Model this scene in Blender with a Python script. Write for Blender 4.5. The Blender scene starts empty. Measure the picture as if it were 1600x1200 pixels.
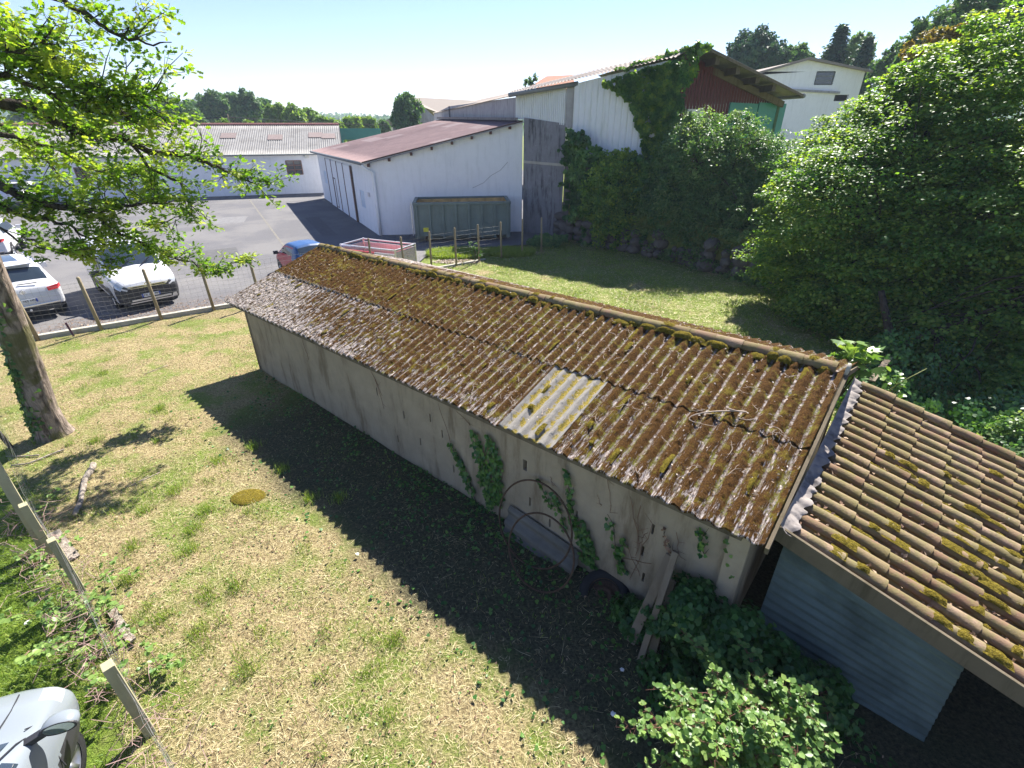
import bpy, bmesh, math, random
import numpy as np
from mathutils import Vector, Matrix

random.seed(11)
rng = np.random.default_rng(11)
R = math.radians
scene = bpy.context.scene
COL = scene.collection

# ------------------------------------------------------------------ camera
CAM_F, CAM_DY, CAM_H = 762.85, 407.2, 5.4          # focal length and horizon offset for a 1600 px wide frame
PITCH = math.atan2(CAM_DY, CAM_F)
cam_d = bpy.data.cameras.new('camera')
cam_d.sensor_width = 36.0
cam_d.lens = CAM_F / 1600 * 36
cam_d.clip_start = 0.05
cam_d.clip_end = 4000
cam = bpy.data.objects.new('camera', cam_d)
COL.objects.link(cam)
cam.location = (0, 0, CAM_H)
cam.rotation_euler = (math.pi / 2 - PITCH, 0, 0)
scene.camera = cam

# ------------------------------------------------------------------ sky, sun, exposure
SUN_EL, SUN_AZ = R(46.9), R(26.0)                   # azimuth from +Y towards +X
world = bpy.data.worlds.new('World')
scene.world = world
world.use_nodes = True
wn = world.node_tree
wn.nodes.clear()
w_out = wn.nodes.new('ShaderNodeOutputWorld')
w_bg = wn.nodes.new('ShaderNodeBackground')
w_sky = wn.nodes.new('ShaderNodeTexSky')
w_sky.sky_type = 'NISHITA'
w_sky.sun_disc = False
w_sky.sun_elevation = SUN_EL
w_sky.sun_rotation = SUN_AZ
w_sky.altitude = 100
w_sky.air_density = 1.0
w_sky.dust_density = 0.0
w_sky.ozone_density = 1.6
w_bg.inputs['Strength'].default_value = 0.056
w_mx = wn.nodes.new('ShaderNodeMix'); w_mx.data_type = 'RGBA'; w_mx.blend_type = 'MULTIPLY'; w_mx.inputs[0].default_value = 1.0
w_mx.inputs[7].default_value = (.90, .89, 1.14, 1)
wn.links.new(w_sky.outputs[0], w_mx.inputs[6]); wn.links.new(w_mx.outputs[2], w_bg.inputs['Color'])
wn.links.new(w_bg.outputs[0], w_out.inputs['Surface'])

sun_d = bpy.data.lights.new('sun', 'SUN')
sun_d.energy = 5.0
sun_d.angle = R(0.53)
sun_d.color = (1.0, 0.95, 0.87)
sun = bpy.data.objects.new('sun', sun_d)
COL.objects.link(sun)
SUNDIR = Vector((math.sin(SUN_AZ) * math.cos(SUN_EL), math.cos(SUN_AZ) * math.cos(SUN_EL), math.sin(SUN_EL)))
sun.rotation_euler = SUNDIR.to_track_quat('Z', 'Y').to_euler()
sun.location = (0, 0, 60)
scene.view_settings.view_transform = 'Standard'
scene.view_settings.look = 'None'
scene.view_settings.exposure = 1.65
scene.view_settings.gamma = 1.0
scene.cycles.max_bounces = 9
scene.cycles.diffuse_bounces = 7
scene.cycles.glossy_bounces = 3
scene.cycles.transmission_bounces = 4
scene.cycles.transparent_max_bounces = 8

# ------------------------------------------------------------------ surveying helpers (image bearing -> place on the ground / at a distance)
_c, _s = math.cos(PITCH), math.sin(PITCH)
def ray(px, py):
    x, y = px - 800, py - 600
    return Vector((x, CAM_F * _c - y * _s, -CAM_F * _s - y * _c))
def gnd(px, py, z=0.0):
    d = ray(px, py); return Vector((0, 0, CAM_H)) + d * ((z - CAM_H) / d.z)
def at(px, py, Y):
    d = ray(px, py); return Vector((0, 0, CAM_H)) + d * (Y / d.y)
def depth_of(p):
    return p[1] * _c - (p[2] - CAM_H) * _s
def onpl(px, py, P0, n):
    d = ray(px, py); o = Vector((0, 0, CAM_H)); return o + d * ((P0 - o).dot(n) / d.dot(n))

# ------------------------------------------------------------------ object helpers
def tag(o, label=None, cat=None, group=None, kind=None):
    if label: o['label'] = label
    if cat: o['category'] = cat
    if group: o['group'] = group
    if kind: o['kind'] = kind
    return o
def empty(name, loc=(0, 0, 0), rz=0.0):
    o = bpy.data.objects.new(name, None); COL.objects.link(o)
    o.location = loc; o.rotation_euler = (0, 0, rz); o.empty_display_size = .2
    return o
def link(name, me, mats=None, parent=None, smooth=False):
    if mats is not None:
        for m in (mats if isinstance(mats, (list, tuple)) else [mats]): me.materials.append(m)
    o = bpy.data.objects.new(name, me); COL.objects.link(o)
    if parent: o.parent = parent
    if smooth: me.polygons.foreach_set('use_smooth', [True] * len(me.polygons))
    return o
def npmesh(name, V, F, mats, parent=None, smooth=False, attrs=None, uv=None, midx=None):
    """V (N,3); F (M,k) faces of equal size"""
    V = np.asarray(V, dtype=np.float32); F = np.asarray(F, dtype=np.int32)
    me = bpy.data.meshes.new(name)
    me.vertices.add(len(V)); me.vertices.foreach_set('co', V.ravel())
    M, k = F.shape
    me.loops.add(M * k); me.loops.foreach_set('vertex_index', F.ravel())
    me.polygons.add(M); me.polygons.foreach_set('loop_start', np.arange(M, dtype=np.int32) * k)
    if smooth: me.polygons.foreach_set('use_smooth', np.ones(M, dtype=bool))
    if midx is not None: me.polygons.foreach_set('material_index', np.asarray(midx, dtype=np.int32))
    if attrs:
        for an, av in attrs.items():
            a = me.attributes.new(an, 'FLOAT', 'POINT'); a.data.foreach_set('value', np.asarray(av, dtype=np.float32))
    if uv is not None:
        l = me.uv_layers.new(name='UVMap'); l.data.foreach_set('uv', np.asarray(uv, dtype=np.float32)[F.ravel()].ravel())
    me.update(calc_edges=True)
    return link(name, me, mats, parent)
class MB:
    """collects simple solids and links them as ONE mesh"""
    def __init__(s): s.v = []; s.f = []; s.m = []
    def add(s, vs, fs, m=0):
        b = len(s.v); s.v += [tuple(v) for v in vs]; s.f += [tuple(b + i for i in f) for f in fs]; s.m += [m] * len(fs)
        return s
    def box(s, c, size, rz=0.0, m=0, mat=None):
        hx, hy, hz = size[0] / 2, size[1] / 2, size[2] / 2
        T = mat if mat else Matrix.Translation(c) @ Matrix.Rotation(rz, 4, 'Z')
        vs = [T @ Vector((x * hx, y * hy, z * hz)) for x in (-1, 1) for y in (-1, 1) for z in (-1, 1)]
        return s.add(vs, [(0, 1, 3, 2), (4, 6, 7, 5), (0, 4, 5, 1), (2, 3, 7, 6), (0, 2, 6, 4), (1, 5, 7, 3)], m)
    def beam(s, a, b, w, h, m=0, up=(0, 0, 1)):
        a, b = Vector(a), Vector(b); d = b - a; L = d.length; d.normalize()
        u = Vector(up); sd = d.cross(u)
        if sd.length < 1e-4: sd = d.cross(Vector((1, 0, 0)))
        sd.normalize(); u = sd.cross(d)
        vs = []
        for p in (a, b):
            for sx, sz in ((-1, -1), (1, -1), (1, 1), (-1, 1)): vs.append(p + sd * (sx * w / 2) + u * (sz * h / 2))
        return s.add(vs, [(0, 1, 2, 3), (7, 6, 5, 4), (0, 4, 5, 1), (1, 5, 6, 2), (2, 6, 7, 3), (3, 7, 4, 0)], m)
    def tube(s, pts, rad, n=6, m=0, cap=True):
        pts = [Vector(p) for p in pts]; k = len(pts)
        rad = [rad] * k if not hasattr(rad, '__len__') else rad
        b = len(s.v); ref = None
        for i, p in enumerate(pts):
            d = (pts[min(i + 1, k - 1)] - pts[max(i - 1, 0)])
            if d.length < 1e-9: d = Vector((0, 0, 1))
            d.normalize()
            if ref is None: ref = d.orthogonal().normalized()
            ref = (ref - d * ref.dot(d))
            if ref.length < 1e-6: ref = d.orthogonal()
            ref.normalize(); w = d.cross(ref)
            for j in range(n):
                a = 2 * math.pi * j / n
                s.v.append(tuple(p + (ref * math.cos(a) + w * math.sin(a)) * rad[i]))
        for i in range(k - 1):
            for j in range(n):
                s.f.append((b + i * n + j, b + i * n + (j + 1) % n, b + (i + 1) * n + (j + 1) % n, b + (i + 1) * n + j)); s.m.append(m)
        if cap:
            s.f.append(tuple(b + j for j in range(n))[::-1]); s.m.append(m)
            s.f.append(tuple(b + (k - 1) * n + j for j in range(n))); s.m.append(m)
        return s
    def quad(s, a, b, c, d, m=0): return s.add([a, b, c, d], [(0, 1, 2, 3)], m)
    def torus(s, c, ax, r, rr, n=48, k=8, m=0, mat=None):
        ax = Vector(ax).normalized(); u = ax.orthogonal().normalized(); w = ax.cross(u); b = len(s.v); c = Vector(c)
        for i in range(n):
            a = 2 * math.pi * i / n; dr = u * math.cos(a) + w * math.sin(a)
            for j in range(k):
                q = 2 * math.pi * j / k
                s.v.append(tuple(c + dr * (r + rr * math.cos(q)) + ax * rr * math.sin(q)))
        for i in range(n):
            for j in range(k):
                s.f.append((b + i * k + j, b + ((i + 1) % n) * k + j, b + ((i + 1) % n) * k + (j + 1) % k, b + i * k + (j + 1) % k)); s.m.append(m)
        return s
    def lathe(s, c, ax, prof, n=24, m=0):
        """prof: list of (radius, offset along axis)"""
        ax = Vector(ax).normalized(); u = ax.orthogonal().normalized(); w = ax.cross(u); b = len(s.v); c = Vector(c); k = len(prof)
        for i in range(n):
            a = 2 * math.pi * i / n; dr = u * math.cos(a) + w * math.sin(a)
            for r, o in prof: s.v.append(tuple(c + dr * r + ax * o))
        for i in range(n):
            for j in range(k - 1):
                s.f.append((b + i * k + j, b + ((i + 1) % n) * k + j, b + ((i + 1) % n) * k + j + 1, b + i * k + j + 1)); s.m.append(m)
        return s
    def build(s, name, mats, parent=None, smooth=False, bevel=0.0):
        me = bpy.data.meshes.new(name); me.from_pydata(s.v, [], s.f)
        me.polygons.foreach_set('material_index', s.m)
        o = link(name, me, mats, parent, smooth)
        if bevel:
            bm = bmesh.new(); bm.from_mesh(me)
            bmesh.ops.remove_doubles(bm, verts=bm.verts, dist=1e-5)
            es = [e for e in bm.edges if len(e.link_faces) == 2 and e.calc_face_angle(0) > .5]
            bmesh.ops.bevel(bm, geom=es, offset=bevel, segments=2, affect='EDGES', profile=.7)
            bm.to_mesh(me); bm.free()
        return o

# value noise for meshes
def _hash(ix, iy, seed=0):
    h = (ix.astype(np.int64) * 374761393 + iy.astype(np.int64) * 668265263 + seed * 1442695041) & 0x7fffffff
    h = ((h ^ (h >> 13)) * 1274126177) & 0x7fffffff
    return ((h ^ (h >> 16)) & 0xffff) / 65535.0
def vnoise(x, y, seed=0, octv=3):
    out = 0; amp = 1; tot = 0
    for o in range(octv):
        ix, iy = np.floor(x), np.floor(y); fx, fy = x - ix, y - iy
        fx = fx * fx * (3 - 2 * fx); fy = fy * fy * (3 - 2 * fy)
        a = _hash(ix, iy, seed + o); b = _hash(ix + 1, iy, seed + o); c = _hash(ix, iy + 1, seed + o); d = _hash(ix + 1, iy + 1, seed + o)
        out = out + amp * ((a * (1 - fx) + b * fx) * (1 - fy) + (c * (1 - fx) + d * fx) * fy)
        tot += amp; amp *= .5; x = x * 2.03 + 5.1; y = y * 2.03 + 1.7
    return out / tot

# ------------------------------------------------------------------ node helpers
class NM:
    def __init__(s, name, rough=.85, spec=.3):
        s.mat = bpy.data.materials.new(name); s.mat.use_nodes = True
        s.nt = s.mat.node_tree; s.b = s.nt.nodes['Principled BSDF']; s.out = s.nt.nodes['Material Output']
        s.b.inputs['Roughness'].default_value = rough
        s.b.inputs['Specular IOR Level'].default_value = spec
    def n(s, typ, ins=None, out=0, **at_):
        nd = s.nt.nodes.new(typ)
        for k, v in at_.items(): setattr(nd, k, v)
        for k, v in (ins or {}).items(): s.set(nd.inputs[k], v)
        return nd.outputs[out]
    def set(s, inp, v):
        if isinstance(v, bpy.types.NodeSocket): s.nt.links.new(v, inp)
        elif isinstance(v, (tuple, list)) and len(v) == 3 and inp.type == 'RGBA': inp.default_value = (*v, 1)
        else: inp.default_value = v
    def obj(s): return s.n('ShaderNodeTexCoord', out=3)
    def uv(s): return s.n('ShaderNodeTexCoord', out=2)
    def map(s, vec, scale=(1, 1, 1), loc=(0, 0, 0), rot=(0, 0, 0)): return s.n('ShaderNodeMapping', {'Vector': vec, 'Scale': scale, 'Location': loc, 'Rotation': rot})
    def noise(s, vec, scale, detail=4, rough=.55, dist=0.0): return s.n('ShaderNodeTexNoise', {'Vector': vec, 'Scale': scale, 'Detail': detail, 'Roughness': rough, 'Distortion': dist})
    def vor(s, vec, scale, out=0): return s.n('ShaderNodeTexVoronoi', {'Vector': vec, 'Scale': scale}, out=out)
    def ramp(s, fac, stops, interp='LINEAR'):
        nd = s.nt.nodes.new('ShaderNodeValToRGB'); s.set(nd.inputs[0], fac); cr = nd.color_ramp; cr.interpolation = interp
        while len(cr.elements) < len(stops): cr.elements.new(.5)
        for e, (p, c) in zip(cr.elements, stops):
            e.position = p; e.color = (*c, 1) if hasattr(c, '__len__') else (c, c, c, 1)
        return nd.outputs[0]
    def step(s, fac, a, b): return s.n('ShaderNodeMapRange', {'Value': fac, 'From Min': a, 'From Max': b}, interpolation_type='SMOOTHSTEP')
    def mix(s, fac, a, b, mode='MIX'):
        nd = s.nt.nodes.new('ShaderNodeMix'); nd.data_type = 'RGBA'; nd.blend_type = mode
        s.set(nd.inputs[0], fac); s.set(nd.inputs[6], a); s.set(nd.inputs[7], b); return nd.outputs[2]
    def m(s, op, a, b=0.0, c=0.0):
        nd = s.nt.nodes.new('ShaderNodeMath'); nd.operation = op; s.set(nd.inputs[0], a); s.set(nd.inputs[1], b); s.set(nd.inputs[2], c); return nd.outputs[0]
    def sep(s, vec, i): return s.n('ShaderNodeSeparateXYZ', {0: vec}, out=i)
    def attr(s, name): return s.n('ShaderNodeAttribute', out=2, attribute_name=name)
    def col(s, c): s.set(s.b.inputs['Base Color'], c); return s
    def bump(s, h, strength=.5, dist=.02): s.set(s.b.inputs['Normal'], s.n('ShaderNodeBump', {'Height': h, 'Strength': strength, 'Distance': dist})); return s
def plain(name, c, rough=.7, spec=.3, metal=0.0, var=.12, scale=6, bump=0.0, bd=.01, dirt=None):
    k = NM(name, rough, spec); o = k.obj(); f = k.noise(o, scale, 5, .6)
    lo = tuple(x * (1 - var) for x in c); hi = tuple(min(1, x * (1 + var)) for x in c)
    cc = k.ramp(f, [(.3, lo), (.7, hi)])
    if dirt:
        g = k.step(k.noise(k.map(o, (1, 1, .35)), scale * .45, 6, .65), .48, .75)
        cc = k.mix(k.m('MULTIPLY', g, dirt[1]), cc, dirt[0])
    k.col(cc); k.b.inputs['Metallic'].default_value = metal
    if bump: k.bump(k.noise(o, scale * 6, 4), bump, bd)
    return k.mat
def leafmat(name, stops, trans=.45, rough=.45, tcol=(1.25, 1.25, .5)):
    k = NM(name, rough, .35)
    c = k.ramp(k.attr('tint'), stops)
    k.col(c)
    t = k.n('ShaderNodeBsdfTranslucent', {'Color': k.mix(1.0, c, tcol, 'MULTIPLY')})
    mx = k.nt.nodes.new('ShaderNodeMixShader'); mx.inputs[0].default_value = trans
    k.nt.links.new(k.b.outputs[0], mx.inputs[1]); k.nt.links.new(t, mx.inputs[2]); k.nt.links.new(mx.outputs[0], k.out.inputs[0])
    return k.mat

# ------------------------------------------------------------------ leaves
SHAPES = {
    'leaf': (np.array([[0, 0, 0], [.30, .45, .06], [0, 1, -.05], [-.30, .45, .06]]), np.array([[0, 1, 2], [0, 2, 3]])),
    'round': (np.array([[0, 0, 0], [.34, .22, .05], [.40, .6, .05], [0, 1, -.06], [-.40, .6, .05], [-.34, .22, .05]]), np.array([[0, 1, 2, 3], [0, 3, 4, 5]])),
    'ivy': (np.array([[0, 0, 0], [.42, -.08, 0], [.5, .42, .03], [0, 1, -.04], [-.5, .42, .03], [-.42, -.08, 0]]), np.array([[0, 1, 2, 3], [0, 3, 4, 5]])),
    'oak': (np.array([[0, 0, 0], [.10, .18, .02], [.26, .30, .05], [.13, .42, .03], [.36, .58, .06], [.17, .68, .02], [.24, .90, .03], [0, 1, -.05],
                      [-.24, .90, .03], [-.17, .68, .02], [-.36, .58, .06], [-.13, .42, .03], [-.26, .30, .05], [-.10, .18, .02]]),
            np.array([[0, 1, 2, 3, 4, 5, 6, 7], [0, 7, 8, 9, 10, 11, 12, 13]])),
    'palm': (np.array([[0, 0, 0], [.35, .05, .0], [.62, .35, .03], [.28, .45, 0], [.38, .85, .03], [.12, .62, 0], [0, 1.05, -.05], [0, .5, 0],
                       [0, 1.05, -.05], [-.12, .62, 0], [-.38, .85, .03], [-.28, .45, 0], [-.62, .35, .03], [-.35, .05, 0]]),
             np.array([[0, 1, 2, 3, 4, 5, 6], [0, 8, 9, 10, 11, 12, 13]])),
}
def unit(a): return a / (np.linalg.norm(a, axis=1, keepdims=True) + 1e-9)
def leaves(name, pos, size, mat, parent=None, shape='leaf', up=(0, 0, 1), spread=.8, direc=None, tint=None):
    pos = np.asarray(pos, dtype=float); N = len(pos)
    nrm = unit(np.asarray(up, dtype=float) + rng.normal(0, spread, (N, 3))) if np.ndim(up) == 1 else unit(np.asarray(up) + rng.normal(0, spread, (N, 3)))
    d = rng.normal(0, 1, (N, 3)) if direc is None else np.asarray(direc) + rng.normal(0, .5, (N, 3))
    d = unit(d - nrm * np.sum(d * nrm, 1, keepdims=True)); w = np.cross(d, nrm)
    P, Fc = SHAPES[shape]; k = len(P)
    s = (size * rng.uniform(.65, 1.25, N))[:, None, None]
    V = pos[:, None, :] + s * (P[None, :, 0:1] * w[:, None, :] + P[None, :, 1:2] * d[:, None, :] + P[None, :, 2:3] * nrm[:, None, :])
    F = (np.arange(N)[:, None, None] * k + Fc[None]).reshape(-1, Fc.shape[1])
    t = rng.uniform(0, 1, N) if tint is None else np.clip(tint + rng.uniform(-.25, .25, N), 0, 1)
    return npmesh(name, V.reshape(-1, 3), F, mat, parent, attrs={'tint': np.repeat(t, k)})
def clumped(blobs, n, clump=.24, per=60, flat=.8, inner=.35):
    """points of a leafy crown: clumps sitting on/inside a set of ellipsoids (centre, (rx,ry,rz)) with gaps between them"""
    w = np.array([max(r) ** 2 for c, r in blobs]); w = w / w.sum(); out = []; outn = []; tt = []
    for (c, r), wi in zip(blobs, w):
        r = np.array(r); m = max(6, int(n * wi)); kc = max(5, m // per)
        u = unit(rng.normal(0, 1, (kc, 3))); rad = rng.uniform(inner, 1.0, (kc, 1)) ** .5 * rng.uniform(.82, 1.14, (kc, 1))
        cc = np.array(c) + u * r * rad
        idx = rng.integers(0, kc, m); q = unit(rng.normal(0, 1, (m, 3))) * rng.uniform(.2, 1, (m, 1)) ** .5
        cs = clump * r.mean() * rng.uniform(.6, 1.5, kc)[idx][:, None]
        p = cc[idx] + q * cs * np.array([1, 1, flat])
        out.append(p); outn.append(unit(p - np.array(c)) * .6 + q * .5 + np.array([0, 0, .5])); tt.append(rng.uniform(.2, .8, kc)[idx])
    return np.vstack(out), np.vstack(outn), np.concatenate(tt)
def blob(px, py, Y, rpx, sy=1.0, sz=1.0):
    c = at(px, py, Y); r = rpx * depth_of(c) / CAM_F
    return (tuple(c), (r, r * sy, r * sz))
def limb_tree(mb, base, top, r0, r1, blobs, seed=0, n=3):
    """tapered bent trunk and limbs reaching into every blob"""
    rd = random.Random(seed); base, top = Vector(base), Vector(top); pts = []; rr = []
    for i in range(7):
        t = i / 6; p = base.lerp(top, t) + Vector((rd.uniform(-1, 1), rd.uniform(-1, 1), 0)) * (r0 * .5 * (t > 0))
        pts.append(p); rr.append((r0 * 1.35 if i == 0 else r0 + (r1 - r0) * t))
    mb.tube(pts, rr, 9)
    for c, r in blobs:
        c = Vector(c)
        for j in range(n):
            s = pts[rd.randint(2, 6)]; e = c + Vector((rd.uniform(-.7, .7) * r[0], rd.uniform(-.7, .7) * r[1], rd.uniform(-.4, .8) * r[2]))
            mid = s.lerp(e, .5) + Vector((rd.uniform(-.1, .1), rd.uniform(-.1, .1), .12)) * (e - s).length
            mb.tube([s, s.lerp(mid, .5) , mid, mid.lerp(e, .6), e], [r1 * .6, r1 * .5, r1 * .38, r1 * .22, r1 * .08], 5)
def tree(name, label, cat, blobs, n, size, lmat, bmat, base=None, r0=.25, shape='leaf', group=None, clump=.24, per=60, seed=1, flat=.8, inner=.35, spread=.7, core=0, layer=0.0):
    c0 = Vector(blobs[0][0]); base = Vector(base) if base is not None else Vector((c0.x, c0.y, 0))
    root = empty(name, base); tag(root, label, cat, group)
    low = min(c[2] - r[2] for c, r in blobs); top = Vector((c0.x, c0.y, max(c0.z, low)))
    mb = MB(); limb_tree(mb, base, top, r0, r0 * .45, blobs, seed)
    t = mb.build('trunk', bmat, root, smooth=True); t.matrix_parent_inverse = Matrix.Translation(-base)
    p, nn, tt = clumped(blobs, n, clump, per, flat, inner); nn = nn * (1 - layer) + np.array([0, 0, layer * 1.4])
    if core:
        q, qn, _ = clumped([(c, tuple(x * .48 for x in r)) for c, r in blobs], core, .4, 40, 1, .1); q = q[q[:, 2] > .25]
        f = leaves('inner_foliage', q, .3, lmat, root, 'round', spread=2.0, tint=np.zeros(len(q)) - .2); f.matrix_parent_inverse = Matrix.Translation(-base)
    ok = p[:, 2] > .02
    f = leaves('crown', p[ok], size, lmat, root, shape, up=nn[ok], spread=spread, tint=tt[ok]); f.matrix_parent_inverse = Matrix.Translation(-base)
    return root
def keep(o, root):
    """parent without moving"""
    o.parent = root; o.matrix_parent_inverse = Matrix.LocRotScale(root.location, root.rotation_euler, None).inverted(); return o
# ================================================================== MATERIALS
LEAF_OAK = leafmat('oak_leaf', [(.0, (.07, .15, .016)), (.5, (.16, .27, .025)), (1, (.30, .35, .06))], .6, .5, (1.45, 1.5, .6))
LEAF_HAZEL = leafmat('hazel_leaf', [(.0, (.05, .15, .035)), (.5, (.14, .27, .055)), (1, (.33, .42, .08))], .6, .45, (1.45, 1.35, .4))
LEAF_SHRUB = leafmat('shrub_leaf', [(.0, (.04, .115, .04)), (.5, (.09, .19, .06)), (1, (.21, .29, .11))], .5, .42, (1.4, 1.35, .6))
LEAF_IVY = leafmat('ivy_leaf', [(.0, (.022, .08, .02)), (.5, (.055, .15, .032)), (1, (.13, .25, .05))], .3, .35)
LEAF_BRAM = leafmat('bramble_leaf', [(.0, (.06, .13, .03)), (.5, (.13, .24, .06)), (1, (.25, .36, .09))], .4, .4)
LEAF_FAR = leafmat('far_leaf', [(.0, (.045, .11, .045)), (.5, (.08, .17, .055)), (1, (.16, .25, .08))], .4, .6)
LEAF_FARL = leafmat('far_light_leaf', [(.0, (.09, .17, .03)), (.5, (.15, .26, .05)), (1, (.26, .35, .08))], .4, .6)
LEAF_CON = leafmat('conifer_needle', [(.0, (.02, .07, .04)), (.5, (.04, .10, .055)), (1, (.08, .15, .07))], .25, .6)
LEAF_ORANGE = leafmat('young_leaf', [(.0, (.12, .13, .02)), (.5, (.22, .17, .03)), (1, (.3, .2, .05))], .45)
STRAW = leafmat('straw_blade', [(.0, (.18, .13, .06)), (.35, (.37, .29, .14)), (.7, (.52, .44, .23)), (1, (.70, .62, .38))], .15, .7, (1, 1, 1))
GRASS = leafmat('grass_blade', [(.0, (.08, .16, .015)), (.5, (.17, .27, .03)), (1, (.34, .40, .07))], .4, .5)

def bark(name, c0, c1, moss=None, sc=1.0):
    k = NM(name, .95, .15); o = k.obj()
    f = k.noise(k.map(o, (9 * sc, 9 * sc, 1.6 * sc)), 1.6, 6, .65, .6)
    c = k.ramp(f, [(.35, c0), (.62, c1)])
    if moss:
        g = k.step(k.noise(o, 2.2 * sc, 4), .5, .62); c = k.mix(k.m('MULTIPLY', g, .8), c, moss)
    k.col(c); k.bump(f, 1.0, .06); return k.mat
BARK_OAK = bark('oak_bark', (.07, .055, .045), (.36, .29, .24), (.10, .10, .03))
BARK_LIMB = bark('dark_bark', (.02, .017, .013), (.075, .062, .048))
BARK_FAR = bark('far_bark', (.06, .05, .04), (.14, .12, .09))

def mat_ground():
    k = NM('ground_soil', .95, .1); o = k.obj(); x = k.sep(o, 0); y = k.sep(o, 1)
    n1 = k.noise(o, 26, 6, .7); n2 = k.noise(o, 1.1, 5, .6); n3 = k.noise(k.map(o, (1, 1, 1), (31, 7, 0)), .55, 4, .55); n4 = k.noise(o, 90, 4, .7)
    straw = k.ramp(n1, [(.30, (.08, .058, .03)), (.46, (.24, .185, .095)), (.6, (.42, .345, .18)), (.78, (.58, .50, .30))])
    grass = k.ramp(n4, [(.3, (.045, .08, .01)), (.5, (.12, .19, .025)), (.72, (.25, .32, .05))])
    g = k.m('MULTIPLY', k.step(n2, .44, .62), .85)
    # the neighbour's lawn beyond the garden fence and the yard behind the shed are greener
    d = k.m('ADD', k.m("MULTIPLY", x, .6474), k.m("MULTIPLY", y, .7622))     # across the garden, parallel lines to the shed
    lawn = k.m('SUBTRACT', 1.0, k.step(k.m('ADD', d, k.m('MULTIPLY', n3, .9)), -.3, .4))
    yard = k.m('MULTIPLY', k.step(d, 9.5, 13.0), k.step(n3, .30, .52))
    g = k.m('MAXIMUM', k.m('MAXIMUM', g, k.m('MULTIPLY', lawn, k.step(n3, .34, .46))), k.m('MULTIPLY', yard, .8))
    c = k.mix(g, straw, grass)
    # bare earth along the shed wall, colour darkened where the shed's shadow falls
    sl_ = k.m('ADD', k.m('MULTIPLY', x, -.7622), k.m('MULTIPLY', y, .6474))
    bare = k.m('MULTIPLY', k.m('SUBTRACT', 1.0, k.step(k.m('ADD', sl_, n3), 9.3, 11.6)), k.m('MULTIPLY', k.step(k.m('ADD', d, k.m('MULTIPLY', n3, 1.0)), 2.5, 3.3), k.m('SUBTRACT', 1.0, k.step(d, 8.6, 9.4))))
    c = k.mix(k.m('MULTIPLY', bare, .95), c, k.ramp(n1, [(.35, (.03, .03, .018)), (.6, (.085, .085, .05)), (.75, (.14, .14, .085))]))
    k.col(c); k.bump(k.m('ADD', n1, k.m('MULTIPLY', n4, .5)), .9, .05); return k.mat
GROUND = mat_ground()

def mat_asphalt():
    k = NM('asphalt', .92, .15); o = k.obj()
    f = k.noise(o, 140, 3, .8); g = k.noise(o, .35, 5, .6); h = k.noise(k.map(o, (1, 1, 1), (9, 4, 0), (0, 0, .5)), 1.3, 6, .7)
    c = k.ramp(f, [(.3, (.085, .083, .088)), (.7, (.145, .142, .148))])
    c = k.mix(k.m('MULTIPLY', k.step(g, .42, .62), .6), c, (.175, .168, .162))
    c = k.mix(k.m('MULTIPLY', k.step(h, .56, .75), .35), c, (.06, .058, .058))
    d = k.m('ADD', k.m('MULTIPLY', k.sep(o, 0), -.56), k.m('MULTIPLY', k.sep(o, 1), .83))   # distance from the kerb: leaf litter
    lit = k.m('MULTIPLY', k.m('SUBTRACT', 1.0, k.step(d, 18.2, 20.5)), k.step(k.noise(o, 5, 6, .7), .42, .66))
    c = k.mix(k.m('MULTIPLY', lit, .8), c, (.14, .095, .065))
    k.col(c); k.bump(f, .4, .006); return k.mat
ASPHALT = mat_asphalt()

def mat_render(name, c, stain, s_amt=.6, speck=None, vs=1.0):
    k = NM(name, .93, .12); o = k.obj()
    n = k.noise(o, 3.2, 7, .65); st = k.noise(k.map(o, (3.2 * vs, 3.2 * vs, .5)), 1.4, 7, .68); f = k.noise(o, 60, 4, .7)
    cc = k.ramp(n, [(.3, tuple(x * (.86 if c[0] < .6 else .97) for x in c)), (.7, tuple(min(.9, x * (1.1 if c[0] < .6 else 1.02)) for x in c))])
    cc = k.mix(k.m('MULTIPLY', k.step(st, .46, .72), s_amt), cc, stain)
    if speck: cc = k.mix(k.m('MULTIPLY', k.step(k.noise(o, 9, 6, .75), .6, .75), speck[1]), cc, speck[0])
    k.col(cc); k.bump(k.m('ADD', f, n), .35, .01); return k.mat
WALL_SHED = mat_render('shed_render', (.32, .27, .195), (.125, .092, .055), .75, ((.21, .13, .08), .5), .8)
WALL_WHITE = mat_render('white_render', (.80, .80, .80), (.58, .58, .56), .35)
WALL_OLD = mat_render('blackened_concrete', (.21, .21, .225), (.03, .03, .035), 1.0, ((.52, .52, .53), .75), 1.0)
WALL_GREY = mat_render('grey_render', (.36, .35, .35), (.17, .16, .165), .7)
WALL_CREAM = mat_render('cream_render', (.72, .70, .62), (.5, .48, .42), .3)
CONC = mat_render('concrete', (.38, .36, .31), (.2, .2, .12), .5)
STONE = mat_render('stone', (.11, .10, .095), (.10, .10, .08), .6, ((.12, .15, .05), .6))
TIN = plain('galvanised_steel', (.32, .34, .35), .45, .5, .7, .15, 5)
ALU = plain('aluminium', (.62, .62, .64), .38, .5, .75, .08, 3)
ZINC = mat_render('mortar_flashing', (.24, .215, .20), (.10, .09, .085), 1.0, ((.42, .40, .38), .6))
WOOD = mat_render('weathered_wood', (.14, .115, .08), (.06, .05, .03), .8)
WOODG = mat_render('grey_green_post', (.36, .33, .21), (.20, .19, .11), .6)
WOODP = mat_render('fence_post_wood', (.26, .215, .14), (.14, .11, .07), .5)
RUST = plain('rusty_iron', (.09, .055, .035), .85, .3, .3, .4, 20, .3)
DARK = plain('dark_gap', (.012, .012, .012), .9)
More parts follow.
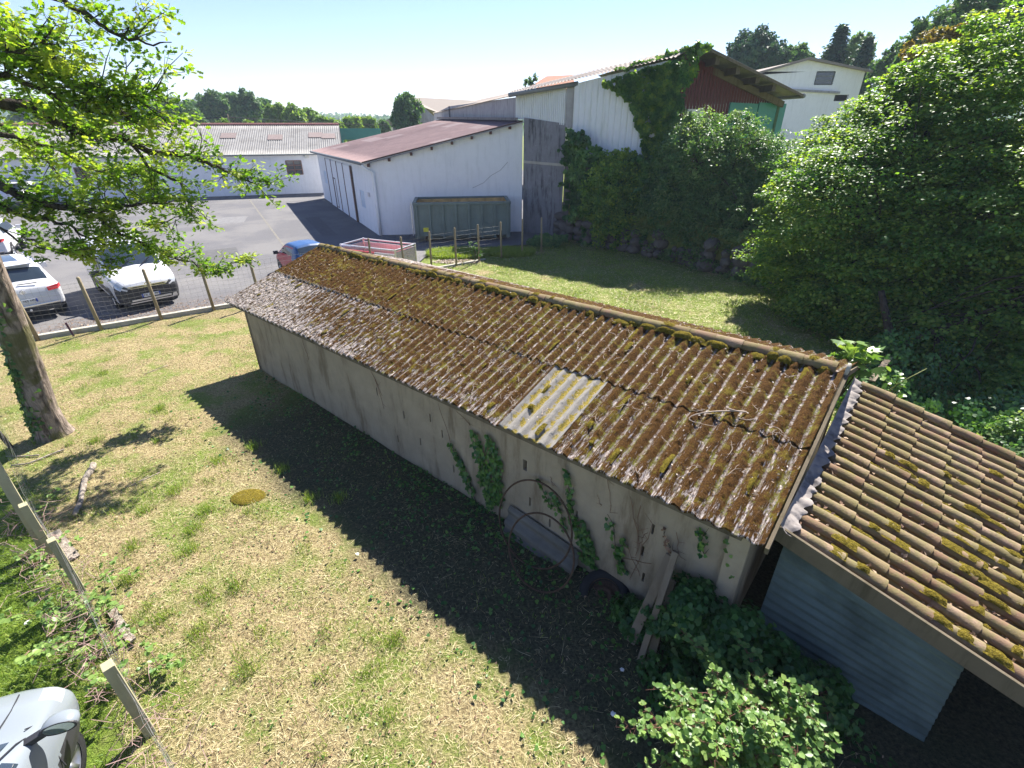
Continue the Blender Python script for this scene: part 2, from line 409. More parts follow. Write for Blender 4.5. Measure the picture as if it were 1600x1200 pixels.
WIRE = plain('fence_wire', (.22, .22, .21), .5, .5, .6)
MAROON = plain('maroon_boards', (.085, .014, .016), .7, .3, 0, .2, 5, dirt=((.09, .02, .02), .6))
WHITESHEET = mat_render('white_cladding', (.66, .68, .68), (.44, .46, .38), .4)
GREENDOOR = plain('green_paint', (.02, .19, .15), .5, .4, 0, .1, 3)
GREYPAINT = plain('grey_paint', (.18, .19, .19), .6, .3)
BROWNP = plain('brown_paint', (.10, .045, .035), .6, .3)
GLASSD = plain('window_glass', (.035, .045, .06), .08, .8, 0, .1)
SKIPP = plain('skip_paint', (.125, .165, .155), .5, .4, 0, .12, 2, dirt=((.08, .09, .08), .6))
SKIPIN = plain('skip_inside', (.60, .38, .15), .85, .2, 0, .3, 3, dirt=((.18, .08, .04), .7))
YELLOW = plain('yellow_label', (.62, .58, .05), .5)
PAPER = plain('pale_litter', (.7, .68, .66), .6)

def mat_corr(name, c, dirt, patch=None, sc=1.0):
    k = NM(name, .9, .15); o = k.uv()
    n = k.noise(o, .9 * sc, 6, .65); f = k.noise(k.map(o, (6, 1.2, 1)), 2.2, 5, .7)
    cc = k.ramp(f, [(.3, tuple(x * .8 for x in c)), (.7, tuple(min(.9, x * 1.15) for x in c))])
    cc = k.mix(k.m('MULTIPLY', k.step(n, .42, .68), .7), cc, dirt)
    if patch:
        br = k.n('ShaderNodeTexBrick', {'Vector': o, 'Color1': (0, 0, 0), 'Color2': (1, 1, 1), 'Mortar': (0, 0, 0), 'Scale': 1.0, 'Mortar Size': 0.0, 'Brick Width': 1.9, 'Row Height': .95}, out=0)
        cc = k.mix(k.m('MULTIPLY', k.step(k.sep(br, 0), .88, .9), .55), cc, patch)
    k.col(cc); k.bump(f, .3, .02); return k.mat
ROOF_GREY = mat_corr('grey_fibre_cement', (.22, .215, .21), (.135, .13, .125))
ROOF_PURP = mat_corr('purple_fibre_cement', (.215, .15, .15), (.155, .11, .112), (.33, .27, .265))
ROOF_BEIGE = mat_corr('beige_fibre_cement', (.26, .225, .20), (.15, .125, .11))
ROOF_RED = plain('orange_tiles', (.27, .12, .075), .9, .2, 0, .25, 8)

def mat_moss():
    """old fibre-cement under a thick coat of brown and golden moss. UV: u along the eaves in m, v down the slope in m"""
    k = NM('mossy_fibre_cement', .95, .1); uv = k.uv(); u = k.sep(uv, 0); v = k.sep(uv, 1)
    crest = k.m('COSINE', k.m('MULTIPLY', u, 2 * math.pi / .177))
    fine = k.noise(uv, 55, 5, .75); med = k.noise(uv, 7, 5, .65); big = k.noise(uv, .8, 4, .6)
    strk = k.noise(k.map(uv, (34, 4.5, 1)), 1.0, 6, .75); strk2 = k.noise(k.map(uv, (60, 9, 1), (3, 9, 0)), 1.0, 5, .75)
    moss = k.ramp(fine, [(.28, (.026, .012, .004)), (.48, (.090, .043, .012)), (.64, (.175, .09, .022)), (.80, (.29, .185, .07))])
    gold = k.ramp(fine, [(.3, (.09, .07, .01)), (.55, (.24, .19, .025)), (.75, (.38, .31, .05))])
    moss = k.mix(k.m('MULTIPLY', k.step(k.m('ADD', med, k.m('MULTIPLY', big, .6)), .80, .98), .8), moss, gold)
    bare = k.ramp(k.noise(uv, 38, 5, .8), [(.3, (.26, .20, .18)), (.5, (.47, .41, .38)), (.7, (.66, .60, .57))])
    low = k.step(v, 1.34, 1.42)
    # upper sheets: pale litter only in the furrows; lower sheets: moss worn off in long streaks, most at the far end and by the eaves
    fur = k.m('MULTIPLY', k.step(k.m('SUBTRACT', k.m('MULTIPLY', strk, .9), crest), 1.18, 1.42), k.step(k.noise(uv, 16, 5, .8), .40, .56))
    far = k.step(k.m('ADD', u, k.m('MULTIPLY', big, 5)), 8.0, 13.5)
    wear = k.m('ADD', k.m('ADD', k.m('MULTIPLY', far, .14), k.m('MULTIPLY', k.step(v, 2.1, 2.8), .06)), k.m('MULTIPLY', k.m('SUBTRACT', big, .5), .22))
    st = k.step(k.m('ADD', k.m('SUBTRACT', strk, k.m('MULTIPLY', crest, .035)), wear), .555, .60)
    st = k.m('MULTIPLY', st, k.step(strk2, .40, .50))
    mask = k.m('MAXIMUM', k.m('MULTIPLY', fur, k.m('SUBTRACT', 1.0, k.m('MULTIPLY', low, .4))), k.m('MULTIPLY', st, low))
    edge = k.m('MULTIPLY', k.step(k.m('SUBTRACT', k.m('MULTIPLY', med, .8), crest), .75, 1.1), k.step(med, .46, .60))
    moss = k.mix(k.m('MULTIPLY', edge, .75), moss, k.ramp(fine, [(.3, (.12, .12, .02)), (.7, (.36, .38, .09))]))
    k.col(k.mix(mask, moss, bare))
    k.bump(k.m('MULTIPLY', k.m('ADD', fine, k.m('MULTIPLY', k.noise(uv, 110, 3, .7), .6)), k.m('SUBTRACT', 1.2, mask)), 1.0, .035)
    return k.mat
MOSSROOF = mat_moss()
def mat_pale():
    k = NM('pale_newer_fibre_cement', .9, .15); uv = k.uv(); crest = k.m('COSINE', k.m('MULTIPLY', k.sep(uv, 0), 2 * math.pi / .177))
    f = k.noise(k.map(uv, (20, 4, 1)), 1.5, 6, .7)
    c = k.ramp(f, [(.3, (.16, .15, .13)), (.7, (.28, .26, .23))])
    g = k.step(k.m('ADD', k.m('MULTIPLY', crest, -.12), k.m('SUBTRACT', k.noise(uv, 5.5, 5, .7), k.m('MULTIPLY', k.sep(uv, 1), .045))), .42, .52)
    c = k.mix(g, c, k.ramp(k.noise(uv, 50, 4), [(.35, (.10, .09, .02)), (.6, (.28, .21, .04))]))
    k.col(c); k.bump(k.noise(uv, 60, 4), .5, .01); return k.mat
PALEROOF = mat_pale()
def mat_tile():
    k = NM('clay_tile', .92, .12); o = k.obj(); t = k.attr('tint')
    c = k.ramp(t, [(.0, (.15, .09, .058)), (.35, (.21, .14, .09)), (.65, (.19, .15, .08)), (1, (.27, .19, .135))])
    li = k.noise(o, 7, 6, .7); c = k.mix(k.m('MULTIPLY', k.step(li, .40, .58), .7), c, (.15, .135, .055))
    c = k.mix(k.m('MULTIPLY', k.step(k.noise(o, 34, 5, .7), .52, .7), .55), c, (.12, .085, .06))
    c = k.mix(k.m('MULTIPLY', k.step(k.noise(k.map(o, (1, 1, 1), (5, 5, 5)), 13, 5, .75), .66, .74), .7), c, (.60, .58, .54))
    k.col(c); k.bump(k.noise(o, 50, 5), .45, .01); return k.mat
TILE = mat_tile()
def mat_goldmoss():
    k = NM('golden_moss', 1.0, .05); o = k.obj(); f = k.noise(o, 45, 5, .7)
    k.col(k.ramp(f, [(.3, (.045, .035, .006)), (.5, (.135, .105, .016)), (.72, (.27, .21, .035))])); k.bump(k.noise(o, 120, 3), 1.0, .02); return k.mat
GMOSS = mat_goldmoss()

# ================================================================== GROUND AND SETTING
AX = Vector((-math.cos(.704), math.sin(.704), 0))          # along the shed, away from the camera
GX = Vector((math.sin(.704), math.cos(.704), 0))           # across the shed, towards the back yard
NE0 = Vector((2.402, 3.372, 0))                            # ground point under the near eaves corner
def B(a, b, z, tilt=True):
    return NE0 + AX * a + GX * b + Vector((0, 0, z - (.016 * a if tilt else 0)))

def ground_z(x, y):
    d = x * .6474 + y * .7622
    bump = (vnoise(x * 2.2, y * 2.2, 3, 4) - .5) * .07
    far = np.clip((np.hypot(x, y) - 60) / 600, 0, 1) * -0.0
    return bump * (np.hypot(x, y) < 40) + far
xs = np.concatenate([[-1100, -700, -300, -150, -80, -50], np.arange(-32, -14, .6), np.arange(-14, 9, .1), np.arange(9, 30, .6), [40, 80, 150, 300, 700, 1100]])
ys = np.concatenate([[-200, -50, -10, -3], np.arange(0, 24, .1), np.arange(24, 46, .6), [60, 100, 200, 500, 1000]])
gx, gy = np.meshgrid(xs, ys); gz = ground_z(gx, gy)
# under the tarmac the soil stays flat and lower
KERB = [(-34, -.5), (-14.1, 12.3), (-8.55, 16.1), (-5.6, 19.1), (-4.4, 20.0)]
def seg_side(x, y, a, b): return (b[0] - a[0]) * (y - a[1]) - (b[1] - a[1]) * (x - a[0])
tar = (seg_side(gx, gy, KERB[1], KERB[2]) > -.05) & (gx < -8.3) | (gx < -3.9) & (gy > 16) & (seg_side(gx, gy, (-8.55, 16.1), (-3.9, 20.6)) > 0) | (gy > 23.8)
gz = np.where(tar, -.05, gz)
ny, nx = gx.shape; ii = np.arange(ny * nx).reshape(ny, nx)
Fg = np.stack([ii[:-1, :-1], ii[:-1, 1:], ii[1:, 1:], ii[1:, :-1]], -1).reshape(-1, 4)
g_o = npmesh('ground', np.stack([gx, gy, gz], -1).reshape(-1, 3), Fg, GROUND, smooth=True); tag(g_o, kind='structure')

def sheet(name, pts, z, mat, kind='structure', thick=0.0):
    n = len(pts); V = [(p[0], p[1], z) for p in pts]; F = [tuple(range(n))]
    if thick:
        V += [(p[0], p[1], z - thick) for p in pts]; F += [(i, i + n, (i + 1) % n + n, (i + 1) % n) for i in range(n)]
    me = bpy.data.meshes.new(name); me.from_pydata(V, [], F); o = link(name, me, mat); tag(o, kind=kind); return o
sheet('car_park', [(-34, -.4), (-14.0, 12.42), (-8.6, 16.2), (-5.7, 19.2), (-4.1, 21.2), (-3.9, 23.2), (-2.4, 24.0), (-.6, 24.6), (2.9, 25.6), (3.2, 70), (-90, 70), (-90, -.4)], .02, ASPHALT)
# faint drive joints and repaired strips in the tarmac
JOINT = plain('tar_joint', (.15, .14, .12), .9, .3, 0, .35, 8)
mb = MB()
for (a, b, w) in (((-11.2, 24.4), (-22.5, 44), .10), ((-16, 23), (-30, 46), .06)):
    a, b = Vector((*a, .024)), Vector((*b, .024)); sd = (b - a).cross(Vector((0, 0, 1))).normalized() * w / 2
    mb.quad(a - sd, a + sd, b + sd, b - sd)
o = mb.build('tarmac_joint', JOINT); tag(o, kind='structure')
mb = MB()
kp = [Vector((x, y, .03)) for x, y in KERB]
for a, b in zip(kp[:-2], kp[1:-1]): mb.beam(a, b, .16, .22)
o = mb.build('kerb', CONC, bevel=.012); tag(o, kind='structure')

for (pts_, c_) in (([(-13.5, 20.5), (-11.9, 21.6), (-13.6, 24.4), (-15.3, 23.2)], .095), ([(-19, 30), (-16.5, 31.2), (-17.4, 33.6), (-20, 32.4)], .16), ([(-26, 26), (-22, 28.5), (-22.6, 29.4), (-26.6, 27)], .09), ([(-10.2, 27), (-9.5, 27.3), (-12.6, 33.2), (-13.4, 32.9)], .10), ([(-30, 34), (-25, 36), (-26, 38.5), (-31, 36.6)], .155)):
    sheet('tarmac_patch', pts_, .0245, plain('tarmac_patch', (c_, c_ * .985, c_ * 1.0), .95, .15, 0, .18, 4))
# far hills: a low wooded ridge
hx = np.linspace(-900, 900, 300); prof = []
for j, (yy, base, amp) in enumerate(((330, 2.0, 5), (480, 7.5, 8), (700, 12, 14))):
    hh = base + amp * vnoise(hx / 130 + j * 7, hx * 0 + j, 5, 3) + 2.2 * vnoise(hx / 9, hx * 0 + j, 9, 3)
    hh = hh * np.clip(.55 + (np.abs(hx + 120) / 500), .5, 1.2)
    prof.append(np.stack([hx, np.full_like(hx, yy) + 20 * vnoise(hx / 60, hx * 0, 3, 2), hh], -1))
HILL = NM('wooded_hill', .95, .1); ho = HILL.obj()
HILL.col(HILL.ramp(HILL.noise(ho, .09, 5, .7), [(.35, (.035, .07, .03)), (.55, (.07, .12, .04)), (.68, (.20, .21, .10))]))
V = []; F = []
for p in prof:
    for off, sc in ((-70, 0.0), (-28, .72), (0, 1.0), (60, .9), (160, .2)):
        V.append(np.stack([p[:, 0], p[:, 1] + off, p[:, 2] * sc - (.3 if sc == 0 else 0)], -1))
V = np.array(V); nr, nc, _ = V.shape; ii = np.arange(nr * nc).reshape(nr, nc); fl = []
for r in range(nr - 1):
    if r % 5 == 4: continue
    fl.append(np.stack([ii[r, :-1], ii[r, 1:], ii[r + 1, 1:], ii[r + 1, :-1]], -1))
o = npmesh('hills', V.reshape(-1, 3), np.vstack(fl), HILL.mat); tag(o, kind='structure')
# the wood on those hills reads as one mass
pts = []
for p in prof:
    for q in range(5200):
        i = rng.integers(0, len(hx)); pts.append(p[i] + np.array([rng.uniform(-3, 3), rng.uniform(-30, 2), rng.uniform(-.6, 2.4) - .2]))
o = leaves('hillside_wood', pts, 3.4, LEAF_FAR, None, 'round', spread=1.2); tag(o, 'distant bluish wood along the low hills under the sky', 'woodland', kind='stuff')

# ================================================================== generic wall with real openings
def wall(name, O, U, W, H, holes, depth, mat, parent, top=None, inner=None, brk=()):
    """O corner, U horizontal unit, W length, H height (top: optional function u->height), holes [(u0,u1,v0,v1)], depth of reveals (away from the viewer side N)"""
    U = Vector(U); Z = Vector((0, 0, 1)); Nn = U.cross(Z).normalized(); mb = MB()
    us = sorted({0.0, W, *brk, *[h[0] for h in holes], *[h[1] for h in holes]}); vs = sorted({0.0, *[h[2] for h in holes], *[h[3] for h in holes]})
    if top is None: vs = sorted({*vs, H})
    P = lambda u, v, d=0: O + U * u + Z * v - Nn * d
    for i in range(len(us) - 1):
        for j in range(len(vs) - (1 if top is None else 0)):
            u0, u1 = us[i], us[i + 1]; v0 = vs[j]; last = j == len(vs) - 1
            v1 = None if last else vs[j + 1]
            if not last and any(h[0] - 1e-6 <= u0 and u1 <= h[1] + 1e-6 and h[2] - 1e-6 <= v0 and v1 <= h[3] + 1e-6 for h in holes): continue
            a, b = (top(u0), top(u1)) if last else (v1, v1)
            mb.quad(P(u0, v0), P(u1, v0), P(u1, b), P(u0, a))
    for (a, b, c, d) in holes:
        mb.quad(P(a, c), P(b, c), P(b, c, depth), P(a, c, depth)); mb.quad(P(a, d), P(a, d, depth), P(b, d, depth), P(b, d))
        mb.quad(P(a, c), P(a, c, depth), P(a, d, depth), P(a, d)); mb.quad(P(b, c), P(b, d), P(b, d, depth), P(b, c, depth))
        if inner is None: mb.quad(P(a, c, depth), P(b, c, depth), P(b, d, depth), P(a, d, depth), 1)
    return mb.build(name, [mat, DARK], parent)

def corr_roof(name, c00, c10, c11, c01, mat, parent, pitch=.177, amp=.025, spw=4, rows=10, thick=True, jit=0.0):
    """corrugated quad: c00->c10 along the eaves (waves counted along it), c01/c11 the upper edge"""
    c00, c10, c11, c01 = [np.array(c) for c in (c00, c10, c11, c01)]
    L = np.linalg.norm(c10 - c00); S = np.linalg.norm(c01 - c00); nu = max(8, int(L / pitch * spw)); nv = rows
    nn = np.cross(c10 - c00, c01 - c00); nn = nn / np.linalg.norm(nn); nn = nn if nn[2] > 0 else -nn
    t = np.linspace(0, 1, nu + 1)[None, :, None]; s = np.linspace(0, 1, nv + 1)[:, None, None]
    P = (c00 * (1 - t) + c10 * t) * (1 - s) + (c01 * (1 - t) + c11 * t) * s
    w = amp * np.cos(2 * np.pi * t * L / pitch); P = P + nn * (w + jit * (vnoise(t * L * .8, s * S * .8, 4, 2)[..., :] - .5))
    ii = np.arange((nu + 1) * (nv + 1)).reshape(nv + 1, nu + 1)
    F = np.stack([ii[:-1, :-1], ii[:-1, 1:], ii[1:, 1:], ii[1:, :-1]], -1).reshape(-1, 4)
    uv = np.stack([np.broadcast_to(t[..., 0] * L, (nv + 1, nu + 1)), np.broadcast_to(s[..., 0] * S, (nv + 1, nu + 1))], -1).reshape(-1, 2)
    V = P.reshape(-1, 3)
    if thick:
        n0 = len(V); low = P - nn * .012; V = np.vstack([V, low.reshape(-1, 3)]); uv = np.vstack([uv, uv])
        def strip(idx): return np.stack([idx[:-1], idx[1:], idx[1:] + n0, idx[:-1] + n0], -1)
        F = np.vstack([F, F[:, ::-1] + n0, strip(ii[0]), strip(ii[-1]), strip(ii[:, 0]), strip(ii[:, -1])])
    return npmesh(name, V, F, mat, parent, smooth=True, uv=uv)
# ================================================================== THE LONG SHED
ROOFV = (GX * 2.63 + Vector((0, 0, .834))); SL = ROOFV.length; RN = AX.cross(ROOFV).normalized(); RN = RN if RN.z > 0 else -RN
EAVE, RIDGE = 1.869, 2.703
shed = empty('long_shed', B(5.8, 2.6, 0)); tag(shed, 'long low rendered shed with mossy brown corrugated roof across the middle of the plot', 'shed')
WP = .177; NW = 68; ULEN = NW * WP
def roof_pt(u, v, h=0.0):
    """u along from the near gable, v down the slope from the ridge"""
    return B(u, 2.63, RIDGE) - ROOFV.normalized() * v + RN * h
def roof_sheet(name, u0, u1, v0, v1, lift, mat, mossy=1.0, seed=0, edgejit=.018):
    nu = int(round((u1 - u0) / WP * 12)); nv = int((v1 - v0) / .018)
    u = np.linspace(u0, u1, nu + 1)[None, :]; s = np.linspace(0, 1, nv + 1)[:, None]
    sh = np.floor((u + 1e-6) / (5 * WP)); jz = _hash(sh, sh * 0, 5 + seed) * .012; je = (_hash(sh, sh * 0, 9 + seed) - .5) * edgejit * 2
    v = v0 + s * (v1 - v0 + je); u = u + 0 * s
    c = np.cos(2 * np.pi * u / WP); crest = .5 + .5 * c
    h = .0245 * c + lift + jz
    ms = vnoise(u * 9, v * 9, 21 + seed, 3); m2 = vnoise(u * 42, v * 30, 31 + seed, 3)
    h = h + mossy * (crest ** .7 * (.010 + .016 * (m2 - .4)) * (ms > .3) + .012 * (m2 - .5) * (.4 + crest) + .010 * np.clip(ms - .5, 0, 1))
    o0 = np.array(B(0, 2.63, RIDGE)); du = np.array(AX) + np.array([0, 0, -.016]); dv = -np.array(ROOFV.normalized()); dn = np.array(RN)
    P = o0 + u[..., None] * du + v[..., None] * dv + h[..., None] * dn
    ii = np.arange((nu + 1) * (nv + 1)).reshape(nv + 1, nu + 1); F = np.stack([ii[:-1, :-1], ii[:-1, 1:], ii[1:, 1:], ii[1:, :-1]], -1).reshape(-1, 4)
    V = P.reshape(-1, 3); n0 = len(V); lo = P - dn * .012 - dn * (h - (.0245 * c + lift + jz))[..., None]
    V = np.vstack([V, lo.reshape(-1, 3)]); uv = np.stack([u, v], -1).reshape(-1, 2); uv = np.vstack([uv, uv])
    st = lambda idx: np.stack([idx[:-1], idx[1:], idx[1:] + n0, idx[:-1] + n0], -1)
    F = np.vstack([F, F[:, ::-1] + n0, st(ii[0]), st(ii[-1]), st(ii[:, 0]), st(ii[:, -1])])
    return keep(npmesh(name, V, F, mat, smooth=True, uv=uv), shed)
roof_sheet('lower_roof_sheets', 0, 14 * WP, 1.36, SL + .03, 0, MOSSROOF, 1, 1)
roof_sheet('lower_roof_sheets', 19 * WP, ULEN, 1.36, SL + .03, 0, MOSSROOF, 1, 1)
o = roof_sheet('replacement_sheet', 14 * WP + .002, 19 * WP - .002, 1.36, SL + .035, .003, PALEROOF, .25, 2); o['label'] = 'paler barely mossed grey sheet in the lower row'
roof_sheet('upper_roof_sheets', 0, ULEN, .05, 1.43, .010, MOSSROOF, 1.15, 3)
o = corr_roof('rear_roof_slope', B(0, 2.63, RIDGE - .01), B(ULEN, 2.63, RIDGE - .01), B(ULEN, 5.28, EAVE), B(0, 5.28, EAVE), MOSSROOF, None, spw=8, rows=30); keep(o, shed)

SLITS = [(6.411, 1.181), (5.689, .988), (4.987, 1.208), (5.955, .366), (5.305, .60), (4.718, 1.016), (4.5, .42), (2.918, .64), (2.559, .46), (2.139, .858), (1.118, 1.262), (1.192, .861), (1.128, .457)]
WL = 11.5
holes = [(WL - a - .015, WL - a + .015, z + .1 - .075, z + .1 + .075) for a, z in SLITS] + [(WL - 3.02 - .035, WL - 3.02 + .035, 1.235 + .1 - .09, 1.235 + .1 + .09)]
O = B(WL, .12, 0, False); O.z = -.1
w = wall('front_wall', O, -AX, WL - .12, 2, [h for h in holes], .14, WALL_SHED, None, top=lambda u: EAVE + .08 - .016 * (WL - u)); keep(w, shed)
mb = MB()
for a in (.12, WL):     # gable walls
    p = [B(a, .12, 0, False), B(a, 5.14, 0, False), B(a, 5.14, EAVE - .01), B(a, 2.63, RIDGE - .05), B(a, .12, EAVE - .01)]
    for q in p[:2]: q.z = -.1
    qs = [q + AX * (-.14 if a > 5 else .14) for q in p]; mb.add(p + qs, [(0, 1, 2, 3, 4), (9, 8, 7, 6, 5), (0, 5, 6, 1), (1, 6, 7, 2), (4, 3, 8, 9), (3, 2, 7, 8), (0, 4, 9, 5)])
keep(mb.build('gable_walls', WALL_SHED), shed)
mb = MB(); mb.box(B(WL / 2, 5.07, .85), (WL - .3, .14, 1.95), rz=-.704); keep(mb.build('rear_wall', WALL_SHED), shed)
mb = MB(); mb.box(B(.22, .10, .9), (.2, .1, 1.9), rz=-.704); keep(mb.build('corner_pier', WALL_SHED, bevel=.01), shed)
mb = MB(); mb.beam(B(-.03, -.02, EAVE - .05), B(-.03, 2.66, RIDGE - .02), .035, .10); mb.beam(B(-.01, 2.66, RIDGE - .06), B(-.01, 5.2, EAVE - .07), .03, .08)
mb.beam(B(ULEN - .05, .02, EAVE - .05), B(ULEN - .05, 2.63, RIDGE - .05), .035, .08)
keep(mb.build('bargeboard', WOOD), shed)
mb = MB()
for b_, z_ in ((.02, EAVE - .05), (1.3, EAVE + .36), (2.5, RIDGE - .1), (4, EAVE + .3), (5.2, EAVE - .05)): mb.beam(B(.2, b_, z_), B(11.9, b_, z_), .05, .06)
keep(mb.build('purlins', WOOD), shed)

def half_tile(V, F, T, p, d, n, L, r0, r1, tint, seg=9, sq=.86, th=.012):
    """clay cover tile: axis start p, direction d (unit), up n (unit), radii r0 (upper end) and r1 (lower end)"""
    d = np.array(d); n = np.array(n); s = np.cross(d, n); b = len(V)
    for (t, r) in ((0, r0), (.5, (r0 + r1) / 2), (1, r1)):
        for k in range(seg + 1):
            a = math.pi * k / seg
            for q in (0, th): V.append(np.array(p) + d * L * t + s * (r - q) * math.cos(a) + n * (r - q) * math.sin(a) * sq)
    w = 2 * (seg + 1)
    for i in range(2):
        for k in range(seg):
            o = b + i * w + 2 * k
            F.append((o, o + w, o + w + 2, o + 2)); F.append((o + 1, o + 3, o + w + 3, o + w + 1))
        o = b + i * w; F.append((o, o + 1, o + w + 1, o + w)); o = b + i * w + 2 * seg; F.append((o, o + w, o + w + 1, o + 1))
    for i in (0, 2):
        for k in range(seg):
            o = b + i * w + 2 * k; F.append((o, o + 2, o + 3, o + 1))
    T += [tint] * (3 * w)
V, F, T = [], [], []
i = 0; u = ULEN + .02
while u > .36:
    p = B(u, 2.63 + random.uniform(-.006, .006), RIDGE + .0 + random.uniform(-.004, .006)); L = .405 + random.uniform(0, .02)
    half_tile(V, F, T, p, -AX, Vector((0, 0, 1)), L, .092, .105, random.uniform(.1, 1), seg=10, sq=.95); u -= .3725; i += 1
ends = B(.0, 2.63, RIDGE)
keep(npmesh('ridge_tiles', V, F, TILE, smooth=True, attrs={'tint': T}), shed)
mb = MB(); mb.lathe(B(-.03, 2.63, RIDGE + .02), -AX, [(.0, .012), (.085, .01), (.095, 0), (.095, -.03)], 20); keep(mb.build('ridge_end_plug', CONC, smooth=True), shed)

def moss_lumps(name, items, mat, owner=None):
    """items: (point, along, up, length, width, height)"""
    V, F = [], []
    nu, nv = 14, 9
    for (p, d, n, L, W, H) in items:
        p, d, n = np.array(p), np.array(d), np.array(n); s = np.cross(d, n); b = len(V); sd = random.uniform(0, 99)
        for i in range(nu + 1):
            for j in range(nv + 1):
                x = 2 * i / nu - 1; y = 2 * j / nv - 1
                k_ = float(vnoise(np.array([x * 2.2 + sd]), np.array([y * 2.2 + sd * 2]), 4, 2)[0])
                rr = max(0, 1 - (x * x + y * y) * (.75 + .6 * k_)); k2 = float(vnoise(np.array([x * 7 + sd]), np.array([y * 6]), 8, 2)[0])
                V.append(p + d * x * L / 2 + s * y * W / 2 + n * (H * rr ** .6 * (.55 + .9 * k2) - .006))
        for i in range(nu):
            for j in range(nv):
                o = b + i * (nv + 1) + j; F.append((o, o + nv + 1, o + nv + 2, o + 1))
    o = npmesh(name, V, F, mat, smooth=True)
    return keep(o, owner) if owner else o
items = []
u = .2
while u < 11.9:
    side = 1
    L = random.uniform(.12, .42)
    if random.random() < .88: items.append((B(u, 2.63 - random.uniform(.085, .13), RIDGE - .005 + random.uniform(-.02, .02)), AX, Vector((-.25 * GX.x, -.25 * GX.y, 1)).normalized(), L, random.uniform(.10, .17), random.uniform(.03, .07)))
    if random.random() < .25: items.append((B(u, 2.63, RIDGE + .085), AX, Vector((0, 0, 1)), L * .7, .12, .025))
    u += L * .8 + .02
for _ in range(70):
    uu = (random.randint(1, NW - 1)) * WP; vv = random.uniform(.15, 1.3) if random.random() < .7 else random.uniform(1.5, 2.6)
    items.append((roof_pt(uu + random.uniform(-.03, .03), vv, .035), ROOFV.normalized(), RN, random.uniform(.08, .3), random.uniform(.04, .09), random.uniform(.012, .028)))
moss_lumps('golden_moss', items, GMOSS, shed)
# flecks of lichen, litter and broken straw caught on the roof (nobody could count them)
N = 3000; uu = rng.uniform(.03, ULEN, N); vv = rng.uniform(.1, SL, N)
fur = rng.uniform(0, 1, N) < .62; uu = np.where(fur, (np.floor(uu / WP) + .5) * WP + rng.normal(0, .012, N), uu)
ok = ~((uu > 14 * WP) & (uu < 19 * WP) & (vv > 1.4) & (rng.uniform(0, 1, N) < .75)); uu, vv = uu[ok], vv[ok]; N = len(uu)
hh = .0245 * np.cos(2 * np.pi * uu / WP) + .022 + .014 * (vv < 1.42) + rng.uniform(0, .012, N)
P0 = np.array(B(0, 2.63, RIDGE)) + uu[:, None] * (np.array(AX) + [0, 0, -.016]) - vv[:, None] * np.array(ROOFV.normalized()) + hh[:, None] * np.array(RN)
LITTER = leafmat('pale_litter_fleck', [(.0, (.20, .13, .08)), (.5, (.38, .29, .21)), (1, (.60, .53, .47))], .1, .8, (1, 1, 1))
ll = leaves('roof_litter', P0, .03, LITTER, None, 'leaf', up=tuple(RN), spread=.5); tag(ll, kind='stuff'); keep(ll, shed)

# twigs lying on the moss
TWIG = plain('dead_twig', (.36, .29, .23), .9, .1, 0, .3, 12)
def twig_mesh(L, seed, r=.005):
    rd = random.Random(seed); mb = MB(); pts = [Vector((0, 0, 0))]; a = 0
    for i in range(7):
        a += rd.uniform(-.6, .6); pts.append(pts[-1] + Vector((math.cos(a), math.sin(a), rd.uniform(-.05, .1))) * L / 7)
    mb.tube(pts, [r, r, r * .9, r * .85, r * .8, r * .7, r * .6, r * .4], 5)
    for j in (3, 5):
        q = pts[j]; a2 = rd.uniform(-1.4, 1.4); mb.tube([q, q + Vector((math.cos(a2), math.sin(a2), .1)) * L * .22], [r * .6, r * .3], 4)
    return mb
protos = []
ROWN = ['just below the ridge tiles', 'across the sheet joint', 'near the wavy eaves']
k_ = 0
for ci, uc in enumerate((10.6, 8.2, 5.8, 3.2, .9)):
    for ri, vc in enumerate((.45, 1.3, 2.3)):
        L = random.uniform(.16, .34); o = twig_mesh(L, 40 + k_, .0045).build('fallen_twig', TWIG, smooth=True); k_ += 1
        o.location = roof_pt(uc + random.uniform(-.5, .5), vc + random.uniform(-.15, .15), .055); o.rotation_mode = 'QUATERNION'
        o.rotation_quaternion = Vector(RN).rotation_difference(Vector((0, 0, 1))).inverted() @ Matrix.Rotation(random.uniform(0, 6.28), 3, 'Z').to_quaternion()
        cn = ['at the far end', 'short of the far end', 'in the middle of the roof', 'by the pale newer sheet', 'close to the tiled lean-to'][ci]
        tag(o, 'pale twig %s, %s' % (cn, ROWN[ri]), 'twig', 'dry twigs scattered over the mossy roof')
V, F = [], []
for i in range(330):
    mbt = twig_mesh(random.uniform(.05, .24), 100 + i, random.uniform(.0022, .0042)); q = Matrix.Translation(roof_pt(random.uniform(.1, 11.9), random.uniform(.12, 2.65), .05)) @ Vector(RN).rotation_difference(Vector((0, 0, 1))).inverted().to_matrix().to_4x4() @ Matrix.Rotation(random.uniform(0, 6.28), 4, 'Z')
    if i == 0: allt = MB()
    allt.add([q @ Vector(v) for v in mbt.v], mbt.f)
o = allt.build('fine_twigs', TWIG); tag(o, kind='stuff'); keep(o, shed)
# curled pale root at the near end of the roof
mb = MB(); pts = [roof_pt(.95 - .16 * math.sin(t * 1.5) * (1 + .3 * t), 1.15 + .11 * t + .10 * math.cos(t * 1.9), .065 + .01 * math.sin(t * 3)) for t in np.linspace(0, 4.2, 22)]
mb.tube(pts, [.009] * 14 + [.008, .007, .006, .005, .004, .004, .003, .003], 6)
o = mb.build('curled_root', TWIG, smooth=True); tag(o, 'curled whitish root lying on the moss near the tiled lean-to', 'root')

